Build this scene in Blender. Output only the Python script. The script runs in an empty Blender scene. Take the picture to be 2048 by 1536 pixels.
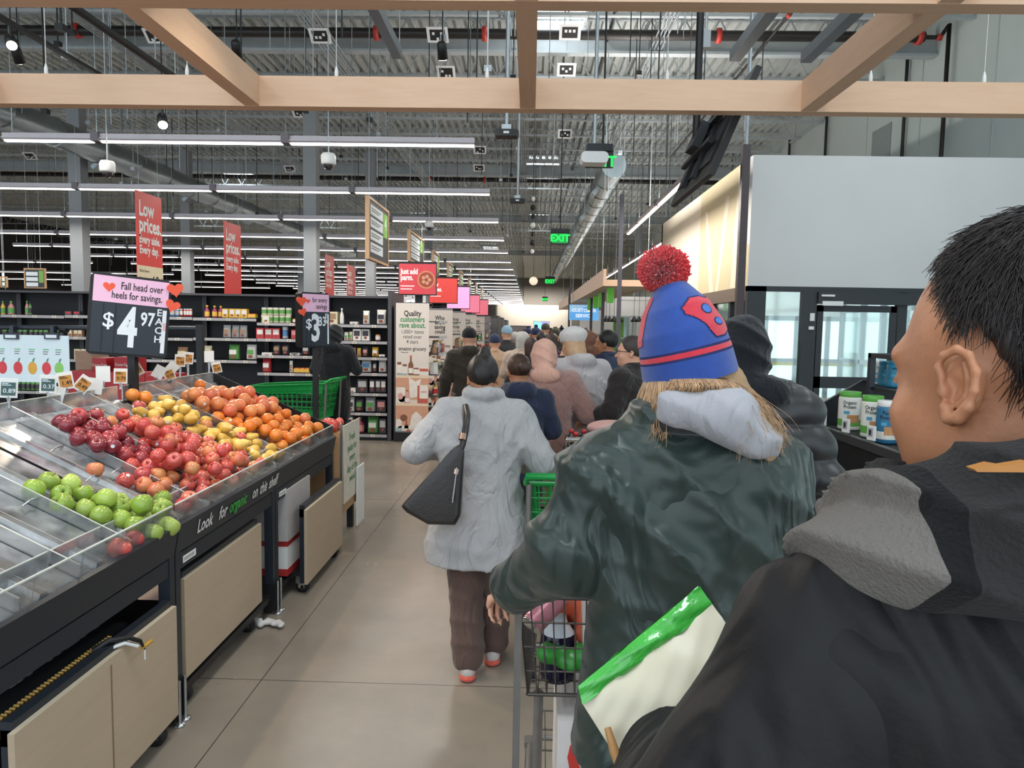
import bpy, math, random
import numpy as np
from mathutils import Vector, Matrix, Euler
random.seed(7); np.random.seed(7)
SC = bpy.context.scene
COL = SC.collection
PI = math.pi
# ------------------------------------------------------------ camera
F = 1450.0; H = 1.75
_rho = math.radians(1.0); _c, _s = math.cos(_rho), math.sin(_rho)
_ux = 37*_c - 118*_s; _uy = -37*_s - 118*_c
_psi = math.atan(_ux/F); _th = math.atan(-_uy/math.hypot(F, _ux))
RM = Matrix.Rotation(_psi, 3, 'Z') @ Matrix.Rotation(PI/2-_th, 3, 'X') @ Matrix.Rotation(_rho, 3, 'Z')
cd = bpy.data.cameras.new('camera'); cam = bpy.data.objects.new('camera', cd); COL.objects.link(cam)
cd.sensor_width = 36; cd.lens = F*36/2048; cd.clip_start = 0.05; cd.clip_end = 400
cam.matrix_world = Matrix.Translation((0, 0, H)) @ RM.to_4x4()
SC.camera = cam
CAMP = Vector((0, 0, H))
def ray(px, py): return RM @ Vector(((px-1024)/F, -(py-768)/F, -1.0))
def atY(px, py, Y): d = ray(px, py); return CAMP + d*(Y/d.y)
def atX(px, py, X): d = ray(px, py); return CAMP + d*(X/d.x)
def atZ(px, py, Z): d = ray(px, py); return CAMP + d*((Z-H)/d.z)
# ------------------------------------------------------------ colour management, world, light
vs = SC.view_settings
SC.display_settings.display_device = 'sRGB'
vs.view_transform = 'Standard'; vs.look = 'None'; vs.gamma = 1.0; vs.use_curve_mapping = False
vs.exposure = 0.12
SC.cycles.max_bounces = 7; SC.cycles.diffuse_bounces = 3; SC.cycles.glossy_bounces = 3
SC.cycles.transmission_bounces = 4; SC.cycles.transparent_max_bounces = 24
SC.cycles.caustics_reflective = False; SC.cycles.caustics_refractive = False
SC.cycles.sample_clamp_indirect = 4.0
SC.cycles.use_denoising = True
world = bpy.data.worlds.new('daylight'); SC.world = world; world.use_nodes = True
_bg = world.node_tree.nodes['Background']
_bg.inputs[0].default_value = (0.80, 0.91, 1.0, 1); _bg.inputs[1].default_value = 2.0

def hexc(h):
    h = h.lstrip('#'); r = [int(h[i:i+2], 16)/255 for i in (0, 2, 4)]
    return tuple(((c/12.92) if c <= 0.04045 else ((c+0.055)/1.055)**2.4) for c in r)
def area_light(name, loc, size, sizey, power, color, rot=(0, 0, 0), parent=None, spread=PI):
    l = bpy.data.lights.new(name, 'AREA'); l.shape = 'RECTANGLE'; l.size = size; l.size_y = sizey
    l.energy = power; l.color = color; l.spread = spread
    o = bpy.data.objects.new(name, l); COL.objects.link(o); o.location = loc; o.rotation_euler = rot
    if parent is not None: setpar(o, parent)
    return o
# ------------------------------------------------------------ materials
MATS = {}
def mat(name, col, rough=0.5, metal=0.0, var=0.12, scale=25.0, bump=0.0, bscale=60.0, em=None, emstr=0.0,
        alpha=None, coat=0.0, stretch=None, island=0.0, sub=0.0, sheen=0.0, spec=0.5, seed=0, wrinkle=0.0, wscale=4.0, wst=(1.6, 1.2, 0.8)):
    if name in MATS: return MATS[name]
    m = bpy.data.materials.new(name); m.use_nodes = True; nt = m.node_tree; N = nt.nodes; L = nt.links
    b = N['Principled BSDF']
    c = hexc(col) if isinstance(col, str) else col
    tc = N.new('ShaderNodeTexCoord'); mp = N.new('ShaderNodeMapping'); L.new(tc.outputs['Object'], mp.inputs[0])
    if stretch: mp.inputs['Scale'].default_value = stretch
    mp.inputs['Location'].default_value = (seed*1.7, seed*0.9, seed*2.3)
    nz = N.new('ShaderNodeTexNoise'); nz.inputs['Scale'].default_value = scale; nz.inputs['Detail'].default_value = 3
    L.new(mp.outputs[0], nz.inputs[0])
    mx = N.new('ShaderNodeMix'); mx.data_type = 'RGBA'
    lo = tuple(max(0, x*(1-var*1.6)) for x in c); hi = tuple(min(1, x*(1+var*1.3)+0.0) for x in c)
    mx.inputs[6].default_value = (*lo, 1); mx.inputs[7].default_value = (*hi, 1)
    fac = nz.outputs['Fac']
    if island:
        gi = N.new('ShaderNodeNewGeometry'); ad = N.new('ShaderNodeMix'); ad.data_type = 'FLOAT'
        ad.inputs[0].default_value = island
        L.new(fac, ad.inputs[2]); L.new(gi.outputs['Random Per Island'], ad.inputs[3]); fac = ad.outputs[0]
    L.new(fac, mx.inputs[0]); L.new(mx.outputs[2], b.inputs['Base Color'])
    b.inputs['Roughness'].default_value = rough; b.inputs['Metallic'].default_value = metal
    b.inputs['Specular IOR Level'].default_value = spec
    if coat: b.inputs['Coat Weight'].default_value = coat; b.inputs['Coat Roughness'].default_value = 0.1
    if sub: b.inputs['Subsurface Weight'].default_value = sub; b.inputs['Subsurface Radius'].default_value = (0.02, 0.008, 0.004); b.inputs['Subsurface Scale'].default_value = 0.5
    if sheen: b.inputs['Sheen Weight'].default_value = sheen; b.inputs['Sheen Roughness'].default_value = 0.5
    if bump:
        n2 = N.new('ShaderNodeTexNoise'); n2.inputs['Scale'].default_value = bscale; n2.inputs['Detail'].default_value = 4
        L.new(mp.outputs[0], n2.inputs[0]); bp = N.new('ShaderNodeBump'); bp.inputs['Strength'].default_value = bump
        bp.inputs['Distance'].default_value = 0.01; L.new(n2.outputs['Fac'], bp.inputs['Height']); L.new(bp.outputs[0], b.inputs['Normal'])
    if wrinkle:
        n3 = N.new('ShaderNodeTexNoise'); n3.inputs['Scale'].default_value = wscale; n3.inputs['Detail'].default_value = 3; n3.inputs['Distortion'].default_value = 1.4; n3.inputs['Roughness'].default_value = 0.45
        mp3 = N.new('ShaderNodeMapping'); mp3.inputs['Scale'].default_value = wst; mp3.inputs['Rotation'].default_value = (0.3, 0.5, 0.2); L.new(tc.outputs['Object'], mp3.inputs[0]); L.new(mp3.outputs[0], n3.inputs[0])
        rg_ = N.new('ShaderNodeMath'); rg_.operation = 'PINGPONG'; rg_.inputs[1].default_value = 0.12; L.new(n3.outputs['Fac'], rg_.inputs[0])
        b3 = N.new('ShaderNodeBump'); b3.inputs['Strength'].default_value = 1.0; b3.inputs['Distance'].default_value = wrinkle; L.new(rg_.outputs[0], b3.inputs['Height'])
        if bump: L.new(b3.outputs[0], bp.inputs['Normal'])
        else: L.new(b3.outputs[0], b.inputs['Normal'])
    if em is not None:
        b.inputs['Emission Color'].default_value = (*(hexc(em) if isinstance(em, str) else em), 1); b.inputs['Emission Strength'].default_value = emstr
    if alpha is not None: b.inputs['Alpha'].default_value = alpha
    MATS[name] = m; return m
def clear_mat(name, tint, gloss=0.18, haze=0.0, rough=0.05, hazecol=(0.7, 0.72, 0.75)):
    """clear acrylic / glass sheet: see-through with a surface reflection and a little scratched haze"""
    if name in MATS: return MATS[name]
    m = bpy.data.materials.new(name); m.use_nodes = True; nt = m.node_tree; N = nt.nodes; L = nt.links
    for n in list(N): N.remove(n)
    out = N.new('ShaderNodeOutputMaterial'); tr = N.new('ShaderNodeBsdfTransparent'); tr.inputs[0].default_value = (*tint, 1)
    gl = N.new('ShaderNodeBsdfGlossy'); gl.inputs['Roughness'].default_value = rough; gl.inputs[0].default_value = (1, 1, 1, 1)
    fr = N.new('ShaderNodeLayerWeight'); fr.inputs[0].default_value = 0.35
    mr = N.new('ShaderNodeMath'); mr.operation = 'MULTIPLY_ADD'; mr.inputs[1].default_value = gloss*2.2; mr.inputs[2].default_value = gloss*0.35; mr.use_clamp = True
    L.new(fr.outputs['Fresnel'], mr.inputs[0])
    df = N.new('ShaderNodeBsdfDiffuse'); df.inputs[0].default_value = (*hazecol, 1)
    tc = N.new('ShaderNodeTexCoord'); nz = N.new('ShaderNodeTexNoise'); nz.inputs['Scale'].default_value = 9; nz.inputs['Detail'].default_value = 8
    L.new(tc.outputs['Object'], nz.inputs[0]); cr = N.new('ShaderNodeMapRange'); cr.inputs[1].default_value = 0.35; cr.inputs[2].default_value = 0.75
    cr.inputs[3].default_value = haze*0.3; cr.inputs[4].default_value = haze*1.7; L.new(nz.outputs['Fac'], cr.inputs[0])
    m1 = N.new('ShaderNodeMixShader'); L.new(cr.outputs[0], m1.inputs[0]); L.new(tr.outputs[0], m1.inputs[1]); L.new(df.outputs[0], m1.inputs[2])
    m2 = N.new('ShaderNodeMixShader'); L.new(mr.outputs[0], m2.inputs[0]); L.new(m1.outputs[0], m2.inputs[1]); L.new(gl.outputs[0], m2.inputs[2])
    L.new(m2.outputs[0], out.inputs[0]); MATS[name] = m; return m
def wood_mat(name, c1, c2, axis='X', rough=0.5):
    if name in MATS: return MATS[name]
    m = mat(name, c1, rough, var=0.1); nt = m.node_tree; N = nt.nodes; L = nt.links
    mp = [n for n in N if n.type == 'MAPPING'][0]
    s = {'X': (1, 9, 9), 'Y': (9, 1, 9), 'Z': (9, 9, 1)}[axis]; mp.inputs['Scale'].default_value = s
    nz = [n for n in N if n.type == 'TEX_NOISE'][0]; nz.inputs['Scale'].default_value = 3.2; nz.inputs['Detail'].default_value = 6; nz.inputs['Distortion'].default_value = 0.6
    mx = [n for n in N if n.type == 'MIX'][0]; mx.inputs[6].default_value = (*hexc(c1), 1); mx.inputs[7].default_value = (*hexc(c2), 1)
    return m
# ------------------------------------------------------------ objects, parts
WL = {}
def setpar(o, parent):
    o.parent = parent
def wloc(o):
    v = Vector(o.location); p = o.parent
    while p is not None: v += Vector(p.location); p = p.parent
    return v
def tag(o, label=None, cat=None, group=None, kind=None):
    if label: o['label'] = label
    if cat: o['category'] = cat
    if group: o['group'] = group
    if kind: o['kind'] = kind
    return o
def thing(name, label, cat, loc=(0, 0, 0), group=None, rz=0.0):
    o = bpy.data.objects.new(name, None); COL.objects.link(o); o.location = loc; o.rotation_euler = (0, 0, rz)
    o.empty_display_size = 0.1
    return tag(o, label, cat, group)
def copy_tree(o, parent=None):
    c = o.copy(); COL.objects.link(c)
    if parent is not None: c.parent = parent
    for ch in [x for x in CH.get(o.name, [])]: copy_reg(copy_tree(ch, c), c)
    return c
CH = {}
def copy_reg(o, parent): CH.setdefault(parent.name, []).append(o)
_txt = {}
def text_mesh(s, bold=0.0, align='CENTER', space=1.0):
    k = (s, bold, align, space)
    if k in _txt: return _txt[k]
    cu = bpy.data.curves.new('t', 'FONT'); cu.body = s; cu.size = 1.0; cu.align_x = align; cu.align_y = 'CENTER'
    cu.offset = bold; cu.resolution_u = 2; cu.space_character = space; cu.space_line = 0.95
    ob = bpy.data.objects.new('t', cu); COL.objects.link(ob)
    dg = bpy.context.evaluated_depsgraph_get(); dg.update(); ev = ob.evaluated_get(dg); me = ev.to_mesh()
    V = [tuple(v.co) for v in me.vertices]; P = [tuple(p.vertices) for p in me.polygons]
    ev.to_mesh_clear(); bpy.data.objects.remove(ob); bpy.data.curves.remove(cu)
    _txt[k] = (V, P); return V, P
def basis(origin, right, up):
    r = Vector(right).normalized(); u = Vector(up); n = r.cross(u).normalized(); u = n.cross(r).normalized()
    M = Matrix((( r.x, u.x, n.x, origin[0]), (r.y, u.y, n.y, origin[1]), (r.z, u.z, n.z, origin[2]), (0, 0, 0, 1)))
    return M
class MB:
    def __init__(s): s.v = []; s.f = []; s.m = []; s.M = None; s.sm = []
    def _a(s, vs, fs, m=0, smooth=False):
        b = len(s.v)
        if s.M is not None: vs = [tuple(s.M @ Vector(v)) for v in vs]
        s.v += [tuple(v) for v in vs]; s.f += [tuple(i+b for i in f) for f in fs]; s.m += [m]*len(fs); s.sm += [smooth]*len(fs)
        return s
    def bx(s, x0, x1, y0, y1, z0, z1, m=0):
        return s._a([(x0, y0, z0), (x1, y0, z0), (x1, y1, z0), (x0, y1, z0), (x0, y0, z1), (x1, y0, z1), (x1, y1, z1), (x0, y1, z1)],
                    [(0, 3, 2, 1), (4, 5, 6, 7), (0, 1, 5, 4), (1, 2, 6, 5), (2, 3, 7, 6), (3, 0, 4, 7)], m)
    def box(s, c, d, m=0, rot=None):
        x, y, z = d[0]/2, d[1]/2, d[2]/2
        vs = [Vector(q) for q in ((-x, -y, -z), (x, -y, -z), (x, y, -z), (-x, y, -z), (-x, -y, z), (x, -y, z), (x, y, z), (-x, y, z))]
        if rot is not None:
            R = Euler(rot).to_matrix(); vs = [R @ v for v in vs]
        c = Vector(c); vs = [v+c for v in vs]
        return s._a(vs, [(0, 3, 2, 1), (4, 5, 6, 7), (0, 1, 5, 4), (1, 2, 6, 5), (2, 3, 7, 6), (3, 0, 4, 7)], m)
    def rbox(s, c, d, r, m=0, rot=None, n=3):
        """box with rounded vertical-plane corners (in local XZ), thickness along Y"""
        x, z = d[0]/2-r, d[2]/2-r; pts = []
        for (sx, sz, a0) in ((1, 1, 0), (-1, 1, 90), (-1, -1, 180), (1, -1, 270)):
            for k in range(n+1):
                a = math.radians(a0+90*k/n); pts.append((sx*x+r*math.cos(a), sz*z+r*math.sin(a)))
        R = Euler(rot).to_matrix() if rot is not None else Matrix.Identity(3); c = Vector(c)
        return s.prism([tuple(p) for p in pts], lambda u, w, t: tuple(R @ Vector((u, t*d[1]-d[1]/2, w)) + c), m)
    def prism(s, poly, fn, m=0):
        n = len(poly); vs = [fn(u, w, 0) for u, w in poly] + [fn(u, w, 1) for u, w in poly]
        fs = [tuple(range(n)), tuple(range(2*n-1, n-1, -1))] + [(i, i+n, (i+1) % n+n, (i+1) % n) for i in range(n)]
        return s._a(vs, fs, m)
    def tube(s, pts, r, n=6, m=0, smooth=True, cap=True):
        pts = [Vector(p) for p in pts]; k = len(pts); vs = []; fs = []
        rr = r if isinstance(r, (list, tuple)) else [r]*k
        up = None
        for i, p in enumerate(pts):
            t = (pts[min(i+1, k-1)]-pts[max(i-1, 0)]); t = t.normalized() if t.length > 1e-9 else Vector((0, 0, 1))
            if up is None:
                up = Vector((0, 0, 1)) if abs(t.z) < 0.9 else Vector((1, 0, 0))
            a = t.cross(up); a = a.normalized() if a.length > 1e-6 else Vector((1, 0, 0)); b = a.cross(t); up = b
            for j in range(n):
                th = 2*PI*(j+0.5)/n; vs.append(p + a*(math.cos(th)*rr[i]) + b*(math.sin(th)*rr[i]))
        for i in range(k-1):
            for j in range(n):
                q = (j+1) % n; fs.append((i*n+j, (i+1)*n+j, (i+1)*n+q, i*n+q))
        s._a(vs, fs, m, smooth)
        if cap:
            s._a(vs[:n], [tuple(range(n))], m); s._a(vs[-n:], [tuple(range(n-1, -1, -1))], m)
        return s
    def lathe(s, prof, n=16, m=0, o=(0, 0, 0), mfn=None, smooth=True, M=None):
        vs = []; fs = []; k = len(prof); o = Vector(o)
        for r, z in prof:
            for j in range(n):
                a = 2*PI*j/n; v = Vector((r*math.cos(a), r*math.sin(a), z)); vs.append((M @ v if M is not None else v) + o)
        b = len(s.v)
        if s.M is not None: vs = [s.M @ v for v in vs]
        s.v += [tuple(v) for v in vs]
        for i in range(k-1):
            mm = mfn(i) if mfn else m
            for j in range(n):
                q = (j+1) % n; s.f.append((b+i*n+j, b+i*n+q, b+(i+1)*n+q, b+(i+1)*n+j)); s.m.append(mm); s.sm.append(smooth)
        s.f.append(tuple(b+j for j in range(n-1, -1, -1))); s.m.append(mfn(0) if mfn else m); s.sm.append(False)
        s.f.append(tuple(b+(k-1)*n+j for j in range(n))); s.m.append(mfn(k-2) if mfn else m); s.sm.append(False)
        return s
    def ball(s, c, r, n=12, m=0, M=None):
        r = r if isinstance(r, (tuple, list)) else (r, r, r); k = n//2
        vs = []; fs = []; c = Vector(c)
        for i in range(k+1):
            th = PI*i/k
            for j in range(n):
                a = 2*PI*j/n; v = Vector((r[0]*math.sin(th)*math.cos(a), r[1]*math.sin(th)*math.sin(a), r[2]*math.cos(th)))
                vs.append((M @ v if M is not None else v)+c)
        for i in range(k):
            for j in range(n):
                q = (j+1) % n; fs.append((i*n+j, (i+1)*n+j, (i+1)*n+q, i*n+q))
        return s._a(vs, fs, m, True)
    def quad(s, a, b, c, d, m=0): return s._a([a, b, c, d], [(0, 1, 2, 3)], m)
    def poly(s, pts, m=0): return s._a(pts, [tuple(range(len(pts)))], m)
    def flat(s, M, pts, m=0, dz=0.001):
        """polygon in the plane of M, as a thin slab"""
        n = len(pts)
        return s._a([tuple(M @ Vector((x, y, dz))) for x, y in pts] + [tuple(M @ Vector((x, y, 0))) for x, y in pts],
                    [tuple(range(n))] + [(i, i+n, (i+1) % n+n, (i+1) % n) for i in range(n)], m)
    def disc(s, M, cx, cy, rx, ry=None, m=0, dz=0.001, n=16):
        ry = ry or rx
        return s.flat(M, [(cx+rx*math.cos(2*PI*i/n), cy+ry*math.sin(2*PI*i/n)) for i in range(n)], m, dz)
    def rect(s, M, x0, x1, y0, y1, m=0, dz=0.001): return s.flat(M, [(x0, y0), (x1, y0), (x1, y1), (x0, y1)], m, dz)
    def text(s, t, M, x, y, size, m=0, bold=0.0, align='CENTER', dz=0.0015, sx=1.0, rot=0.0, space=1.0):
        V, P = text_mesh(t, bold, align, space)
        c, q = math.cos(rot), math.sin(rot)
        return s._a([tuple(M @ Vector((x+size*(v[0]*sx*c-v[1]*q), y+size*(v[0]*sx*q+v[1]*c), dz))) for v in V], P, m)
    def build(s, name, mats, parent=None, local=False, label=None):
        me = bpy.data.meshes.new(name)
        off = Vector((0, 0, 0))
        if parent is not None and not local: off = wloc(parent)
        vs = s.v if off.length == 0 else [(v[0]-off.x, v[1]-off.y, v[2]-off.z) for v in s.v]
        me.from_pydata(vs, [], s.f)
        ms = mats if isinstance(mats, (list, tuple)) else [mats]
        for m in ms: me.materials.append(m)
        me.polygons.foreach_set('material_index', s.m); me.polygons.foreach_set('use_smooth', s.sm); me.update()
        o = bpy.data.objects.new(name, me); COL.objects.link(o)
        if parent is not None: o.parent = parent; CH.setdefault(parent.name, []).append(o)
        if label: o['label'] = label
        return o
def solo(mb, name, mats, label, cat, loc, group=None, kind=None):
    """one-mesh thing authored in world coordinates, origin moved to loc"""
    l = Vector(loc); mb.v = [(v[0]-l.x, v[1]-l.y, v[2]-l.z) for v in mb.v]
    o = mb.build(name, mats); o.location = l; return tag(o, label, cat, group, kind)
def struct(mb, name, mats, parent=None):
    o = mb.build(name, mats, parent)
    if parent is None: o['kind'] = 'structure'
    return o
def np_mesh(name, V, Fq, mats, mi=None, smooth=True, parent=None, off=(0, 0, 0)):
    me = bpy.data.meshes.new(name); V = np.asarray(V, np.float32) - np.array(off, np.float32); Fq = np.asarray(Fq, np.int32)
    k = Fq.shape[1]; n = len(Fq)
    me.vertices.add(len(V)); me.vertices.foreach_set('co', V.ravel())
    me.loops.add(n*k); me.loops.foreach_set('vertex_index', Fq.ravel())
    me.polygons.add(n); me.polygons.foreach_set('loop_start', np.arange(n, dtype=np.int32)*k)
    ms = mats if isinstance(mats, (list, tuple)) else [mats]
    for m in ms: me.materials.append(m)
    if mi is not None: me.polygons.foreach_set('material_index', np.asarray(mi, np.int32))
    me.update(calc_edges=True); me.validate()
    me.polygons.foreach_set('use_smooth', [bool(smooth)]*len(me.polygons))
    o = bpy.data.objects.new(name, me); COL.objects.link(o)
    if parent is not None: o.parent = parent; CH.setdefault(parent.name, []).append(o)
    return o
# ------------------------------------------------------------ blended-volume modelling (for bodies and cloth)
def smin(a, b, k):
    h = np.maximum(k-np.abs(a-b), 0)/k
    return np.minimum(a, b)-h*h*k*0.25
class SDF:
    def __init__(s, lo, hi, res):
        s.lo = np.array(lo, np.float32); s.res = res
        s.ax = [np.arange(lo[i], hi[i]+res, res, dtype=np.float32) for i in range(3)]
        s.v = np.full([len(a) for a in s.ax], 0.25, np.float32)
    def _sub(s, lo, hi):
        sl = []; cs = []
        for i in range(3):
            a = int(max(0, math.floor((lo[i]-s.lo[i])/s.res))); b = int(min(len(s.ax[i]), math.ceil((hi[i]-s.lo[i])/s.res)+1))
            if b <= a: return None, None
            sl.append(slice(a, b)); sh = [1, 1, 1]; sh[i] = -1; cs.append(s.ax[i][a:b].reshape(sh))
        return tuple(sl), cs
    def _put(s, sl, d, k, cut=False):
        v = s.v[sl]
        s.v[sl] = -smin(-v, d, k) if cut else smin(v, d, k)
    def cap(s, a, b, ra, rb=None, k=0.03, cut=False, flat=None):
        rb = ra if rb is None else rb; a = np.array(a, np.float32); b = np.array(b, np.float32); m = max(ra, rb)*(1.0 if flat is None else 1.6)+k+2*s.res
        sl, c = s._sub(np.minimum(a, b)-m, np.maximum(a, b)+m)
        if sl is None: return s
        ab = b-a; L = float(ab@ab)+1e-9
        px, py, pz = c[0]-a[0], c[1]-a[1], c[2]-a[2]
        t = np.clip((px*ab[0]+py*ab[1]+pz*ab[2])/L, 0, 1)
        dx, dy, dz = px-t*ab[0], py-t*ab[1], pz-t*ab[2]
        if flat is not None: dx = dx/flat[0]; dy = dy/flat[1]; dz = dz/flat[2]
        d = np.sqrt(dx*dx+dy*dy+dz*dz)-(ra+(rb-ra)*t)
        s._put(sl, d.astype(np.float32), k, cut); return s
    def ell(s, c0, r, k=0.03, R=None, cut=False):
        c0 = np.array(c0, np.float32); m = max(r)+k+2*s.res
        sl, c = s._sub(c0-m, c0+m)
        if sl is None: return s
        x, y, z = c[0]-c0[0], c[1]-c0[1], c[2]-c0[2]
        if R is not None:
            R = np.array(R, np.float32)
            x, y, z = (R[0, 0]*x+R[1, 0]*y+R[2, 0]*z, R[0, 1]*x+R[1, 1]*y+R[2, 1]*z, R[0, 2]*x+R[1, 2]*y+R[2, 2]*z)
        k0 = np.sqrt((x/r[0])**2+(y/r[1])**2+(z/r[2])**2)+1e-6
        k1 = np.sqrt((x/r[0]**2)**2+(y/r[1]**2)**2+(z/r[2]**2)**2)+1e-6
        s._put(sl, (k0*(k0-1)/k1).astype(np.float32), k, cut); return s
    def loft(s, keys, k=0.03, cut=False, p=2.0):
        K = np.array(keys, np.float32); m = k+2*s.res
        lo = (min(K[:, 1]-K[:, 3])-m, min(K[:, 2]-K[:, 4])-m, K[0, 0]-m); hi = (max(K[:, 1]+K[:, 3])+m, max(K[:, 2]+K[:, 4])+m, K[-1, 0]+m)
        sl, c = s._sub(lo, hi)
        if sl is None: return s
        z = c[2]; f = lambda i: np.interp(z.ravel(), K[:, 0], K[:, i]).reshape(z.shape).astype(np.float32)
        cx, cy, rx, ry = f(1), f(2), f(3), f(4)
        x = (c[0]-cx); y = (c[1]-cy)
        q = (np.abs(x/rx)**p+np.abs(y/ry)**p)**(1/p)+1e-6
        d = (q-1)*np.minimum(rx, ry)
        d = np.maximum(d, np.maximum(K[0, 0]-z, z-K[-1, 0]))
        s._put(sl, d.astype(np.float32), k, cut); return s
    def planecut(s, p, n, k=0.01):
        n = np.array(n, np.float32); n /= np.linalg.norm(n); X = s.ax[0][:, None, None]; Y = s.ax[1][None, :, None]; Z = s.ax[2][None, None, :]
        d = (X-p[0])*n[0]+(Y-p[1])*n[1]+(Z-p[2])*n[2]
        s.v = -smin(-s.v, -d.astype(np.float32), k); return s
    def disp(s, fn):
        X = s.ax[0][:, None, None]; Y = s.ax[1][None, :, None]; Z = s.ax[2][None, None, :]
        s.v = s.v + fn(X, Y, Z).astype(np.float32); return s
    def mesh(s):
        v = s.v.copy()
        v[0] = 1; v[-1] = 1; v[:, 0] = 1; v[:, -1] = 1; v[:, :, 0] = 1; v[:, :, -1] = 1
        ins = v < 0; nx, ny, nz = v.shape
        cnt = np.zeros((nx-1, ny-1, nz-1), np.int8)
        for i in (0, 1):
            for j in (0, 1):
                for k in (0, 1): cnt += ins[i:nx-1+i, j:ny-1+j, k:nz-1+k]
        act = (cnt > 0) & (cnt < 8); idx = np.argwhere(act); n = len(idx)
        ID = np.full(act.shape, -1, np.int32); ID[act] = np.arange(n)
        P = np.zeros((n, 3), np.float32); W = np.zeros(n, np.float32)
        crn = [(i, j, k) for i in (0, 1) for j in (0, 1) for k in (0, 1)]
        cv = {c: v[idx[:, 0]+c[0], idx[:, 1]+c[1], idx[:, 2]+c[2]] for c in crn}
        for a in crn:
            for d in range(3):
                if a[d] == 0:
                    b = list(a); b[d] = 1; b = tuple(b); va, vb = cv[a], cv[b]
                    m = (va < 0) != (vb < 0); t = np.where(m, va/np.where(m, va-vb, 1), 0)
                    for q in range(3):
                        P[:, q] += np.where(m, a[q]+(t if q == d else 0), 0)
                    W += m
        P = (P/W[:, None]+idx)*s.res+s.lo
        Q = []
        for d in range(3):
            sa = [slice(None)]*3; sb = [slice(None)]*3; sa[d] = slice(0, -1); sb[d] = slice(1, None)
            A = ins[tuple(sa)]; B = ins[tuple(sb)]; e = np.argwhere(A != B)
            o1, o2 = (d+1) % 3, (d+2) % 3
            sh = np.array(act.shape)
            ok = (e[:, o1] > 0) & (e[:, o2] > 0) & (e[:, o1] < sh[o1]) & (e[:, o2] < sh[o2]); e = e[ok]
            fl = A[e[:, 0], e[:, 1], e[:, 2]]
            u = np.zeros(3, int); u[o1] = 1; w = np.zeros(3, int); w[o2] = 1
            g = lambda q: ID[q[:, 0], q[:, 1], q[:, 2]]
            q4 = np.stack([g(e-u-w), g(e-w), g(e), g(e-u)], 1)
            q4[~fl] = q4[~fl][:, ::-1]; Q.append(q4)
        return P, np.concatenate(Q)
    def obj(s, name, m, parent=None, smooth=1):
        P, Q = s.mesh()
        for _ in range(smooth):   # light relax
            A = np.zeros_like(P); c = np.zeros(len(P), np.float32)
            for i in range(4):
                np.add.at(A, Q[:, i], P[Q[:, (i+1) % 4]]); np.add.at(c, Q[:, i], 1)
                np.add.at(A, Q[:, i], P[Q[:, (i+3) % 4]]); np.add.at(c, Q[:, i], 1)
            P = P*0.5+0.5*A/np.maximum(c, 1)[:, None]
        return np_mesh(name, P, Q, m, parent=parent)
def wob(seed, f, amp, dirv=(1, 0, 0), warp=0.8):
    """soft cloth folds: a warped wave"""
    r = np.random.RandomState(seed); ph = r.rand(6)*6.28; d = np.array(dirv, float); d /= np.linalg.norm(d)
    def fn(X, Y, Z):
        u = (d[0]*X+d[1]*Y+d[2]*Z)*f
        w = warp*(np.sin(X*f*0.31+ph[0]+1.7*np.sin(Z*f*0.17+ph[4]))+np.sin(Z*f*0.27+ph[1])+np.sin(Y*f*0.35+ph[2]))
        m = 0.5+0.5*np.sin(X*f*0.13+Z*f*0.19+ph[3])*np.sin(Y*f*0.2+Z*f*0.11+ph[5])
        return -amp*(0.3+m)*(1-np.abs(np.sin(u+w)))**1.6
    return fn
# ============================================================ the building
ZC = 8.2; XR = 8.0; XL = -34.0; YB = -4.0; YF = 100.0
M_deck = mat('galvanised_deck', '#c4c9c6', 0.55, 0.15, var=0.14, scale=3)
M_joist = mat('joist_paint', '#b0b7b9', 0.5, 0.15, var=0.1, scale=4)
M_dark = mat('dark_steel', '#2a2d31', 0.55, 0.2, var=0.1)
M_black = mat('black_paint', '#121315', 0.5, var=0.15)
M_pipe = mat('black_iron_pipe', '#2b2724', 0.45, 0.3)
M_redp = mat('red_coupling', '#b5362c', 0.45)
M_galv = mat('galvanised_duct', '#9eaaad', 0.30, 0.9, var=0.12, scale=6)
M_white = mat('white_plastic', '#e8e8e6', 0.45, var=0.03)
M_chrome = mat('chrome', '#c9ccce', 0.22, 0.9, var=0.05)
M_lens = mat('light_lens', '#ffffff', 0.4, em=(1.0, 0.93, 0.86), emstr=7.0)
M_house = mat('light_housing', '#c3bcc0', 0.45, 0.1, var=0.05)
# polished concrete
mf = mat('polished_concrete', '#8d8780', 0.22, var=0.16, scale=1.1, bump=0.02, bscale=30); nt = mf.node_tree; N = nt.nodes; L = nt.links
pb = N['Principled BSDF']; nz = [n for n in N if n.type == 'TEX_NOISE'][0]; nz.inputs['Detail'].default_value = 9; nz.inputs['Roughness'].default_value = 0.62
mx = [n for n in N if n.type == 'MIX'][0]; mx.inputs[6].default_value = (*hexc('#716b64'), 1); mx.inputs[7].default_value = (*hexc('#ab9d8c'), 1)
sx = N.new('ShaderNodeSeparateXYZ'); L.new([n for n in N if n.type == 'TEX_COORD'][0].outputs['Object'], sx.inputs[0])
def _joint(sock, off, per):
    a = N.new('ShaderNodeMath'); a.operation = 'ADD'; a.inputs[1].default_value = off; L.new(sock, a.inputs[0])
    b = N.new('ShaderNodeMath'); b.operation = 'PINGPONG'; b.inputs[1].default_value = per/2; L.new(a.outputs[0], b.inputs[0])
    c = N.new('ShaderNodeMath'); c.operation = 'LESS_THAN'; c.inputs[1].default_value = 0.0028; L.new(b.outputs[0], c.inputs[0]); return c.outputs[0]
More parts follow.
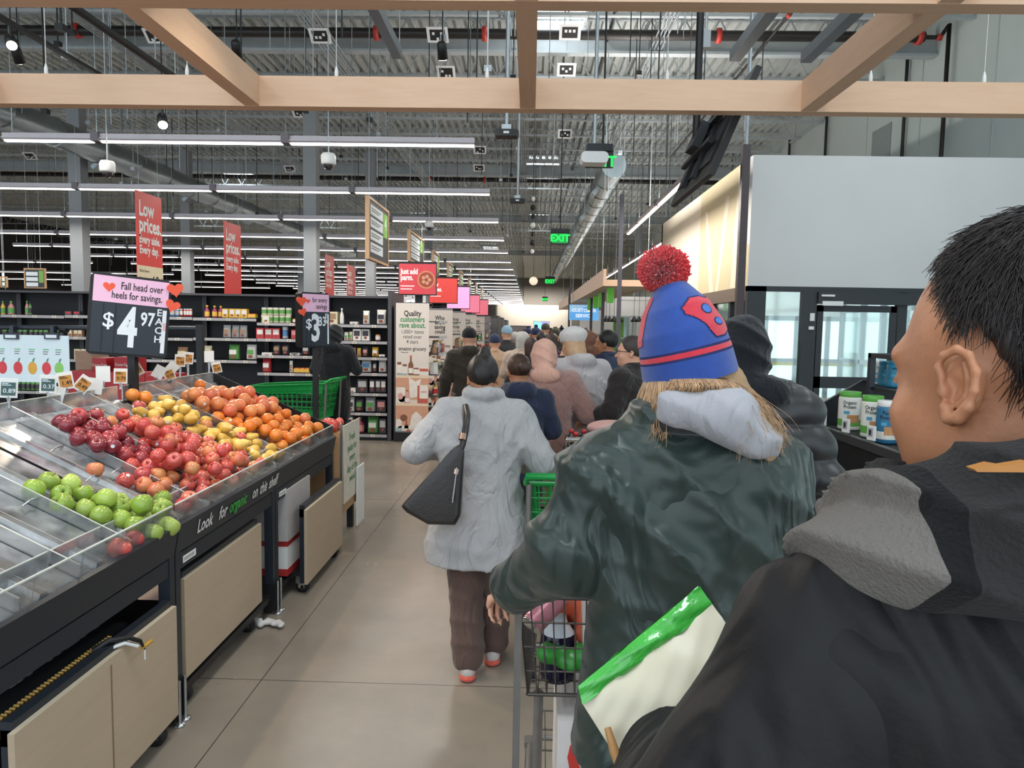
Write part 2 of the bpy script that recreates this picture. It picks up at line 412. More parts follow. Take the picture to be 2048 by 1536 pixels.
j = N.new('ShaderNodeMath'); j.operation = 'MAXIMUM'; L.new(_joint(sx.outputs[0], 1.28+36.6, 3.66), j.inputs[0]); L.new(_joint(sx.outputs[1], -3.38+36.6, 3.66), j.inputs[1])
m2 = N.new('ShaderNodeMix'); m2.data_type = 'RGBA'; L.new(j.outputs[0], m2.inputs[0]); L.new(mx.outputs[2], m2.inputs[6]); m2.inputs[7].default_value = (0.06, 0.055, 0.05, 1)
L.new(m2.outputs[2], pb.inputs['Base Color'])
rr = N.new('ShaderNodeMapRange'); rr.inputs[3].default_value = 0.16; rr.inputs[4].default_value = 0.34; L.new(nz.outputs['Fac'], rr.inputs[0]); L.new(rr.outputs[0], pb.inputs['Roughness'])
struct(MB().bx(XL, XR, YB, YF, -0.2, 0), 'floor', mf)
M_pave = mat('outside_pavement', '#c9c7c2', 0.8, var=0.08, scale=2)
struct(MB().bx(XR, 40, -4, 60, -0.3, -0.05), 'ground_outside', M_pave)
# corrugated roof deck
vs = []; xs = []; x = XL
while x < XR+0.3:
    xs += [(x, 0), (x+0.11, 0), (x+0.13, -0.10), (x+0.22, -0.10), ]; x += 0.24
n = len(xs); b = MB()
b._a([(p[0], YB, ZC+p[1]) for p in xs]+[(p[0], YF, ZC+p[1]) for p in xs], [(i, i+n, i+n+1, i+1) for i in range(n-1)], 0)
b.bx(XL, XR, YB, YF, ZC+0.02, ZC+0.15, 0)
struct(b, 'ceiling', M_deck)
# bar joists across the store
b = MB(); zt, zb = ZC-0.09, ZC-0.72
for dz, hh in ((zt, 0.06), (zb, 0.06)):
    b.bx(XL, XR, -0.05, 0.05, dz-hh/2, dz+hh/2)
x = XL; k = 0
while x < XR-0.3:
    x2 = x+0.36
    p, q = ((x, zb), (x2, zt)) if k % 2 == 0 else ((x, zt), (x2, zb))
    b.tube([(p[0], 0, p[1]), (q[0], 0, q[1])], 0.018, 4, smooth=False, cap=False); x = x2; k += 1
jo = struct(b, 'ceiling_joist', M_joist); ys = []
y = 1.9
while y < 60: ys.append(y); y += 1.72 if y < 34 else 3.44
for i, y in enumerate(ys):
    o = jo if i == 0 else jo.copy()
    if i: COL.objects.link(o)
    o.location.y = y
# solid girders and columns
for i, y in enumerate((15.2, 27.4, 39.6, 58.0)):
    b = MB(); b.bx(XL, XR, y-0.1, y+0.1, ZC-0.98, ZC-0.93); b.bx(XL, XR, y-0.1, y+0.1, ZC-0.62, ZC-0.57); b.bx(XL, XR, y-0.012, y+0.012, ZC-0.95, ZC-0.6)
    struct(b, 'ceiling_girder', M_joist)
M_col = mat('column_paint', '#8f9396', 0.55, var=0.05)
for x, y in ((-5.2, 17.2), (-5.3, 24.0), (-10.75, 17.2), (-17.5, 17.2), (-5.05, 36), (-11.4, 36), (-23.6, 24), (-11.4, 24), (5.2, 36)):
    b = MB(); b.bx(x-0.15, x+0.15, y-0.15, y+0.15, 0, ZC-0.95); b.bx(x-0.25, x+0.25, y-0.25, y+0.25, 0, 0.03)
    struct(b, 'trim_column', M_col)
# walls
M_rw = mat('grey_green_wall', '#bcc6c2', 0.75, var=0.05, scale=1.5)
M_lw = mat('charcoal_wall', '#3b3a3b', 0.8, var=0.1, scale=2)
M_ww = mat('warm_white_wall', '#ece6dc', 0.7, var=0.03)
M_fw = mat('taupe_wall', '#8d8984', 0.8, var=0.05)
b = MB(); b.bx(XR, XR+0.2, YB, 10.4, 3.4, ZC); b.bx(XR, XR+0.2, 10.4, 11.9, 0, ZC); b.bx(XR, XR+0.2, 11.9, 19.2, 3.2, ZC); b.bx(XR, XR+0.2, 19.2, YF, 0, ZC)
y = 1.0
while y < 40: b.bx(XR-0.012, XR, y-0.01, y+0.01, 4.0, ZC-0.1, 1); y += 2.44
struct(b, 'wall_right', [M_rw, M_joist])
struct(MB().bx(XL-0.2, XL, YB, YF, 0, ZC), 'wall_left', M_lw)
b = MB(); b.bx(XL, XR, YF, YF+0.2, 0, ZC, 0); b.bx(-4.6, 5.6, YF-0.05, YF, 0, 4.5, 1)
b.bx(XL, -4.8, YF-0.04, YF, 0, ZC, 2)
struct(b, 'wall_front', [M_fw, M_ww, M_lw])
# skylights; those nearest the camera are unseen, added for light on the right
M_sky = mat('skylight_pane', '#ffffff', 0.5, em=(0.86, 0.94, 1.0), emstr=3.2)
for i, (x, y) in enumerate(((0.35, 0.9), (5.6, 2.5), (5.6, 8.3), (-6.4, 0.9), (0.35, 15.1), (0.35, 29.5), (0.35, 44.0), (-12.6, 30.5), (-12.6, 44), (-6.5, 44), (-3.4, 60), (-20, 44))):
    b = MB(); w, l = 0.62, 0.95
    b.bx(x-w, x+w, y-l, y+l, ZC-0.10, ZC-0.09, 1)
    for s in (-1, 1):
        b.bx(x+s*(w+0.03)-0.03, x+s*(w+0.03)+0.03, y-l, y+l, ZC-0.24, ZC-0.08, 0); b.bx(x-w-0.06, x+w+0.06, y+s*(l+0.03)-0.03, y+s*(l+0.03)+0.03, ZC-0.24, ZC-0.08, 0)
    o = b.build('window_%d' % (i+20), [M_white, M_sky]); o['kind'] = 'structure'
    if y < 40: area_light('skylight_daylight_fill', (x, y, ZC-0.13), 1.2, 1.85, 150 if y < 10 else 45, (0.86, 0.94, 1.0))  # lamp under each pane, strong under the added near ones

b = MB()  # storefront glazing out of view, opened to bring in light from the right
for y in (-4.0, -1.1, 1.8, 4.7, 7.6, 10.35): b.bx(XR+0.02, XR+0.14, y-0.05, y+0.05, 0, 3.4)
for z in (0.0, 2.3, 3.3): b.bx(XR+0.02, XR+0.14, -4, 10.4, z, z+0.09)
w_ = struct(b, 'window_12', mat('storefront_frame', '#34373b', 0.45, 0.3)); MB().bx(XR+0.07, XR+0.08, -4, 10.4, 0.05, 3.35).build('pane', clear_mat('door_glass', (0.90, 0.97, 0.95), gloss=0.30), w_)
# ---- the white entrance vestibule
VX = 3.38; VY = 11.5; VE = 19.3; Z1 = 2.42; Z2 = 4.42
M_vw = mat('vestibule_white', '#cfd0cf', 0.65, var=0.03, scale=1.5)
M_vs = mat('mural_cream', '#e3d8c4', 0.6, var=0.03, scale=1.5)
M_mul = mat('mullion_charcoal', '#34373b', 0.45, 0.3, var=0.05)
M_glass = clear_mat('door_glass', (0.90, 0.97, 0.95), gloss=0.30)
b = MB(); b.bx(VX, XR, VY, VY+0.15, Z1, Z2, 0); b.bx(VX, VX+0.15, VY+0.15, VE, Z1, Z2, 1); b.bx(VX, XR, VE-0.15, VE, Z1, Z2, 0)
b.bx(VX, VX+0.15, VY-0.001, VY, Z1, Z2, 0)
struct(b, 'wall_vestibule', [M_vw, M_vs])
# mural: tan field with pale diagonal blades, rounded green blob
b = MB(); MM = basis((VX-0.002, 15.5, 3.42), (0, -1, 0), (0, 0, 1))
b.rect(MM, 0.6, 3.55, -1.0, 1.0, 0, dz=0.001); b.rect(MM, 3.7, 3.98, -1.0, -0.35, 0)
for q in ([(1.55, -1), (1.85, -1), (1.2, 0.55), (1.0, 0.6)], [(2.0, -1), (2.2, -1), (2.75, 0.6), (2.5, 0.62)], [(3.0, -1), (3.3, -1), (3.42, 0.9), (3.25, 0.95)]): b.flat(MM, q, 1, 0.003)
b.disc(MM, -1.2, -0.62, 0.55, 0.42, 2, 0.003); b.flat(MM, [(-3.4, -1), (-1.7, -1), (-2.9, 0.3)], 2, 0.002)
solo(b, 'wall_mural', [mat('mural_tan', '#cdbd98', 0.6, var=0.03), mat('mural_pale', '#e2d6bd', 0.6, var=0.02), mat('mural_sage', '#b7bd97', 0.6, var=0.03)],
     'tan mural with pale crossing blades on the side of the white entrance box', 'mural', (VX, 15.5, 3.42))
# mullion frames: front glazing of the vestibule and its side glazing
b = MB()
xs = [VX, VX+0.0, 3.66, 4.42, 5.78, 7.35, XR-0.08]
b.bx(VX, 3.67, VY, VY+0.12, 0, Z1, 0); b.bx(VX, XR, VY, VY+0.12, 2.34, Z1, 0)
b.bx(4.24, 4.46, VY-0.01, VY+0.13, 0, 2.35, 0); b.bx(5.72, 5.86, VY, VY+0.12, 0, 2.35, 0); b.bx(7.2, 7.34, VY, VY+0.12, 0, 2.35, 0); b.bx(XR-0.1, XR, VY, VY+0.12, 0, Z1, 0)
b.bx(4.46, 7.2, VY-0.06, VY+0.14, 2.16, 2.34, 0); b.bx(VX, 4.24, VY, VY+0.1, 0, 0.12, 0)
y = VY+0.12; ks = [VY+0.3, 12.6, 13.8, 15.0, 16.2, 17.4, 18.6]
b.bx(VX, VX+0.14, VY+0.1, VE, Z1-0.22, Z1, 1); b.bx(VX+0.02, VX+0.12, VY+0.1, VE, 0, 0.12, 0)
for y in ks: b.bx(VX+0.02, VX+0.12, y-0.06, y+0.06, 0, Z1-0.2, 0)
fr = struct(b, 'window_9', [M_mul, mat('bronze_header', '#7c6c62', 0.5, 0.3)])
fr2 = MB(); fr2.bx(3.67, 4.24, VY+0.05, VY+0.06, 0.12, 2.34); fr2.bx(5.86, 7.2, VY+0.05, VY+0.06, 0.1, 2.16); fr2.bx(VX+0.06, VX+0.07, VY+0.12, VE, 0.12, Z1-0.22)
fr2.build('pane', M_glass, fr)
# sliding door leaf
b = MB(); x0, x1 = 4.48, 5.70
b.bx(x0, x0+0.09, VY+0.0, VY+0.05, 0.02, 2.14); b.bx(x1-0.09, x1, VY, VY+0.05, 0.02, 2.14); b.bx(x0, x1, VY, VY+0.05, 2.04, 2.14); b.bx(x0, x1, VY, VY+0.05, 0.02, 0.14); b.bx(x0, x1, VY, VY+0.05, 0.84, 1.02)
d1 = struct(b, 'door_1', M_mul); MB().bx(x0+0.09, x1-0.09, VY+0.02, VY+0.03, 0.14, 2.04).build('pane', M_glass, d1)
b = MB(); b.bx(4.52, 4.84, VY-0.075, VY-0.06, 2.13, 2.2, 0); b.bx(4.5, 4.7, VY-0.09, VY-0.06, 2.27, 2.3, 0); b.box((4.39, VY-0.02, 1.95), (0.07, 0.03, 0.12), 0); b.box((4.38, VY-0.03, 1.78), (0.08, 0.03, 0.05), 0)
b.build('door_sensor', M_white, d1)
# outer glazing towards the street (x = XR) and inner partition
b = MB()
for y in (11.9, 12.9, 13.9, 14.9, 15.9, 16.9, 17.9, 19.1): b.bx(XR+0.02, XR+0.14, y-0.05, y+0.05, 0, 3.2)
for z in (0.0, 0.95, 2.2, 3.08): b.bx(XR+0.02, XR+0.14, 11.9, 19.2, z, z+0.09)
M_alu = mat('aluminium_frame', '#a9b3ba', 0.4, 0.5, var=0.04)
w = struct(b, 'window_10', M_alu); MB().bx(XR+0.07, XR+0.08, 11.9, 19.2, 0.05, 3.1).build('pane', M_glass, w)
# end wall of the vestibule: green pillar wall, white panels and glass doors in aluminium frames
M_green = mat('leaf_green_panel', '#6fae4e', 0.55, var=0.04)
b = MB(); Y = VE-0.2
b.bx(VX+0.16, 5.0, Y-0.2, Y, 0, 2.0, 1); b.bx(VX+0.16, XR, Y-0.05, Y, 2.0, 3.2, 0); b.bx(5.0, 5.3, Y-0.1, Y, 0, 2.0, 0)
for x in (5.35, 6.1, 6.9, 7.7): b.bx(x-0.06, x+0.06, Y-0.08, Y, 0, 2.1, 2)
b.bx(5.3, XR, Y-0.08, Y, 1.98, 2.1, 2); b.bx(5.3, XR, Y-0.08, Y, 0.9, 1.0, 2); b.bx(5.3, XR, Y-0.08, Y, 0.82, 0.9, 3)
for x in (5.7,): b.bx(x, x+0.3, Y-0.4, Y-0.2, 0.0, 1.5, 4)
struct(b, 'wall_entry', [M_white, M_green, M_alu, mat('caution_yellow', '#d8c04a', 0.5), mat('pale_poster', '#dfe3c8', 0.6)])
MB().bx(5.0, XR, Y-0.03, Y-0.02, 0, 2.0).build('window_11', mat('glowing_window_panel', '#e8f4f8', 0.3, em=(0.8, 0.95, 1.0), emstr=0.9))['kind'] = 'structure'  # panel glows by itself in place of daylight behind the glass
struct(MB().bx(VX+0.15, XR, VY+0.15, VE-0.15, 3.2, 3.3), 'ceiling_vestibule', M_white)
area_light('vestibule_ceiling_light', (5.7, 15.4, 3.17), 3.5, 6.5, 150, (0.86, 0.95, 1.0))

# ============================================================ linear lights
def light_row(p0, p1, label, power, group=None, up=0.13, seg=2.44):
    p0 = Vector(p0); p1 = Vector(p1); d = (p1-p0); Ln = d.length; d.normalize(); nrm = Vector((-d.y, d.x, 0))
    r = thing('linear_light', label, 'ceiling light', (p0+p1)/2, group)
    k = max(1, int(math.ceil(Ln/seg-0.01))); M = Matrix(((d.x, nrm.x, 0, p1.x), (d.y, nrm.y, 0, p1.y), (0, 0, 1, p1.z), (0, 0, 0, 1)))
    far = max(abs(p0.y), 1)
    for i in range(k):
        a = -seg*i-0.03; c = max(-Ln, -seg*(i+1)+0.06); b = MB(); b.M = M
        b.bx(c, a, -0.05, 0.05, 0.0, 0.085, 0); b.bx(c, a, -0.075, 0.075, 0.015, 0.03, 0)
        b.bx(c+0.01, a-0.01, -0.026, 0.026, -0.018, 0.0, 1)
        b.build('light_segment', [M_house, M_lens], r)
        if i: b = MB(); b.M = M; b.bx(a-0.005, a+0.095, -0.085, 0.085, -0.012, 0.1, 0); b.build('joint_cover', mat('joint_grey', '#716a6e', 0.5), r)
    rod = None
    for i in range(k+1):
        x = -min(Ln, seg*i); x = max(-Ln+0.1, min(-0.1, x))
        if rod is None:
            rod = MB().tube([(0, 0, 0.08), (0, 0, ZC-p0.z-0.012)], 0.006 if far < 25 else 0.012, 3, smooth=False, cap=False).build('hanger_rod', M_galv, r, local=True)
            CH[r.name].remove(rod); o = rod
        else: o = rod.copy(); COL.objects.link(o)
        o.location = (p1-r.location) + d*x
    l = area_light('linear_light_glow', Vector((0, 0, -0.03)), Ln, 0.05, power, (1.0, 0.94, 0.87), (0, 0, math.atan2(d.y, d.x)), r)
    u = area_light('ceiling_fill_light', Vector((0, 0, 0.12)), Ln, 0.1, power*up, (1.0, 0.96, 0.92), (PI, 0, -math.atan2(d.y, d.x)), r)  # upward lamp added to brighten the roof deck
    return r
ORD = ['closest to the wooden grid', 'second', 'third', 'fourth', 'fifth', 'sixth', 'seventh', 'eighth', 'ninth', 'tenth']
for n in range(22):
    y = 9.37+3.43*n; xl = -6.8 if n == 0 else (-16.6)
    lab = ('long white linear light, closest row to the wooden grid' if n == 0 else 'long white linear light, %s row back from the wooden grid' % ORD[n]) if n < 8 else 'thin distant white linear light beyond the eighth row'
    light_row((xl, y, 4.0), (-0.72, y, 4.0), lab, 20*abs(xl+0.72)*0.62, 'linear lights above the grocery aisles')
    if n in (4, 6, 8, 10, 12): light_row((-33, y, 4.0), (-18.2, y, 4.0), 'distant linear light over the far aisles ending in a bright tip', 110, 'linear lights at the far side of the store')
a = atZ(1372, 360, 4.0); c = atZ(1256, 468, 4.0); xx = (a.x+c.x)/2
light_row((xx, c.y, 4.0), (xx, a.y-0.1, 4.0), 'linear light running lengthwise past the white entrance box, behind the tilted screen', 190, up=1.5)
a = atZ(1318, 487, 4.0); c = atZ(1218, 554, 4.0); xx = (a.x+c.x)/2
light_row((xx, c.y+14, 4.0), (xx, a.y-1, 4.0), 'linear light running lengthwise above the checkout canopy', 300, up=1.0)
for x, y0, y1 in ((1.9, 34, 52), (3.6, 42, 62), (-0.9, 60, 96), (2.2, 62, 96)):
    area_light('checkout_downlight', (x, (y0+y1)/2, 4.6), 0.3, y1-y0, 260, (1.0, 0.93, 0.85))
area_light('far_wall_washer', (0.5, 97.5, 5.4), 9, 0.3, 420, (1.0, 0.92, 0.82), (math.radians(35), 0, 0))
# ============================================================ wooden grid overhead
M_woodX = wood_mat('ash_wood_x', '#cfa788', '#dfbd9f', 'X'); M_woodY = wood_mat('ash_wood_y', '#cfa788', '#dfbd9f', 'Y')
g = thing('wooden_grid', 'pale ash wood beam grid hanging over the produce area', 'ceiling frame', (0, 4.4, 3.4))
zb, zt2 = 3.3, 3.515
for y, hz in ((5.36, 0), (3.62, 0), (1.9, 0)):
    MB().bx(-7.5, 5.6, y, y+0.11, zb, zt2).build('cross_beam', M_woodX, g)
for x in (-4.0, -2.05, -0.05, 1.95, 3.95):
    for y0, y1 in ((3.73, 5.36), (2.01, 3.62)):
        MB().bx(x-0.055, x+0.055, y0, y1, zb+0.002, zt2-0.002).build('lengthwise_beam', M_woodY, g)
for x in (-3.6, -2.55, -1.45, -0.35, 0.95, 2.4, 3.2):
    b = MB(); b.tube([(x, 5.415, zt2), (x, 5.415, ZC-0.012)], 0.004, 3, cap=False); b.lathe([(0.004, 0), (0.014, 0.01), (0.014, 0.05), (0.005, 0.09)], 8, 0, (x, 5.415, zt2))
    b.build('hanging_cable', M_white, g)
# ============================================================ overhead services
def pipe(pts, r, label, m=None, n=8, cat='pipe', name='sprinkler_pipe', coup=()):
    b = MB(); b.tube(pts, r, n)
    o = solo(b, name, m or M_pipe, label, cat, pts[0])
    for (p, d) in coup:
        c = MB(); c.M = basis(p, (0, 0, 1) if abs(d[2]) < 0.5 else (1, 0, 0), (d[1], -d[0], 0) if abs(d[2]) < 0.5 else (0, 1, 0))
        c.lathe([(r*1.1, -0.05), (r*1.5, -0.045), (r*1.5, 0.045), (r*1.1, 0.05)], 10); c.build('red_coupling', M_redp, o)
    return o
a = atZ(1000, 68, 7.35); ry = a.y
x9 = min(atY(1900, 75, ry).x, XR-0.6)
pipe([(XL+1, ry, 7.35), (x9, ry, 7.35)], 0.095, 'thick black sprinkler main crossing the ceiling above the wooden grid', coup=[((x, ry, 7.35), (1, 0, 0)) for x in (-9.0, -3.1, -1.0, 3.5, x9-0.1)])
a = atZ(1000, 360, 7.35)
pipe([(XL+1, a.y, 7.35), (XR-0.5, a.y, 7.35)], 0.085, 'dark sprinkler main crossing further back in the store', coup=[((x, a.y, 7.35), (1, 0, 0)) for x in (-4, -1.9, 2.4)])
pipe([(x9, ry, 7.35), (x9+0.3, ry, 7.35), (XR-0.14, ry, 7.6), (XR-0.14, ry, 4.5)], 0.04, 'thin black pipe stepping down the grey wall from the sprinkler main', coup=[((x9+0.28, ry, 7.35), (1, 0, 0))])
for i, (px, y0, y1, z) in enumerate(((1545, 8.5, 24, 7.2), (1225, 9, 40, 7.5))):
    q = atY(px, 120, 14); pipe([(q.x, y0, z), (q.x, y1, z)], 0.03, ['slim black sprinkler branch running lengthwise beside the grey wall', 'slim black sprinkler branch running lengthwise near the skylight'][i], coup=[((q.x, y, z), (0, 1, 0)) for y in (11.5, 13.2)])
# round ducts
def duct(x, z, y0, y1, r, label, rings=True):
    b = MB(); pr = []; n = 20
    y = y0; pts = []; rr_ = []
    while y < y1:
        pts += [(x, y, z), (x, y+0.02, z), (x, y+0.04, z), (x, y+1.48, z)]; rr_ += [r*1.0, r*1.05, r, r]; y += 1.5
    b.tube(pts, rr_, n)
    o = solo(b, 'round_duct', M_galv, label, 'duct', (x, y0, z))
    for k, y in enumerate(np.arange(y0+2.2, y1, 4.5)):
        v = MB(); v.box((x-r*0.72, y, z-r*0.72), (0.10, 0.55, 0.34), 0, (0, math.radians(45), 0)); v.box((x-r*0.79, y, z-r*0.79), (0.06, 0.46, 0.25), 1, (0, math.radians(45), 0)); v.build('air_grille', [M_galv, M_black], o)
        st = MB(); st.tube([(x-r, y+1, z), (x-r*1.0, y+1, ZC-0.6)], 0.012, 4); st.tube([(x+r, y+1, z), (x+r, y+1, ZC-0.6)], 0.012, 4); st.build('duct_strap', M_galv, o)
    return o
q = atZ(1228, 330, 5.6); duct(q.x, 5.6, q.y, 60, 0.30, 'round spiral duct running away above the checkouts')
q2 = atZ(70, 250, 5.6); duct(q2.x, 5.6, q2.y-4, 40, 0.30, 'round silver duct running away above the grocery aisles')
# conduits bundles, unistrut, slim dark channels
def channel(px, py, y0, y1, z, label, m=M_joist, w=0.09, h=0.05, name='service_channel'):
    q = atZ(px, py, z); b = MB(); b.bx(q.x-w, q.x+w, y0, y1, z-h, z+h, 0)
    b.bx(q.x-w, q.x-w+0.015, y0, y1, z+h, z+h+0.03, 0); b.bx(q.x+w-0.015, q.x+w, y0, y1, z+h, z+h+0.03, 0)
    return solo(b, name, m, label, 'channel', (q.x, y0, z))
M_slate = mat('slate_channel', '#5b6167', 0.5, 0.3)
yy = atZ(795, 110, 5.2).y; channel(795, 110, 3.0, yy, 5.2, 'slim slate coloured channel hanging left of the middle beam', M_slate, 0.06)
yy = atZ(1470, 115, 5.2).y; channel(1470, 115, 3.0, yy, 5.2, 'slate channel hanging beyond the beams, beside the black mounting pole', M_slate, 0.07)
yy = atZ(1612, 118, 5.2).y; channel(1612, 118, 3.0, yy, 5.2, 'slate channel hanging beyond the beams, nearer the grey wall', M_slate, 0.07)
M_cond = mat('conduit', '#aeb6ba', 0.4, 0.5)
for i, (x, z, k, y0, y1, lb) in enumerate(((-0.55, 7.3, 5, 8, 60, 'bundle of silver conduits running lengthwise near the skylight'), (-4.2, 7.1, 6, 8, 50, 'bundle of silver conduits running lengthwise above the aisle ends'), (2.3, 7.3, 4, 8, 50, 'bundle of silver conduits running lengthwise toward the checkouts'), (-8.5, 7.2, 4, 8, 50, 'bundle of silver conduits above the middle of the aisles'))):
    t_ = thing('conduit_bundle', lb, 'conduit', (x, y0, z))
    for j in range(k): MB().tube([(x+j*0.07, y0, z), (x+j*0.07, y1, z)], 0.018, 5).build('conduit', M_cond, t_)
# vertical drops, thin cables and rods seen everywhere under the roof
rs = random.Random(3)
dp = None
for i in range(250):
    y = rs.uniform(7.2, 40); x = rs.uniform(-0.62*y-1.0, 0.30*y+0.5); x = min(x, XR-0.6); z0 = rs.uniform(4.6, 6.6)
    if x > VX-0.4 and VY-0.6 < y < VE+0.5: z0 = 6.0
    dark = rs.random() < 0.3
    b = MB().tube([(0, 0, 0), (0, 0, ZC-z0-0.02)], 0.011 if dark else 0.007, 4, smooth=False, cap=False)
    if rs.random() < 0.35: b.box((0, 0, 0.0), (0.09, 0.09, 0.07), 0)
    o = b.build('ceiling_drop', M_black if dark else M_cond); o.location = (x, y, z0)
    tag(o, 'dark threaded drop rod hanging from the roof' if dark else 'thin pale drop cable hanging from the roof', 'hanging rod', 'dark drop rods under the roof' if dark else 'pale drop cables under the roof')
# ceiling marker boards, white back with a black panel
M_mk = mat('marker_black', '#1b1b1d', 0.6)
for i, (px, py, z) in enumerate(((640, 72, 6.9), (875, 70, 6.9), (1140, 65, 6.9), (892, 145, 6.9), (1133, 140, 6.9), (310, 72, 6.9), (960, 300, 6.9), (1130, 268, 6.9), (958, 336, 6.9), (600, 225, 6.9), (30, 225, 6.9), (60, 312, 6.9), (160, 345, 6.9), (580, 338, 6.9), (690, 285, 6.9))):
    q = atZ(px, py, z); w = 0.19
    b = MB(); b.M = Matrix.Translation(q) @ Matrix.Rotation(math.radians(-35), 4, 'X')
    b.bx(-w, w, -w*0.8, w*0.8, 0, 0.01, 0); b.bx(-w*0.72, w*0.72, -w*0.55, w*0.55, -0.004, 0, 1)
    rr2 = random.Random(i)
    for c in range(3):
        x_, y_ = -w*0.5+c*w*0.38, rr2.choice((-0.3, 0, 0.25))*w; b.bx(x_, x_+w*0.24, y_, y_+w*0.28, -0.008, -0.004, 0)
    o = solo(b, 'marker_board', [M_white, M_mk], 'small white-edged black marker board hanging flat under the roof', 'marker board', q, 'marker boards under the roof')
    MB().tube([q, (q.x, q.y, ZC-0.03)], 0.005, 3, cap=False).build('hanging_rod', M_cond, o)
# EXIT signs
M_exit = mat('exit_green', '#00d84a', 0.5, em='#06e04c', emstr=1.3)
M_exd = mat('exit_off', '#082a12', 0.5)
for i, (px, py, Y) in enumerate(((1120, 477, 15.5), (1100, 563, 30), (1090, 599, 52))):
    q = atY(px, py, Y); s_ = 0.155
    b = MB(); b.bx(q.x-s_*1.25, q.x+s_*1.25, Y-0.03, Y+0.03, q.z-0.12, q.z+0.12, 0); b.bx(q.x-0.2, q.x+0.2, Y-0.05, Y+0.05, q.z+0.12, q.z+0.2, 1)
    M_ = basis((q.x, Y-0.031, q.z), (1, 0, 0), (0, 0, 1)); b.rect(M_, -0.17, 0.17, -0.1, 0.1, 3, 0.001); b.text('EXIT', M_, 0, 0, 0.20, 2, 0.03, dz=0.003)
    b.tube([(q.x, Y, q.z+0.2), (q.x, Y, ZC-0.012)], 0.012, 5, 1)
    solo(b, 'exit_sign', [M_black, M_black, M_exit, mat('exit_face', '#0a7a30', 0.4, em='#10a040', emstr=0.5)], ['green EXIT sign hanging in the main aisle, the largest of three', 'green EXIT sign hanging in the main aisle, middle of three', 'tiny green EXIT sign before the pale far wall'][i], 'exit sign', q)
q = atY(1205, 325, 8.6)
b = MB(); b.bx(q.x-0.2, q.x+0.12, 8.57, 8.63, q.z-0.06, q.z+0.14, 0); M_ = basis((q.x, 8.569, q.z), (1, 0, 0), (0, 0, 1)); b.text('EXIT', M_, -0.02, 0.0, 0.17, 1, 0.02, dz=0.003)
b.tube([(q.x, 8.6, q.z+0.14), (q.x, 8.6, ZC-0.012)], 0.012, 5, 0); b.box((q.x-0.02, 8.6, q.z+0.16), (0.26, 0.12, 0.08), 0)
solo(b, 'exit_sign', [M_black, M_exit], 'green EXIT sign partly hidden behind a white camera under the roof', 'exit sign', q)
# cameras
def dome_cam(px, py, Y, s_, label, rod=True):
    q = atY(px, py, Y); r = thing('security_camera', label, 'camera', q)
    b = MB(); b.lathe([(0.02, 0.14), (0.07, 0.13), (0.085, 0.10), (0.085, 0.02), (0.07, 0.0)], 16); b.v = [(v[0]*s_, v[1]*s_, v[2]*s_) for v in b.v]; b.build('housing', M_white, r, local=True)
    b = MB(); b.ball((0, 0, 0), (0.06, 0.06, 0.06), 12); b.ball((-0.02, -0.04, -0.02), (0.024, 0.024, 0.024), 8, 1); b.v = [(v[0]*s_, v[1]*s_, v[2]*s_) for v in b.v]; b.build('dome', [mat('smoked_dome', '#3a3234', 0.12), M_black], r, local=True)
    MB().tube([(0, 0, 0.13*s_), (0, 0, ZC-q.z-0.012)], 0.007, 4, cap=False).build('drop_pole', M_cond, r, local=True)
dome_cam(657, 330, 8.5, 1.0, 'white dome camera hanging before the tall grey column'); dome_cam(215, 345, 8.5, 1.0, 'white dome camera hanging below the round silver duct')
dome_cam(858, 455, 15, 1.0, 'small white dome camera hanging between two framed aisle signs')
for px, py, Y, lb in ((1013, 268, 8.0, 'flat black sensor bar on a pole, the larger one in the main aisle'), (1035, 402, 13.0, 'flat black sensor bar on a pole, the smaller one in the main aisle')):
    q = atY(px, py, Y); b = MB(); b.rbox((q.x, Y, q.z), (0.27, 0.16, 0.07), 0.03, 0); b.bx(q.x-0.03, q.x+0.03, Y-0.081, Y-0.079, q.z-0.012, q.z+0.012, 1); b.tube([(q.x, Y, q.z), (q.x, Y, ZC-0.012)], 0.022, 6, 2); b.box((q.x, Y, q.z+0.06), (0.1, 0.1, 0.06), 2)
    solo(b, 'sensor_bar', [M_black, M_white, M_cond], lb, 'sensor', q)
q = atY(1188, 318, 8.2); b = MB(); b.rbox((q.x, 8.2, q.z), (0.30, 0.22, 0.12), 0.05, 0); b.box((q.x, 8.2, q.z+0.1), (0.16, 0.16, 0.1), 1); b.tube([(q.x, 8.2, q.z), (q.x, 8.2, ZC-0.012)], 0.02, 6, 2)
solo(b, 'camera_pod', [M_white, M_dark, M_cond], 'rounded white camera pod under the roof, before an EXIT sign', 'camera', q)
# string of dark beads (hanging vine-like light string)
q0 = atY(1067, 375, 14.5); q1 = atY(1067, 508, 14.5); t_ = thing('hanging_bead_string', 'string of black and pale globes hanging in the main aisle', 'hanging decoration', (q0.x, 14.5, q1.z))
MB().tube([(q0.x, 14.5, q1.z), (q0.x, 14.5, ZC-0.012)], 0.008, 4).build('cord', M_black, t_)
for i in range(7):
    z = q1.z+0.05+i*(q0.z-q1.z-0.1)/7; MB().ball((q0.x, 14.5, z), (0.055, 0.055, 0.06) if i % 2 else (0.04, 0.04, 0.05), 8).build('globe', M_black if i % 3 else M_white, t_)
q = atY(1067, 562, 22); b = MB(); b.ball(q, 0.13, 14); b.tube([q, (q.x, 22, ZC-0.012)], 0.008, 4, 1); solo(b, 'globe_lamp', [mat('warm_globe', '#f0dcc0', 0.4, em=(1, 0.85, 0.65), emstr=0.6), M_black], 'pale glowing globe lamp hanging low in the main aisle', 'lamp', q)
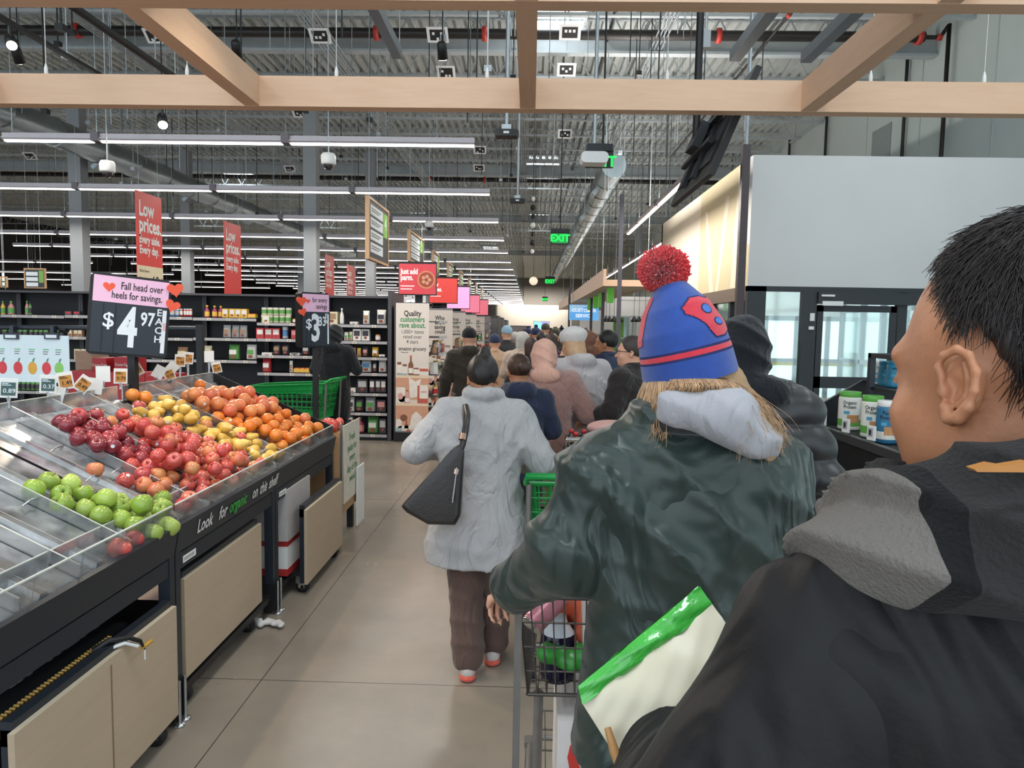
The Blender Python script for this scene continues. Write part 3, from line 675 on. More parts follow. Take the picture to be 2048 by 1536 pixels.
# track with spotlights above the produce
tr = thing('light_track', 'black light track behind the wooden grid on the produce side', 'light track', (-4.6, 6.5, 4.6))
MB().bx(-5.2, -5.14, 3.5, 9.5, 4.6, 4.64).build('rail', M_black, tr)
for y in (4.0, 9.0): MB().tube([(-5.17, y, 4.64), (-5.17, y, ZC-0.012)], 0.006, 3, cap=False).build('hanging_cable', M_cond, tr)
tr2 = thing('light_track', 'black light track seen below the wooden grid, with one lit spot', 'light track', (-3.4, 7, 4.2))
MB().bx(-3.73, -3.67, 3.0, 7.6, 4.2, 4.24).build('rail', M_black, tr2)
for y in (3.4, 7.2): MB().tube([(-3.7, y, 4.24), (-3.7, y, ZC-0.012)], 0.006, 3, cap=False).build('hanging_cable', M_cond, tr2)
M_spot = mat('spot_lens', '#fff2dc', 0.3, em=(1, 0.86, 0.66), emstr=30)
def spot(x, y, z, tgt, power, label, ang=70, group=None):
    r = thing('spotlight', label, 'spotlight', (x, y, z), group); d = (Vector(tgt)-Vector((x, y, z))).normalized()
    M_ = d.to_track_quat('-Z', 'Y').to_matrix().to_4x4()
    b = MB(); b.M = M_; b.lathe([(0.03, 0.1), (0.045, 0.08), (0.05, -0.06)], 14); b.build('lamp_head', M_black, r, local=True)
    b = MB(); b.M = M_; b.lathe([(0.041, -0.062), (0.041, -0.064)], 14); b.build('lens', M_spot, r, local=True)
    MB().tube([(0, 0, 0.04), (0, 0, 0.16), (0, 0, 0.17), (0, 0, ZC-z-0.05)], [0.012, 0.012, 0.006, 0.006], 6).build('stem', M_black, r, local=True)
    l = bpy.data.lights.new('spot', 'SPOT'); l.energy = power; l.color = (1, 0.86, 0.68); l.spot_size = math.radians(ang); l.spot_blend = 0.7; l.shadow_soft_size = 0.05
    o = bpy.data.objects.new('spotlight_beam', l); COL.objects.link(o); o.parent = r; o.location = d*0.09; o.rotation_euler = d.to_track_quat('-Z', 'Y').to_euler()
q = atY(22, 85, 6.6); spot(q.x, 6.6, q.z, (-2.2, 3.8, 1), 190, 'lit spotlight glaring above the produce beyond the wooden grid')
q = atY(325, 243, 6.9); spot(q.x, 6.9, q.z, (-2.1, 4.6, 1), 150, 'lit spotlight glaring just below the wooden grid')
for x, y, tx, ty, p in ((-2.9, 3.2, -2.0, 3.9, 110), (-2.9, 2.1, -1.9, 2.9, 80), (-0.9, 4.2, -1.95, 4.5, 110), (-0.9, 7.2, -0.8, 9.3, 90), (-2.9, 7.2, -3.6, 10.2, 90), (-5.2, 7.4, -5.8, 10.2, 90)):
    spot(x, y, 4.35, (tx, ty, 1), p, 'small black spotlight hung above the frame', 80, 'small hung spotlights')
    pass

# ============================================================ sloped produce bins
M_bin = mat('bin_charcoal', '#2c323b', 0.42, 0.35, var=0.06)
M_bin2 = mat('bin_black', '#17181b', 0.5, 0.2, var=0.1)
M_acr = clear_mat('clear_acrylic', (0.96, 0.97, 0.97), gloss=0.20, haze=0.10)
M_acr2 = clear_mat('scratched_acrylic', (0.93, 0.94, 0.94), gloss=0.32, haze=0.36, rough=0.12)
M_acre = mat('acrylic_edge', '#cfd2cc', 0.3, var=0.05)
M_txw = mat('print_white', '#e9e9e6', 0.6, var=0.02); M_txg = mat('print_green', '#3fae49', 0.6, var=0.02); M_txk = mat('print_black', '#1c1c1e', 0.6, var=0.02)
M_txd = mat('print_grey', '#6f6e6c', 0.6, var=0.02); M_txdg = mat('print_dark_green', '#2f8a4d', 0.6, var=0.02)
M_cast = mat('caster_rubber', '#1a1a1b', 0.6)
FX = -1.5; BXX = -2.42; Zf = 0.83; SL = 0.47
def zd(x): return Zf + (FX-x)*SL
nU = 0
for (y0, y1, lab) in ((1.78, 2.985, 'sloped acrylic produce bin with the green apples, mostly empty'), (2.995, 4.205, 'sloped produce bin heaped with red apples, lettered about organic'), (4.215, 5.49, 'sloped produce bin with pears and oranges at the far end')):
    r = thing('produce_bin', lab, 'produce bin', (FX, (y0+y1)/2, 0))
    # fascia board and rail
    b = MB(); b._a([(FX-0.02, y0, 0.745), (FX+0.0, y0, 0.745), (FX+0.022, y0, 0.872), (FX+0.0, y0, 0.876), (FX-0.02, y1, 0.745), (FX, y1, 0.745), (FX+0.022, y1, 0.872), (FX, y1, 0.876)],
                    [(0, 1, 2, 3), (7, 6, 5, 4), (1, 5, 6, 2), (3, 2, 6, 7), (0, 3, 7, 4), (0, 4, 5, 1)])
    b.build('front_fascia', M_bin, r)
    MB().bx(FX-0.03, FX-0.003, y0+0.045, y1-0.045, 0.665, 0.738).build('front_rail', M_bin, r)
    MB().bx(FX-0.05, FX-0.01, y0+0.045, y1-0.045, 0.09, 0.125).build('bottom_rail', M_bin2, r)
    for y in (y0, y1-0.042):
        b = MB(); b.bx(FX-0.05, FX, y, y+0.042, 0.03, 0.745); b.build('leg', M_bin, r)
        b = MB(); b.bx(BXX, BXX+0.05, y, y+0.042, 0.0, zd(BXX)); b.build('leg', M_bin2, r)
        b = MB(); b.bx(FX-0.06, FX+0.012, y-0.002, y+0.044, 0.02, 0.19, 0); b.tube([(FX+0.02, y+0.02, 0.0), (FX+0.02, y+0.02, 0.2)], 0.008, 6, 1); b.tube([(FX-0.02, y+0.05, 0.0), (FX-0.02, y+0.05, 0.16)], 0.007, 6, 1)
        b.lathe([(0.025, 0), (0.025, 0.008), (0.01, 0.012)], 8, 1, (FX+0.02, y+0.02, 0)); b.build('levelling_foot', [M_bin2, M_chrome], r)
    # sloped deck and back panel
    b = MB(); b._a([(FX, y0, zd(FX)-0.03), (BXX, y0, zd(BXX)-0.03), (BXX, y1, zd(BXX)-0.03), (FX, y1, zd(FX)-0.03), (FX, y0, zd(FX)-0.012), (BXX, y0, zd(BXX)-0.012), (BXX, y1, zd(BXX)-0.012), (FX, y1, zd(FX)-0.012)],
        [(0, 1, 2, 3), (7, 6, 5, 4), (0, 3, 7, 4), (1, 5, 6, 2), (0, 4, 5, 1), (3, 2, 6, 7)]); b.build('deck', M_bin2, r)
    MB().bx(BXX+0.02, BXX+0.03, y0, y1, 0.12, zd(BXX)-0.03).build('back_panel', M_bin2, r)
    # acrylic liner trays, dividers
    k = 4; w = (y1-y0)/k
    for i in range(k):
        a, c = y0+i*w+0.006, y0+(i+1)*w-0.006
        t_ = 0.004; b = MB()
        xa, xb = FX-0.03, BXX+0.01; off_ = [(a, 0.012), (a+w*0.30, 0.012), (a+w*0.33, 0.030), (a+w*0.44, 0.030), (a+w*0.47, 0.012), (c, 0.012)]
        b._a([(xa, y_, zd(xa)+h_) for y_, h_ in off_]+[(xb, y_, zd(xb)+h_) for y_, h_ in off_], [(q, q+1, q+7, q+6) for q in range(5)], 0)
        for y_, h_ in ((a+w*0.33, 0.030), (a+w*0.44, 0.030)): b._a([(xa, y_-0.0012, zd(xa)+h_+0.001), (xa, y_+0.0012, zd(xa)+h_+0.001), (xb, y_+0.0012, zd(xb)+h_+0.001), (xb, y_-0.0012, zd(xb)+h_+0.001)], [(0, 1, 2, 3)], 1)
        xm = FX-0.13; b.bx(xm-0.002, xm+0.002, a, c, zd(xm)+0.012, zd(xm)+0.06, 0); b.bx(xm-0.003, xm+0.003, a, c, zd(xm)+0.059, zd(xm)+0.063, 1)
        b.build('tray_liner', [M_acr2, M_acre], r)
    for i in range(1, k):
        y = y0+i*w; b = MB(); hh = 0.075
        b._a([(FX-0.02, y-0.003, zd(FX)), (BXX, y-0.003, zd(BXX)), (BXX, y-0.003, zd(BXX)+hh), (FX-0.02, y-0.003, zd(FX)+hh), (FX-0.02, y+0.003, zd(FX)), (BXX, y+0.003, zd(BXX)), (BXX, y+0.003, zd(BXX)+hh), (FX-0.02, y+0.003, zd(FX)+hh)],
             [(0, 1, 2, 3), (7, 6, 5, 4), (0, 3, 7, 4), (1, 5, 6, 2), (0, 4, 5, 1)], 0)
        b._a([(BXX, y-0.004, zd(BXX)+hh), (BXX, y+0.004, zd(BXX)+hh), (FX-0.02, y+0.004, zd(FX)+hh), (FX-0.02, y-0.004, zd(FX)+hh)], [(0, 1, 2, 3)], 1)
        b.build('divider', [M_acr, M_acre], r)
    b = MB(); b.bx(FX-0.004, FX+0.002, y0+0.01, y1-0.01, zd(FX)-0.01, 0.958, 0); b.bx(FX-0.005, FX+0.003, y0+0.01, y1-0.01, 0.957, 0.962, 1)
    for y in np.linspace(y0+0.12, y1-0.12, 5): b._a([(FX-0.01, y, 0.95), (FX-0.03, y+0.0, 0.86), (FX-0.03, y+0.005, 0.86), (FX-0.01, y+0.005, 0.95)], [(0, 1, 2, 3)], 1)
    b.build('front_lip', [M_acr, M_acre], r)
    b = MB(); ya = y0+0.03; n = 10; pts = []
    b.bx(BXX-0.004, BXX+0.002, y0+0.02, y1-0.02, zd(BXX), zd(BXX)+0.085, 0); b.bx(BXX-0.005, BXX+0.003, y0+0.02, y1-0.02, zd(BXX)+0.084, zd(BXX)+0.088, 1); b.build('back_lip', [M_acr2, M_acre], r)
    if nU == 2:
        b = MB(); y = y1-0.01; b._a([(FX, y, 0.75), (BXX, y, zd(BXX)-0.1), (BXX, y, zd(BXX)+0.08), (FX, y, 0.95), (FX, y+0.01, 0.75), (BXX, y+0.01, zd(BXX)-0.1), (BXX, y+0.01, zd(BXX)+0.08), (FX, y+0.01, 0.95)],
            [(0, 1, 2, 3), (7, 6, 5, 4), (0, 3, 7, 4), (1, 5, 6, 2), (0, 4, 5, 1), (3, 2, 6, 7)]); b.build('end_panel', M_bin2, r)
    if nU == 1:
        M_ = basis((FX+0.0135, y0+0.63, 0.812), (0, 1, 0), (0.173, 0, 1)); 
        for w_, x_, m_ in (('Look', -0.45, M_txw), ('for', -0.22, M_txw), ('organic', -0.10, M_txg), ('on', 0.20, M_txw), ('this', 0.31, M_txw), ('shelf', 0.45, M_txw)): MB().text(w_, M_, x_, 0.0, 0.092, 0, 0.022, 'LEFT', sx=0.82).build('printed_word', m_, r)
    if nU >= 1:
        M_ = basis((FX-0.002, y0+0.12, 0.70), (0, 1, 0), (0, 0, 1)); b = MB(); b.rect(M_, -0.05, 0.07, -0.016, 0.014, 0, 0.002)
        for q in range(7): b.rect(M_, -0.04+q*0.014, -0.034+q*0.014, -0.008, 0.006, 1, 0.0025)
        b.build('paper_label', [M_txw, M_txd], r)
    nU += 1
# pegs in the trays
for (px, py) in ((495, 738+20), (630, 905)): pass
for i, (px, py) in enumerate(((45, 1012), (172, 962), (222, 948), (98, 905))):
    dct = None; P0 = ray(px, py); t = (FX*SL+Zf+0.02-H)/(P0.z+P0.x*SL); q = CAMP+P0*t
    b = MB(); b.tube([q, q+Vector((0.02, 0.02, 0.02)), q+Vector((0.0, 0.10, 0.012)), q+Vector((-0.02, 0.10, -0.01))], 0.004, 5)
    solo(b, 'wire_clip', M_chrome, 'thin chrome wire clip lying in the empty acrylic trays', 'clip', q, 'wire clips in the empty trays')

# storage carts with wood front panels beneath the bins
M_pan = wood_mat('pale_laminate', '#b39e86', '#c3ae95', 'Y', 0.45)
M_pane = wood_mat('laminate_edge', '#cbbba2', '#d6c6ae', 'Y', 0.5)
def under_cart(x, y0, y1, z0, z1, label, opened=False):
    r = thing('storage_cart', label, 'storage cart', (x, (y0+y1)/2, 0))
    b = MB(); b.bx(x, x+0.02, y0, y1, z0, z1, 0); b.bx(x+0.0005, x+0.0195, y0, y1, z1, z1+0.001, 1); b.build('wood_panel', [M_pan, M_pane], r)
    b = MB(); b.bx(x-0.035, x, y0+0.02, y1-0.005, z1-0.05, z1+0.025); b.bx(x-0.035, x, y0+0.02, y0+0.05, z0, z1); b.bx(x-0.035, x, y1-0.04, y1-0.01, z0, z1); b.build('frame', M_bin, r)
    MB().bx(x-0.75, x-0.02, y0+0.03, y1-0.03, 0.12, 0.145).build('shelf', M_bin2, r)
    MB().bx(x-0.75, x-0.72, y0+0.03, y1-0.03, 0.14, z1).build('rear_panel', M_bin2, r)
    for y in (y0+0.07, y1-0.09):
        for xx_ in (x-0.05, x-0.68):
            b = MB(); M_ = Matrix.Rotation(PI/2, 4, 'X'); b.lathe([(0.02, -0.016), (0.042, -0.014), (0.042, 0.014), (0.02, 0.016)], 14, 0, (xx_+0.02, y, 0.042), M=M_)
            b.box((xx_+0.01, y, 0.09), (0.06, 0.05, 0.05), 1); b.tube([(xx_+0.02, y-0.022, 0.042), (xx_+0.02, y+0.022, 0.042)], 0.01, 6, 1); b.bx(xx_-0.005, xx_+0.035, y-0.022, y-0.018, 0.035, 0.11, 1); b.bx(xx_-0.005, xx_+0.035, y+0.018, y+0.022, 0.035, 0.11, 1)
            b.build('caster', [M_cast, M_chrome], r)
    return r
cA = under_cart(-1.475, 1.95, 2.905, 0.085, 0.555, 'storage cart with wood panel under the green apple bin, a strap over it')
b = MB(); M_ = basis((-1.4545, 2.43, 0.3), (0, 1, 0), (0, 0, 1)); b.rect(M_, -0.004, 0.004, -0.215, 0.23, 0, 0.0008); b.build('stain_line', mat('glue_stain', '#8a7258', 0.6), cA)
under_cart(-1.53, 3.09, 4.01, 0.145, 0.60, 'storage cart with wood panel under the red apple bin, pushed in')
under_cart(-1.41, 4.47, 5.33, 0.075, 0.557, 'storage cart with wood panel pulled out under the orange bin')
# things in the carts
b = MB(); b.bx(-2.1, -1.56, 1.99, 2.72, 0.15, 0.56, 0); b.bx(-1.56, -1.545, 1.99, 2.6, 0.50, 0.55, 2)
M_ = basis((-1.70, 2.32, 0.561), (0, 1, 0), (-1, 0, 0)); b.text('RAINIER', M_, 0, 0.0, 0.19, 1, 0.02)
for k in range(34): b.tube([(-1.552, 1.995+k*0.0175, 0.566), (-1.543, 2.004+k*0.0175, 0.560)], 0.0055, 5, 3)
solo(b, 'fruit_carton', [mat('black_carton', '#15171a', 0.5), mat('carton_green_grey', '#7d8a80', 0.5), mat('gold_trim', '#7d5c25', 0.4, 0.3), mat('gold_braid', '#d6ae62', 0.35, 0.4)], 'black fruit carton with grey-green lettering and gold trim inside the first cart', 'carton', (-1.8, 2.3, 0.15))
b = MB(); q = Vector((-1.47, 2.48, 0.58)); b.tube([q+Vector((-0.06, -0.03, -0.01)), q+Vector((-0.02, 0.0, 0.015)), q+Vector((0.03, 0.04, 0.01)), q+Vector((0.05, 0.08, -0.02)), q+Vector((0.055, 0.10, -0.06))], [0.012, 0.012, 0.009, 0.008, 0.003], 6, 0)
b.tube([q+Vector((-0.055, -0.03, -0.022)), q+Vector((0.02, 0.03, -0.005)), q+Vector((0.045, 0.07, -0.035))], 0.008, 5, 1); b.tube([q+Vector((0.05, 0.09, -0.05)), q+Vector((0.06, 0.14, -0.045))], 0.008, 5, 2); b.tube([q+Vector((0.055, 0.1, -0.06)), q+Vector((0.055, 0.1, -0.1))], 0.003, 4, 1)
solo(b, 'strap_tag', [M_black, M_white, mat('yellow_tip', '#c79a3a', 0.5)], 'black and white strap with yellow tip hanging over the wood panel', 'strap', q)
M_cw = mat('white_carton', '#b9b3b1', 0.6, var=0.05); M_cr = mat('red_carton', '#b8322f', 0.5, var=0.05); M_or = mat('orange_print', '#d77a3b', 0.5)
b = MB(); b.bx(-2.0, -1.50, 4.42, 4.85, 0.145, 0.372, 0); b.bx(-2.001, -1.499, 4.419, 4.851, 0.145, 0.19, 1); b.bx(-2.001, -1.499, 4.419, 4.851, 0.335, 0.373, 1)
M_ = basis((-1.6, 4.417, 0.262), (1, 0, 0), (0, 0, 1)); b.disc(M_, 0, 0.032, 0.034, None, 2, 0.002); b.disc(M_, 0, -0.036, 0.034, None, 2, 0.002); b.rect(M_, -0.012, 0.012, 0.09, 0.1, 3, 0.002); b.rect(M_, -0.012, 0.012, -0.1, -0.09, 3, 0.002)
solo(b, 'fruit_carton', [M_txw, M_cr, M_or, M_black], 'red and white carton printed with two orange fruit discs, bottom of the stack', 'carton', (-1.7, 4.6, 0.145))
b = MB(); b.bx(-2.0, -1.49, 4.40, 4.86, 0.374, 0.70, 0); M_ = basis((-1.7, 4.62, 0.7005), (1, 0, 0), (0, 1, 0)); M2_ = basis((-1.6, 4.399, 0.5), (1, 0, 0), (0, 0, 1))
for k in range(4): b.flat(M_, [(-0.2+k*0.11, -0.15), (-0.13+k*0.11, -0.15), (-0.15+k*0.11, 0.15), (-0.21+k*0.11, 0.15)], 1, 0.002)
for k in range(3): b.rect(M2_, -0.04, -0.005, 0.12-k*0.07, 0.135-k*0.07, 2, 0.001)
b.rect(M_, -0.28, 0.2, 0.17, 0.2, 2, 0.002)
solo(b, 'fruit_carton', [M_cw, M_txk, M_txd], 'white carton with black stripes on its lid, resting on the red carton', 'carton', (-1.7, 4.62, 0.374))
# crumpled paper on the floor
s_ = SDF((-1.5, 4.0, -0.02), (-1.2, 4.2, 0.1), 0.006); rs = random.Random(5)
for k in range(9): s_.ell((-1.44+k*0.023, 4.1+rs.uniform(-0.02, 0.02), 0.018), (0.02, 0.03, rs.uniform(0.012, 0.024)), 0.008)
q = atZ(532, 1253, 0); o = s_.obj('paper_wad', mat('crumpled_paper', '#d8d5d3', 0.7)); o.location = (q.x+1.35, q.y-4.1, 0.004); tag(o, 'crumpled white paper on the floor beside the bin foot', 'paper')

# ============================================================ fruit
def fruit_proto(kind):
    b = MB()
    if kind in ('apple', 'green'):
        R = 1.0; pr = [(0.02, -0.70), (0.16, -0.78), (0.40, -0.84), (0.66, -0.74), (0.88, -0.42), (0.99, 0.0), (0.96, 0.36), (0.80, 0.68), (0.52, 0.84), (0.28, 0.82), (0.12, 0.70), (0.03, 0.58)]
        b.lathe(pr, 16, 0); b.v = [(x*(1+0.03*math.cos(5*math.atan2(y, x))*(1 if z < -0.3 else 0.3)), y*(1+0.03*math.cos(5*math.atan2(y, x))*(1 if z < -0.3 else 0.3)), z) for x, y, z in b.v]
    elif kind == 'pear':
        pr = [(0.05, -0.95), (0.45, -0.95), (0.78, -0.72), (0.90, -0.35), (0.84, 0.05), (0.62, 0.45), (0.46, 0.80), (0.36, 1.05), (0.16, 1.18), (0.03, 1.16)]
        b.lathe(pr, 14, 0)
    else:
        b.ball((0, 0, 0), (1, 1, 0.96), 16, 0)
    return b
STEM = MB().tube([(0, 0, 0.6), (0.05, 0.03, 0.85), (0.12, 0.06, 1.02)], [0.045, 0.035, 0.05], 5)
def fmat(name, c1, c2, c3, rough=0.25, sc=2.5):
    m = mat(name, c1, rough, var=0.02, coat=0.3); nt = m.node_tree; N = nt.nodes; L = nt.links
    nz = [n for n in N if n.type == 'TEX_NOISE'][0]; nz.inputs['Scale'].default_value = sc; nz.inputs['Detail'].default_value = 5; nz.inputs['Distortion'].default_value = 0.4
    mp = [n for n in N if n.type == 'MAPPING'][0]; mp.inputs['Scale'].default_value = (1, 1, 0.35)
    oi = N.new('ShaderNodeObjectInfo'); ad = N.new('ShaderNodeVectorMath'); ad.operation = 'SCALE'; ad.inputs[0].default_value = (31, 17, 23); L.new(oi.outputs['Random'], ad.inputs['Scale']); L.new(ad.outputs[0], mp.inputs['Location'])
    cr = N.new('ShaderNodeValToRGB'); el = cr.color_ramp.elements; el[0].position = 0.30; el[0].color = (*hexc(c1), 1); el[1].position = 0.66; el[1].color = (*hexc(c3), 1); e = el.new(0.47); e.color = (*hexc(c2), 1)
    L.new(nz.outputs['Fac'], cr.inputs[0]); hs = N.new('ShaderNodeHueSaturation'); L.new(cr.outputs[0], hs.inputs['Color'])
    mr = N.new('ShaderNodeMapRange'); mr.inputs[3].default_value = 0.85; mr.inputs[4].default_value = 1.15; L.new(oi.outputs['Random'], mr.inputs[0]); L.new(mr.outputs[0], hs.inputs['Value'])
    L.new(hs.outputs[0], N['Principled BSDF'].inputs['Base Color']); return m
M_stem = mat('stem_brown', '#5d4526', 0.7); M_stick = mat('fruit_sticker', '#dfe6ea', 0.4)
FK = {
 'green': ('green_apple', 'apple', fmat('green_apple_skin', '#7c9a33', '#95b144', '#b3c660', 0.28), 0.0415, 'green apple in the acrylic trays of the first bin', 'green apples'),
 'gala': ('red_apple', 'apple', fmat('gala_skin', '#b93a33', '#c9524a', '#dd9a5c', 0.25), 0.0375, 'red and yellow blushed apple in the apple heap', 'blushed apples in the heap'),
 'dark': ('dark_red_apple', 'apple', fmat('dark_red_skin', '#6f1f2b', '#8c2c38', '#b8474a', 0.25), 0.038, 'deep crimson apple at the back edge of the heap', 'crimson apples'),
 'pink': ('red_apple', 'apple', fmat('pink_skin', '#b8343a', '#cf5552', '#d98268', 0.25), 0.039, 'pinkish red apple along the front of the heap', 'pinkish red apples'),
 'pear': ('yellow_pear', 'pear', fmat('pear_skin', '#c4963a', '#dcae48', '#e8c668', 0.35), 0.040, 'yellow pear between the apples and the oranges', 'yellow pears'),
 'orange': ('orange', 'orange', fmat('orange_skin', '#dd6f1d', '#e8812a', '#f0963f', 0.35, 1.5), 0.041, 'orange in the heap of citrus at the far bin', 'oranges in the far bin'),
 'grape': ('grapefruit', 'orange', fmat('grapefruit_skin', '#d9684a', '#e58055', '#ea9a5a', 0.32, 1.2), 0.046, 'pinkish grapefruit at the back of the citrus heap', 'grapefruit at the back'),
}
PROTO = {}
def get_proto(k, stick):
    key = (k, stick)
    if key in PROTO: return PROTO[key]
    nm, sh, m, r, lb, grp = FK[k]
    if k not in PROTO:
        b = fruit_proto('apple' if sh == 'apple' else sh); b.v = [(x*r, y*r, z*r) for x, y, z in b.v]; PROTO[k] = b
        s2 = MB(); s2.v = [(x*r, y*r, z*r*(1.25 if sh == 'pear' else 1)) for x, y, z in STEM.v]; s2.f = STEM.f; s2.m = STEM.m; s2.sm = STEM.sm; PROTO[k+'s'] = s2
    o = PROTO[k].build(nm, m); tag(o, lb, 'pear' if sh == 'pear' else ('apple' if sh == 'apple' else ('orange' if k == 'orange' else 'grapefruit')), grp)
    if sh != 'orange': PROTO[k+'s'].build('stem', M_stem, o)
    if stick:
        s3 = MB(); Ms = basis((0.0, 0, 0), (0, 1, 0), (0, 0, 1))
        n = 8; s3.v = [(r*1.005*math.cos(0.22*math.cos(2*PI*i/n)) , r*1.005*math.sin(0.22*math.cos(2*PI*i/n)), r*0.22*math.sin(2*PI*i/n)) for i in range(n)]; s3.f = [tuple(range(n))]; s3.m = [0]; s3.sm = [False]
        s3.v = [(v[0]+0.0006, v[1], v[2]) for v in s3.v]; s3.build('sticker', M_stick, o)
    PROTO[key] = (o, [False]); return PROTO[key]
def put_fruit(k, p, rs):
    o, used = get_proto(k, rs.random() < 0.28)
    c = o if not used[0] else copy_tree(o)
    used[0] = True; sh = FK[k][1]
    c.location = p
    if sh == 'pear': c.rotation_euler = (rs.uniform(1.0, 2.0), rs.uniform(-0.4, 0.4), rs.uniform(0, 6.28))
    else: c.rotation_euler = (rs.uniform(-0.9, 0.9), rs.uniform(-0.9, 0.9), rs.uniform(0, 6.28))
    s_ = rs.uniform(0.93, 1.07); c.scale = (s_, s_, s_); return c
def on_deck(px, py, h):
    d = ray(px, py); t = (FX*SL+Zf+h-H)/(d.z+d.x*SL); return CAMP+d*t
FR = []   # (pos, r)
rf = random.Random(11)
for (cx, cy) in ((190, 795), (275, 748), (400, 765), (345, 822), (355, 878), (475, 822), (475, 905), (548, 858), (540, 945), (622, 895), (665, 870), (655, 972), (725, 1003), (735, 912), (795, 958), (835, 930), (925, 850), (912, 925), (962, 1005), (870, 1042), (700, 945), (600, 935)):
    p = on_deck(cx/2.844, 700+cy/2.844, 0.05+0.0*rf.random()); 
    for tries in range(30):
        bad = [(q, r) for q, r in FR if (q-p).length < (r+0.0415)*0.93]
        if not bad: break
        p = p + (p-bad[0][0]).normalized()*0.008 + Vector((0, 0, 0.004))
    FR.append((p, 0.0415)); put_fruit('green', p, rf)
for (cx, cy) in ((680, 1130), (765, 1080)):
    p = on_deck(cx/2.844, 700+cy/2.844, 0.045); FR.append((p, 0.042)); put_fruit('pink', p, rf)
for (cx, cy) in ((540, 682), (750, 660), (712, 745), (820, 768), (885, 800), (935, 770)):
    p = on_deck(cx/2.844, 700+cy/2.844, 0.045); FR.append((p, 0.038)); put_fruit('gala', p, rf)
def inpoly(x, y, P):
    c = False; j = len(P)-1
    for i in range(len(P)):
        if (P[i][1] > y) != (P[j][1] > y) and x < (P[j][0]-P[i][0])*(y-P[i][1])/(P[j][1]-P[i][1]+1e-9)+P[i][0]: c = not c
        j = i
    return c
ZONES = [
 ('dark', [(118, 845), (180, 825), (225, 850), (300, 905), (275, 930), (215, 905), (130, 872)], 2),
 ('gala', [(190, 832), (240, 826), (330, 850), (420, 885), (475, 910), (540, 935), (500, 965), (430, 975), (345, 985), (300, 950), (330, 930), (235, 870)], 3),
 ('pink', [(240, 925), (330, 930), (500, 930), (555, 935), (530, 975), (440, 1000), (370, 1042), (335, 1045), (340, 1000), (300, 985), (262, 955)], 2),
 ('pear', [(270, 812), (330, 795), (385, 820), (400, 840), (460, 855), (500, 870), (555, 905), (610, 895), (600, 925), (560, 930), (480, 910), (400, 885), (345, 855), (280, 838)], 2),
 ('grape', [(370, 792), (430, 780), (480, 775), (545, 795), (560, 815), (490, 830), (425, 822), (385, 812)], 2),
 ('orange', [(420, 830), (490, 832), (560, 818), (600, 822), (648, 842), (662, 862), (640, 878), (600, 892), (560, 893), (515, 868), (460, 850)], 2),
]
for k, P, layers in ZONES:
    r = FK[k][3]; x0, x1 = min(p[0] for p in P), max(p[0] for p in P); y0, y1 = min(p[1] for p in P), max(p[1] for p in P); loc_ = []
    for layer in range(layers):
        h = 0.012 + r*(1.0+1.35*layer)
        for t in range(900):
            px, py = rf.uniform(x0, x1), rf.uniform(y0, y1)
            if not inpoly(px, py, P): continue
            p = on_deck(px, py, h); p.z += rf.uniform(-0.006, 0.006)
            if p.x > FX-r-0.01 or p.x < BXX+r or p.y > 5.46-r: continue
            if any((q-p).length < (r+r2)*0.93 for q, r2 in FR): continue
            if layer and sum(1 for q, r2 in loc_ if (q-p).length < 2.9*r) < 3: continue
            FR.append((p, r)); loc_.append((p, r)); kk = k
            if k == 'pear' and rf.random() < 0.04: kk = 'gala'
            if k == 'orange' and px > 600 and rf.random() < 0.3: kk = 'grape'
            put_fruit(kk, p, rf)
# loose pieces against the rear lips (seen through the acrylic)
for px, py, k in ((265, 790, 'orange'), (290, 795, 'orange'), (350, 770, 'grape'), (375, 763, 'grape'), (400, 770, 'orange')):
    p = on_deck(px, py, 0.06)
    if p.x > BXX+0.04: FR.append((p, 0.04)); put_fruit(k, p, rf)
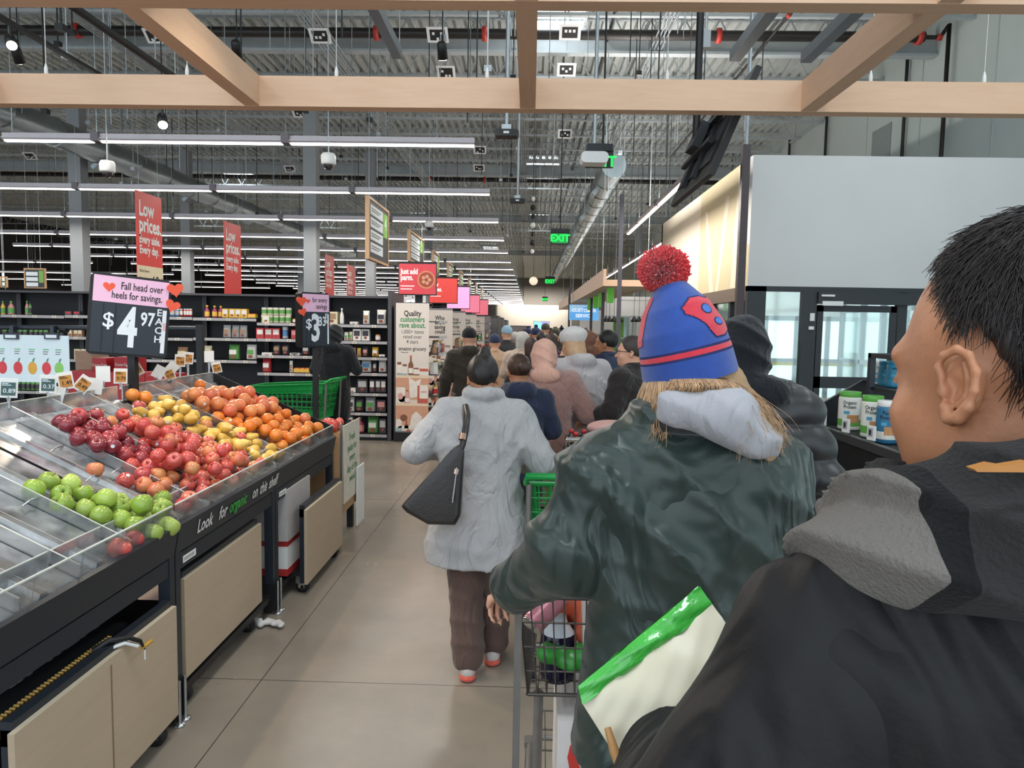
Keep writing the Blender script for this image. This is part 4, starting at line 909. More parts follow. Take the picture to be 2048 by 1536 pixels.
# ============================================================ grocery shelving
M_gb = mat('shelving_black', '#17161a', 0.6, var=0.12); M_ge = mat('shelving_frame', '#4a474c', 0.5, 0.2, var=0.06)
M_sg = mat('shelf_ticket_rail', '#a8a4a6', 0.45, var=0.05); M_tagw = mat('ticket_cream', '#ebe2d0', 0.6, var=0.03)
PC = {}
def pcol(h, rough=0.45):
    return mat('print_'+h.strip('#'), h, rough, var=0.05)
def product(kind, x0, x1, y, z, h, ca, cb, label, cat, group, face='-Y', dep=None, name=None):
    w = (x1-x0)*0.94; d = dep or min(w, 0.16); b = MB(); cx = (x0+x1)/2
    if kind == 'box':
        b.bx(-w/2, w/2, 0, d, 0, h, 0); M_ = basis((0, -0.0005, h/2), (1, 0, 0), (0, 0, 1)); b.rect(M_, -w*0.38, w*0.38, -h*0.1, h*0.36, 1); b.disc(M_, 0, -h*0.25, w*0.2, h*0.12, 2)
    elif kind == 'tray':
        b.bx(-w/2, w/2, 0, d, 0, h*0.8, 0); k = max(2, int(w/0.07))
        for i in range(k): b.box((-w/2+w*(i+0.5)/k, d*0.45, h*0.75), (w/k*0.8, d*0.7, h*0.5), 1)
    elif kind == 'pouch':
        n = 10; prs = [(0, 1.0, 0.40), (0.06, 0.98, 0.5), (0.4, 0.96, 0.5), (0.7, 0.95, 0.36), (0.88, 0.95, 0.14), (0.9, 0.97, 0.05), (1.0, 0.97, 0.04)]
        vs = []; fs = []
        for (t, ww, dd) in prs:
            for j in range(n):
                a = 2*PI*j/n; ca_, sa_ = math.cos(a), math.sin(a)
                vs.append((w/2*ww*(abs(ca_)**0.5)*(1 if ca_ > 0 else -1), d/2+d*dd*sa_*(abs(sa_)**0.0)*0.9, h*t))
        for i in range(len(prs)-1):
            for j in range(n): fs.append((i*n+j, i*n+(j+1) % n, (i+1)*n+(j+1) % n, (i+1)*n+j))
        fs += [tuple(range(n-1, -1, -1)), tuple((len(prs)-1)*n+j for j in range(n))]
        b._a(vs, fs, 0, True); yy = d/2-d*0.46; M_ = basis((0, yy, h*0.4), (1, 0, 0), (0, 0, 1))
        b.rect(M_, -w*0.32, w*0.32, -h*0.05, h*0.26, 1, 0.003); b.disc(M_, 0, -h*0.2, w*0.24, h*0.11, 2, 0.003)
    elif kind in ('can', 'jar', 'tub'):
        r = w/2; lid = 0.86 if kind != 'can' else 0.95
        b.lathe([(r*0.9, 0), (r, h*0.04), (r, h*0.2), (r, h*0.72), (r, h*0.8), (r*lid, h*0.86), (r*lid*1.02, h*0.87), (r*lid*1.02, h)], 14, 0, (0, r, 0), mfn=lambda i: (0, 0, 1, 0, 0, 2, 2)[i])
    elif kind == 'bottle':
        r = w/2
        b.lathe([(r*0.85, 0), (r, h*0.05), (r, h*0.12), (r*0.96, h*0.5), (r*0.8, h*0.62), (r*0.38, h*0.78), (r*0.34, h*0.84), (r*0.42, h*0.845), (r*0.42, h)], 12, 0, (0, r, 0), mfn=lambda i: (0, 0, 1, 0, 0, 0, 2, 2)[i])
    o = b.build(name or {'box': 'food_box', 'tray': 'snack_tray', 'pouch': 'food_pouch', 'can': 'food_can', 'jar': 'food_jar', 'tub': 'powder_tub', 'bottle': 'sauce_bottle'}[kind], [pcol(ca), pcol(cb), pcol({'bottle': cb, 'can': '#cfd2d2', 'jar': '#caa54a', 'tub': '#57a83c'}.get(kind, '#8a4a3a'))])
    if face == '-Y': o.location = (cx, y, z)
    return tag(o, label, cat, group)
OW = ['top', 'second', 'third', 'fourth', 'fifth', 'sixth', 'lowest']
CN = {'w': ('#e4e0da', 'white'), 'c': ('#dccfae', 'cream'), 'r': ('#c2303a', 'red'), 'y': ('#e0b24a', 'yellow'), 'g': ('#5f9a52', 'green'), 'b': ('#4f7fae', 'blue'),
      'k': ('#39343a', 'dark'), 's': ('#b7b6b4', 'silver'), 'o': ('#d8773c', 'orange'), 'p': ('#c98a86', 'pink'), 'n': ('#a27f62', 'brown'), 'm': ('#9c3a5e', 'magenta')}
KN = {'X': ('box', 'box'), 'P': ('pouch', 'pouch'), 'C': ('can', 'can'), 'B': ('bottle', 'bottle'), 'T': ('tray', 'snack tray'), 'J': ('jar', 'jar'), 'F': ('box', 'flat pack')}
GY = 10.6
def stock(bay, si, ypx, spec):
    for it in spec.split():
        k, c1, c2, a, b_, h = it[0], it[1], it[2], *[float(v) for v in it[3:].split(',')[:3]]
        ex = it.split(',')[3:]; n = int(ex[0]) if ex else 1; rows = int(ex[1]) if len(ex) > 1 else 1
        z = atY((a+b_)/2, ypx, GY).z+0.012; hh = h*GY/F; xa = atY(a, ypx, GY+0.06).x; xb = atY(b_, ypx, GY+0.06).x
        lab = '%s %s on the %s shelf, %s' % (CN[c1][1], KN[k][1], OW[si], bay)
        for r_ in range(rows):
            for i in range(n):
                w = (xb-xa)/n; product(KN[k][0], xa+w*i, xa+w*(i+1), GY+0.04+0.008*((i*7+r_*3) % 4), z+r_*(hh+0.002), hh, CN[c1][0], CN[c2][0], lab, KN[k][1], lab)
BAYS = [(641, 775, 'bay beside the banner end', [650, 683, 715, 746.5, 787, 826, 869]), (513, 641, 'bay above the green cart', [647, 679, 712, 747, 783, 826, 869]),
        (385, 513, 'bay behind the oranges', [637, 677, 721, 783, 826, 869]), (257, 385, 'bay behind the price sign', [634, 676, 720, 783, 869]),
        (129, 257, 'bay behind the apple poster edge', [632, 675, 720, 783, 869]), (1, 129, 'bay behind the apple poster', [631, 674, 719, 783, 869]), (-127, 1, 'bay out of sight', [631, 674, 719, 783, 869])]
for bi, (pa, pb, nm, ysh) in enumerate(BAYS):
    xa, xb = atY(pa, 650, GY).x, atY(pb, 650, GY).x
    r = thing('shelving_bay', 'tall black grocery shelving, the %s' % nm, 'shelving', ((xa+xb)/2, GY, 0), None)
    b = MB(); b.bx(xa, xb, GY+0.48, GY+0.52, 0.0, 2.13, 0); b.build('back_panel', M_gb, r)
    for x in (xa+0.002, xb-0.032): MB().bx(x, x+0.03, GY+0.40, GY+0.48, 0, 2.14).build('upright', M_ge, r)
    MB().bx(xa, xb, GY+0.0, GY+0.46, 2.10, 2.13).build('top_canopy', M_ge, r)
    MB().bx(xa+0.005, xb-0.005, GY+0.02, GY+0.46, 0.0, 0.10).build('base', M_gb, r)
    rs = random.Random(bi)
    for yp in ysh:
        z = atY((pa+pb)/2, yp, GY).z; s = MB(); s.bx(xa+0.006, xb-0.006, GY+0.012, GY+0.47, z-0.02, z, 0).bx(xa+0.006, xb-0.006, GY-0.0, GY+0.012, z-0.035, z+0.006, 1)
        so = s.build('shelf', [M_gb, M_sg], r)
        for q in range(3):
            x = xa+(xb-xa)*(0.12+0.3*q+rs.uniform(0, 0.12)); MB().bx(x, x+0.055, GY-0.005, GY-0.001, z-0.032, z+0.004).bx(x+0.012, x+0.043, GY-0.0055, GY-0.005, z-0.022, z-0.008, 1).build('price_ticket', [M_tagw, M_txd], so)
N0 = BAYS[0][2]
stock(N0, 0, 650, 'Prk643,650,20 Xcn652,676,25 Bww679,688,32 Fww700,716,5 Pwn725,739,27 Pwk752,772,29'); stock(N0, 1, 683, 'Pnc642,650,20 Pwg688,697,17,1 Pcg698,705,18 Xwk706,739,23,2 Jpw750,761,12')
stock(N0, 2, 715, 'Pnk700,712,18 Pyn714,722,17 Pkp724,737,21 Pyw743,757,19 Fww758,770,4'); stock(N0, 3, 746.5, 'Pws712,720,22 Pwb721,743,28 Pks745,754,24 Pws756,773,27')
stock(N0, 4, 787, 'Fww698,712,9 Xks714,736,27 Xkw739,772,26,3'); stock(N0, 5, 826, 'Pwk693,709,30 Pkg710,727,30 Psg729,751,29 Xkp753,772,24'); stock(N0, 6, 869, 'Pmk662,672,24 Xwk690,706,33 Bmp709,728,33 Pgw733,757,33 Xks758,773,30')
N1 = BAYS[1][2]
stock(N1, 0, 647, 'Ccg521,582,15,5,2 Jow585,592,8 Jow593,600,8,1 Xcw525,540,15'); stock(N1, 1, 679, 'Xrw513,560,21,3 Csb564,576,24 Xrp583,595,18 Prk597,605,20'); stock(N1, 2, 712, 'Fww524,545,5 Pkn545,578,26,2 Pks603,620,24 Fwk580,600,4'); stock(N1, 3, 747, 'Prw523,542,29 Pwn579,586,24 Tyo587,622,9'); stock(N1, 4, 783, 'Pkw590,612,18,2')
N2 = BAYS[2][2]
stock(N2, 0, 637, 'Bmy408,419,25 Bmy423,445,24,2 Xyw445,495,18,4 Tyo496,512,8'); stock(N2, 1, 677, 'Psn445,493,25,3'); stock(N2, 2, 721, 'Pcn404,423,28 Pgw455,478,30 Pwg491,512,30')
N3 = BAYS[3][2]
stock(N3, 0, 634, 'Jgy327,338,11 Cbs339,350,16 Cbs350,359,15 Crw360,384,15,4'); stock(N3, 1, 676, 'Xgw318,330,12 Xrw262,300,14,3'); stock(N3, 2, 720, 'Pnc352,374,24 Pwn300,322,24'); stock(N3, 3, 783, 'Xrw262,330,30,4')
N4 = BAYS[4][2]
stock(N4, 0, 632, 'Xkr131,160,8,2'); stock(N4, 1, 675, 'Xnc137,165,15,3 Xrw175,215,20,3'); stock(N4, 2, 720, 'Xcn150,185,20,3'); stock(N4, 3, 783, 'Bgk140,200,24,6')
N5 = BAYS[5][2]
stock(N5, 0, 631, 'Byg1,10,28 Bpg14,27,28 Bpg50,58,28 Bgk57,64,27'); stock(N5, 1, 674, 'Bgk3,127,18,12'); stock(N5, 3, 783, 'Bgk30,100,25,7')
MB().bx(atY(-260, 650, GY).x, atY(-127, 650, GY).x, GY, GY+0.5, 0, 2.13)
# side gable of the run
b = MB(); xg = atY(779, 700, GY).x; b.bx(xg-0.02, xg+0.035, GY-0.03, GY+1.0, 0, 2.2, 0); o = solo(b, 'gable_post', M_ge, 'dark end post of the tall shelving, beside the Quality banner', 'shelving post', (xg, GY, 0))
# ---- end-of-aisle units, repeated along the main aisle
EY = [10.55, 13.75, 16.5, 19.7, 23.3, 26.8, 30.3, 33.8, 37.3, 41, 45, 49]
M_ban = mat('banner_cream', '#e2d6cc', 0.7, var=0.03); M_bpeach = mat('banner_peach', '#d79f82', 0.7, var=0.08); M_bsh = mat('banner_shelf', '#ecd3b8', 0.7, var=0.03)
M_b1 = mat('banner_pinkred', '#c4604f', 0.7); M_b2 = mat('banner_brown', '#8a5a42', 0.7); M_b3 = mat('banner_pale', '#eee4da', 0.7); M_b4 = mat('banner_teal', '#9fb9bd', 0.7); M_b5 = mat('banner_rose', '#dca9a0', 0.7)
BM = [M_ban, M_txk, M_txdg, M_txd, M_bpeach, M_bsh, M_b1, M_b2, M_b3, M_b4, M_b5]
def banner(x0, x1, z0, z1, Y, lines, green, small, label, brand):
    w = x1-x0; h = z1-z0; cx = (x0+x1)/2; b = MB(); b.bx(x0, x1, Y-0.006, Y, z0, z1, 0); M_ = basis((cx, Y-0.0065, (z0+z1)/2), (1, 0, 0), (0, 0, 1)); t = h/2
    for i, s in enumerate(lines): b.text(s, M_, 0, t-0.15-0.085*i, 0.112, 2 if i in green else 1, 0.018, sx=0.76)
    y = t-0.15-0.085*len(lines)-0.01
    for i, s in enumerate(small): b.text(s, M_, 0, y-0.072*i, 0.08, 3, 0.006, sx=0.8)
    if brand:
        b.text(brand, M_, 0, y-0.072*len(small)-0.03, 0.08, 1, 0.008, sx=0.78); yb = y-0.072*len(small)-0.085
        for k in range(6): b.rect(M_, -0.17+k*0.018, -0.15+k*0.018, yb-0.006*math.sin(PI*k/5)+0.002, yb+0.008-0.006*math.sin(PI*k/5), 1)
    # printed shelves with goods
    for k, zz in enumerate((-0.11, -0.52, -0.97)):
        b.rect(M_, -w/2, w/2, zz-0.36 if k < 2 else -t, zz-0.02, 4, 0.001); b.rect(M_, -w/2, w/2, zz-0.04, zz, 5, 0.0015)
    g = 0.0025
    def bott(x, zb, ww, hh, m, cap): b.flat(M_, [(x-ww/2, zb), (x+ww/2, zb), (x+ww/2, zb+hh*0.55), (x+ww*0.16, zb+hh*0.72), (x+ww*0.16, zb+hh), (x-ww*0.16, zb+hh), (x-ww*0.16, zb+hh*0.72), (x-ww/2, zb+hh*0.55)], m, g); b.rect(M_, x-ww*0.42, x+ww*0.42, zb+hh*0.1, zb+hh*0.36, 8, g+0.001); b.rect(M_, x-ww*0.18, x+ww*0.18, zb+hh*0.9, zb+hh, cap, g+0.001)
    def jar(x, zb, ww, hh, m): b.rect(M_, x-ww/2, x+ww/2, zb, zb+hh*0.8, 8, g); b.rect(M_, x-ww*0.4, x+ww*0.4, zb+hh*0.8, zb+hh, 7, g); b.rect(M_, x-ww/2, x+ww/2, zb, zb+hh*0.16, m, g+0.001)
    jar(-0.19, -0.11, 0.075, 0.19, 9); jar(-0.11, -0.11, 0.075, 0.16, 9); bott(-0.02, -0.11, 0.075, 0.29, 7, 6); jar(0.06, -0.11, 0.09, 0.11, 7); b.rect(M_, 0.11, 0.235, -0.11, 0.0, 8, g); b.rect(M_, 0.11, 0.235, -0.05, -0.01, 6, g+0.001)
    b.rect(M_, -0.235, -0.1, -0.52, -0.29, 8, g); b.disc(M_, -0.17, -0.42, 0.04, 0.05, 10, g+0.001); b.disc(M_, -0.15, -0.46, 0.05, 0.05, 7, g); bott(-0.07, -0.52, 0.085, 0.19, 10, 7); b.flat(M_, [(-0.03, -0.45), (0.09, -0.42), (0.13, -0.16), (0.05, -0.2), (-0.05, -0.14)], 8, g); b.rect(M_, 0.08, 0.11, -0.52, -0.26, 6, g+0.001); b.rect(M_, 0.11, 0.235, -0.45, -0.25, 8, g); b.rect(M_, 0.11, 0.235, -0.52, -0.45, 6, g+0.001); b.rect(M_, 0.13, 0.22, -0.36, -0.34, 10, g+0.002)
    b.disc(M_, -0.12, -0.74, 0.055, 0.05, 7, g); bott(-0.08, -0.97, 0.06, 0.2, 7, 6); b.rect(M_, -0.235, -0.15, -0.97, -0.76, 8, g); b.rect(M_, -0.235, -0.15, -0.97, -0.89, 9, g+0.001); b.flat(M_, [(-0.04, -0.9), (0.12, -0.9), (0.15, -0.72), (0.06, -0.64), (0.0, -0.7)], 8, g+0.001); b.rect(M_, 0.13, 0.235, -0.93, -0.75, 8, g)
    for k in range(4): b.disc(M_, -0.05+k*0.08, -0.94, 0.035, 0.03, 10 if k % 2 else 6, g+0.002)
    if t > 1.02 or True: b.disc(M_, -0.1, -t+0.05, 0.11, 0.035, 8, g); b.rect(M_, 0.1, 0.235, -t+0.01, -t+0.07, 6, g)
    b.v = [(v[0], v[1], max(v[2], z0)) for v in b.v]
    return solo(b, 'printed_banner', BM, label, 'banner', (cx, Y, z0))
for i, y in enumerate(EY):
    x0, x1 = -1.99, -1.44; far = i > 4
    r = thing('end_display', ('end-of-aisle display shelf carrying the Quality banner' if i == 0 else 'end-of-aisle display shelf with the partly hidden banner' if i == 1 else 'grey end-of-aisle display shelf further down the aisle'), 'display shelf', (-1.7, y, 0), 'display shelves further down the aisle' if i > 1 else None)
    MB().bx(x0, x1-0.03, y, y+1.0, 0, 0.14).build('base', M_gb, r)
    MB().bx(x0+0.0, x0+0.03, y+0.02, y+0.98, 0.14, 2.0).build('back_panel', M_ge, r)
    MB().bx(x0+0.03, x1-0.04, y, y+0.025, 0.14, 2.04).build('side_panel', mat('panel_grey', '#8f8b8e', 0.5), r)
    for z in (0.35, 0.68, 1.0, 1.3, 1.55, 1.78):
        b = MB(); b.bx(x0+0.03, x1+0.10, y+0.05, y+0.98, z-0.015, z, 0); b.bx(x1+0.10, x1+0.115, y+0.05, y+0.98, z-0.03, z+0.012, 1)
        for q in range(4): b.bx(x1+0.115, x1+0.12, y+0.12+q*0.22, y+0.18+q*0.22, z-0.028, z+0.012, 2)
        if i < 5: b.build('shelf', [M_ge, M_sg, M_txw], r)
    if not far:
        rs = random.Random(40+i)
        for z in (0.35, 0.68, 1.0, 1.3):
            yq = y+0.12
            while yq < y+0.85:
                c = rs.choice('wcrypnb'); k = rs.choice('XPJ'); ww = rs.uniform(0.08, 0.13); hh = rs.uniform(0.13, 0.2)
                p = product(KN[k][0], -ww/2, ww/2, 0, 0, hh, CN[c][0], CN[rs.choice('wkrg')][0], '%s %s standing on the end display shelves' % (CN[c][1], KN[k][1]), KN[k][1], '%s %ss on the end displays' % (CN[c][1], KN[k][1]))
                p.rotation_euler.z = PI/2; p.location = (x1+0.08, yq+ww/2, z+0.001); yq += ww+0.01
    q = (x0+0.03+x1-0.03)/2
    if i == 0: banner(-1.96, -1.475, 0.16, 2.035, y, ['Quality', 'customers', 'rave about.'], (1, 2), ['1,000+ items', 'rated over', '4 stars'], 'cream banner reading Quality customers rave about, above printed groceries', 'amazon grocery')
    elif i == 1: banner(-1.96, -1.475, 0.16, 2.0, y, ['Who', 'knew', 'saving', 'could'], (), ['taste so', 'good?'], 'cream banner partly hidden behind the Quality banner', 'amazon grocery')
    elif i < 5: banner(-1.96, -1.475, 0.16, 2.0, y, ['Shop', 'low', 'prices'], (1,), ['every day'], 'pale banner on a more distant end display', '')['group'] = 'pale distant end banners'
# digital signs above the end displays
def dsign(x0, x1, z0, z1, Y, bgc, lines, small, label, em=0.35, plate=False, tc='#fff4ec'):
    b = MB(); b.bx(x0, x1, Y, Y+0.04, z0-0.015, z1+0.03, 0); b.bx(x0+0.01, x1-0.01, Y-0.003, Y, z0, z1, 1); M_ = basis((x0, Y-0.004, z1), (1, 0, 0), (0, 0, 1)); w = x1-x0; h = z1-z0
    for i, s in enumerate(lines): b.text(s, M_, w*0.06, -h*0.26-h*0.2*i, h*0.25, 2, 0.03, 'LEFT', sx=0.72)
    for i in range(small): b.rect(M_, w*0.06, w*(0.42-0.06*i), -h*(0.72+0.1*i)-0.012, -h*(0.72+0.1*i), 2, 0.001)
    if plate: b.disc(M_, w*0.73, -h*0.52, h*0.3, None, 3, 0.002, 28); b.disc(M_, w*0.73, -h*0.52, h*0.245, None, 4, 0.003, 24); [b.disc(M_, w*0.73+h*0.11*math.cos(a), -h*0.52+h*0.11*math.sin(a), h*0.06, None, 5, 0.004, 10) for a in (0, 1.3, 2.5, 3.8, 5)]
    b.bx(x0+w*0.4, x0+w*0.6, Y+0.04, Y+0.16, z0, z0+0.03, 0); b.bx(x0+w*0.4, x0+w*0.6, Y+0.13, Y+0.16, 2.0 if Y > 10.6 else 2.03, z0+0.03, 0)
    return solo(b, 'digital_sign', [M_black, mat('sign_'+bgc.strip('#'), bgc, 0.4, em=bgc, emstr=em), mat('sign_text'+tc.strip('#'), tc, 0.5, em=tc, emstr=em), mat('plate_rim', '#d98b63', 0.5), mat('plate_red', '#a94536', 0.5), mat('plate_pale', '#d9a27c', 0.5)], label, 'sign', ((x0+x1)/2, Y, z0))
q0 = atY(797, 523, 10.5); q1 = atY(873, 589, 10.5); dsign(q0.x, q1.x, q1.z, q0.z-0.03, 10.5, '#c23c44', ['Just add', 'parm.'], 2, 'red hanging sign reading Just add parm. with a round pizza plate', plate=True)
q0 = atY(858, 553, 13.7); q1 = atY(915, 606, 13.7); dsign(q0.x, q1.x, q1.z, q0.z-0.03, 13.7, '#d8443c', ['Low', 'prices.'], 1, 'red sign reading Low prices. above the second end display')
q0 = atY(893, 571, 16.4); q1 = atY(939.5, 617, 16.4); dsign(q0.x, q1.x, q1.z, q0.z-0.03, 16.4, '#f2a8d8', ['Fall for', 'savings'], 1, 'bright pink sign above the third end display', em=0.6)
q0 = atY(918, 588, 19.6); q1 = atY(959.5, 625, 19.6); dsign(q0.x, q1.x, q1.z, q0.z-0.03, 19.6, '#ef7f98', ['Low', 'prices'], 1, 'coral pink sign above the fourth end display', em=0.45)
q0 = atY(940, 598, 23.2); q1 = atY(976.5, 630, 23.2); dsign(q0.x, q1.x, q1.z, q0.z-0.03, 23.2, '#ee7688', ['Low', 'prices'], 1, 'coral sign above the fifth end display', em=0.4)
for x, y, z in ((-1.66, 10.52, 2.18), (-1.68, 13.72, 2.17), (-1.6, 16.42, 2.1), (-1.63, 19.62, 2.1), (-1.6, 23.2, 2.1)):
    pass
# lower black gondola runs behind the end displays
for i, y in enumerate(EY[1:]):
    b = MB(); b.bx(-14, -2.0, y, y+0.98, 0.0, 2.13, 0); b.bx(-14, -2.0, y-0.0, y+0.98, 2.1, 2.14, 1)
    for z in (0.4, 0.8, 1.2, 1.6): b.bx(-14, -2.0, y-0.01, y-0.001, z, z+0.03, 1)
    solo(b, 'shelving_run', [M_gb, M_ge], 'long shelving run hidden behind its end display', 'shelving', (-8, y, 0), 'shelving runs behind the end displays')
# ---- framed aisle signs and red hanging banners (they hang lengthwise, facing the main aisle)
M_af = wood_mat('sign_wood', '#b98d62', '#cfa57c', 'Z'); M_ac = mat('sign_charcoal', '#3a3d3f', 0.6); M_aw = mat('sign_white', '#e6ecef', 0.6, var=0.02); M_ag = mat('sign_green', '#7cb052', 0.6, var=0.03)
def aisle_sign(y0, y1, z0, z1, x, num, label, grp=None):
    b = MB(); b.bx(x-0.02, x+0.02, y0, y1, z0, z1, 1)
    for (a, c, d, e) in ((y0-0.03, y0+0.02, z0-0.03, z1+0.03), (y1-0.02, y1+0.03, z0-0.03, z1+0.03), (y0, y1, z1-0.01, z1+0.03), (y0, y1, z0-0.03, z0+0.01)): b.bx(x-0.03, x+0.03, a, c, d, e, 0)
    w, h = y1-y0, z1-z0
    for s in (1,):
        M_ = basis((x+0.021, (y0+y1)/2, (z0+z1)/2), (0, 1, 0), (0, 0, 1))
        for k in range(4):
            zz = h*0.42-k*h*0.215; b.flat(M_, [(-w*0.42, zz), (w*0.2, zz), (w*0.2, zz-h*0.17), (-w*0.42, zz-h*0.17)], 2, 0.002)
            b.rect(M_, -w*0.38, w*0.1, zz-h*0.07, zz-h*0.05, 4, 0.003); b.rect(M_, -w*0.38, w*0.0, zz-h*0.11, zz-h*0.09, 4, 0.003)
        b.rect(M_, w*0.22, w*0.46, -h*0.02, h*0.42, 3, 0.002); b.text(num, M_, w*0.34, h*0.22, w*0.2, 2, 0.01, dz=0.004)
    o = solo(b, 'aisle_sign', [M_af, M_ac, M_aw, M_ag, M_txd], label, 'aisle sign', (x, (y0+y1)/2, z0), grp)
    for y in (y0+0.1, y1-0.1): MB().tube([(x, y, z1), (x, y, ZC-0.012)], 0.005, 4, cap=False).build('hanging_wire', M_cond, o)
for i, (p0, p1, pt, pb_) in enumerate(((735, 774, 395, 514), (818, 845, 462, 519))):
    a = atX(p0, pt, -2.5); c = atX(p1, pt+20, -2.5); d = atX(p0, pb_, -2.5); aisle_sign(a.y, c.y, d.z, a.z, -2.5, '%d' % (4+i), ['wood-framed aisle sign with white lists, the largest one', 'wood-framed aisle sign, second one along the main aisle'][i])
for i, y in enumerate((18.4, 21.8, 25.4, 29.0, 32.6, 36.5)): aisle_sign(y, y+1.1, 2.68, 3.56, -2.5, str(6+i), 'small distant wood-framed aisle sign in the row', 'distant framed aisle signs')
b = MB(); q = atY(70, 535, 17); 
for (pa, pb2, yt, yb, Y) in ((47, 92, 536, 577, 15.0), (0, 15, 553, 575, 17.0)):
    a = atY(pa, yt, Y); c = atY(pb2, yb, Y); b = MB(); b.bx(a.x, c.x, Y, Y+0.03, c.z, a.z, 0); b.bx(a.x+0.03, c.x-0.03, Y-0.004, Y, c.z+0.02, a.z-0.03, 1)
    for k in range(3): b.bx(a.x+0.05, a.x+(c.x-a.x)*0.65, Y-0.006, Y-0.004, c.z+0.04+k*0.11, c.z+0.12+k*0.11, 2)
    b.bx(a.x+(c.x-a.x)*0.7, c.x-0.04, Y-0.006, Y-0.004, a.z-0.3, a.z-0.05, 3); b.tube([(a.x+0.1, Y, a.z), (a.x+0.1, Y, ZC-0.012)], 0.005, 4, 4, cap=False); b.tube([(c.x-0.1, Y, a.z), (c.x-0.1, Y, ZC-0.012)], 0.005, 4, 4, cap=False)
    solo(b, 'aisle_sign', [M_af, M_ac, M_aw, M_ag, M_cond], 'small framed sign seen over the shelving, %s' % ('left of the price sign' if pa > 20 else 'at the picture edge'), 'aisle sign', ((a.x+c.x)/2, Y, c.z))
M_red = mat('banner_red', '#d8352f', 0.5, var=0.03)
XB = -6.0
for i, (p0, p1, pt, pb_, cream) in enumerate(((270, 322, 379, 555, 1), (447, 481, 441, 600, 0), (650, 668, 508, 584, 0), (694, 711, 529, 586, 0), (738, 751, 545, 590, 0))):
    a = atX(p0, pt, XB); c = atX(p1, pt+15, XB); d = atX(p0, pb_, XB); y0, y1 = a.y, c.y; z1, z0 = a.z, max(d.z, 2.15); h = 1.42; w = y1-y0; z0 = z1-h*(1.08 if cream else 1.0)
    b = MB(); b.bx(XB-0.004, XB+0.004, y0, y1, z0, z1, 0); M_ = basis((XB+0.005, (y0+y1)/2, z1), (0, 1, 0), (0, 0, 1))
    b.text('Low', M_, -w*0.4, -0.26, 0.32, 1, 0.03, 'LEFT', sx=0.8); b.text('prices.', M_, -w*0.4, -0.50, 0.32, 1, 0.03, 'LEFT', sx=0.8); b.text('Every aisle.', M_, -w*0.4, -0.72, 0.175, 1, 0.03, 'LEFT', sx=0.8); b.text('Every day.', M_, -w*0.4, -0.88, 0.175, 1, 0.03, 'LEFT', sx=0.8)
    if cream:
        b.rect(M_, -w/2, w/2, -h*1.08, -1.12, 2, 0.002); b.text('69¢', M_, w*0.25, -1.36, 0.24, 3, 0.012, dz=0.004); b.text('Black Beans', M_, -w*0.42, -1.2, 0.06, 3, 0.0, 'LEFT', dz=0.004); b.text('Canned', M_, -w*0.42, -1.32, 0.06, 3, 0.0, 'LEFT', dz=0.004)
    o = solo(b, 'hanging_banner', [M_red, M_txw, mat('banner_sand', '#e6d7b4', 0.6), M_txk], ['red hanging banner reading Low prices with a 69 cent panel below', 'red hanging banner reading Low prices, second in the row', 'small red hanging banner left of the grey column foot', 'small red hanging banner right of the grey column foot', 'smallest red hanging banner, last of the row'][i], 'banner', (XB, (y0+y1)/2, z0))
    for y in (y0+0.1, y1-0.1): MB().tube([(XB, y, z1), (XB, y, ZC-0.012)], 0.004, 3, cap=False).build('hanging_wire', M_cond, o)

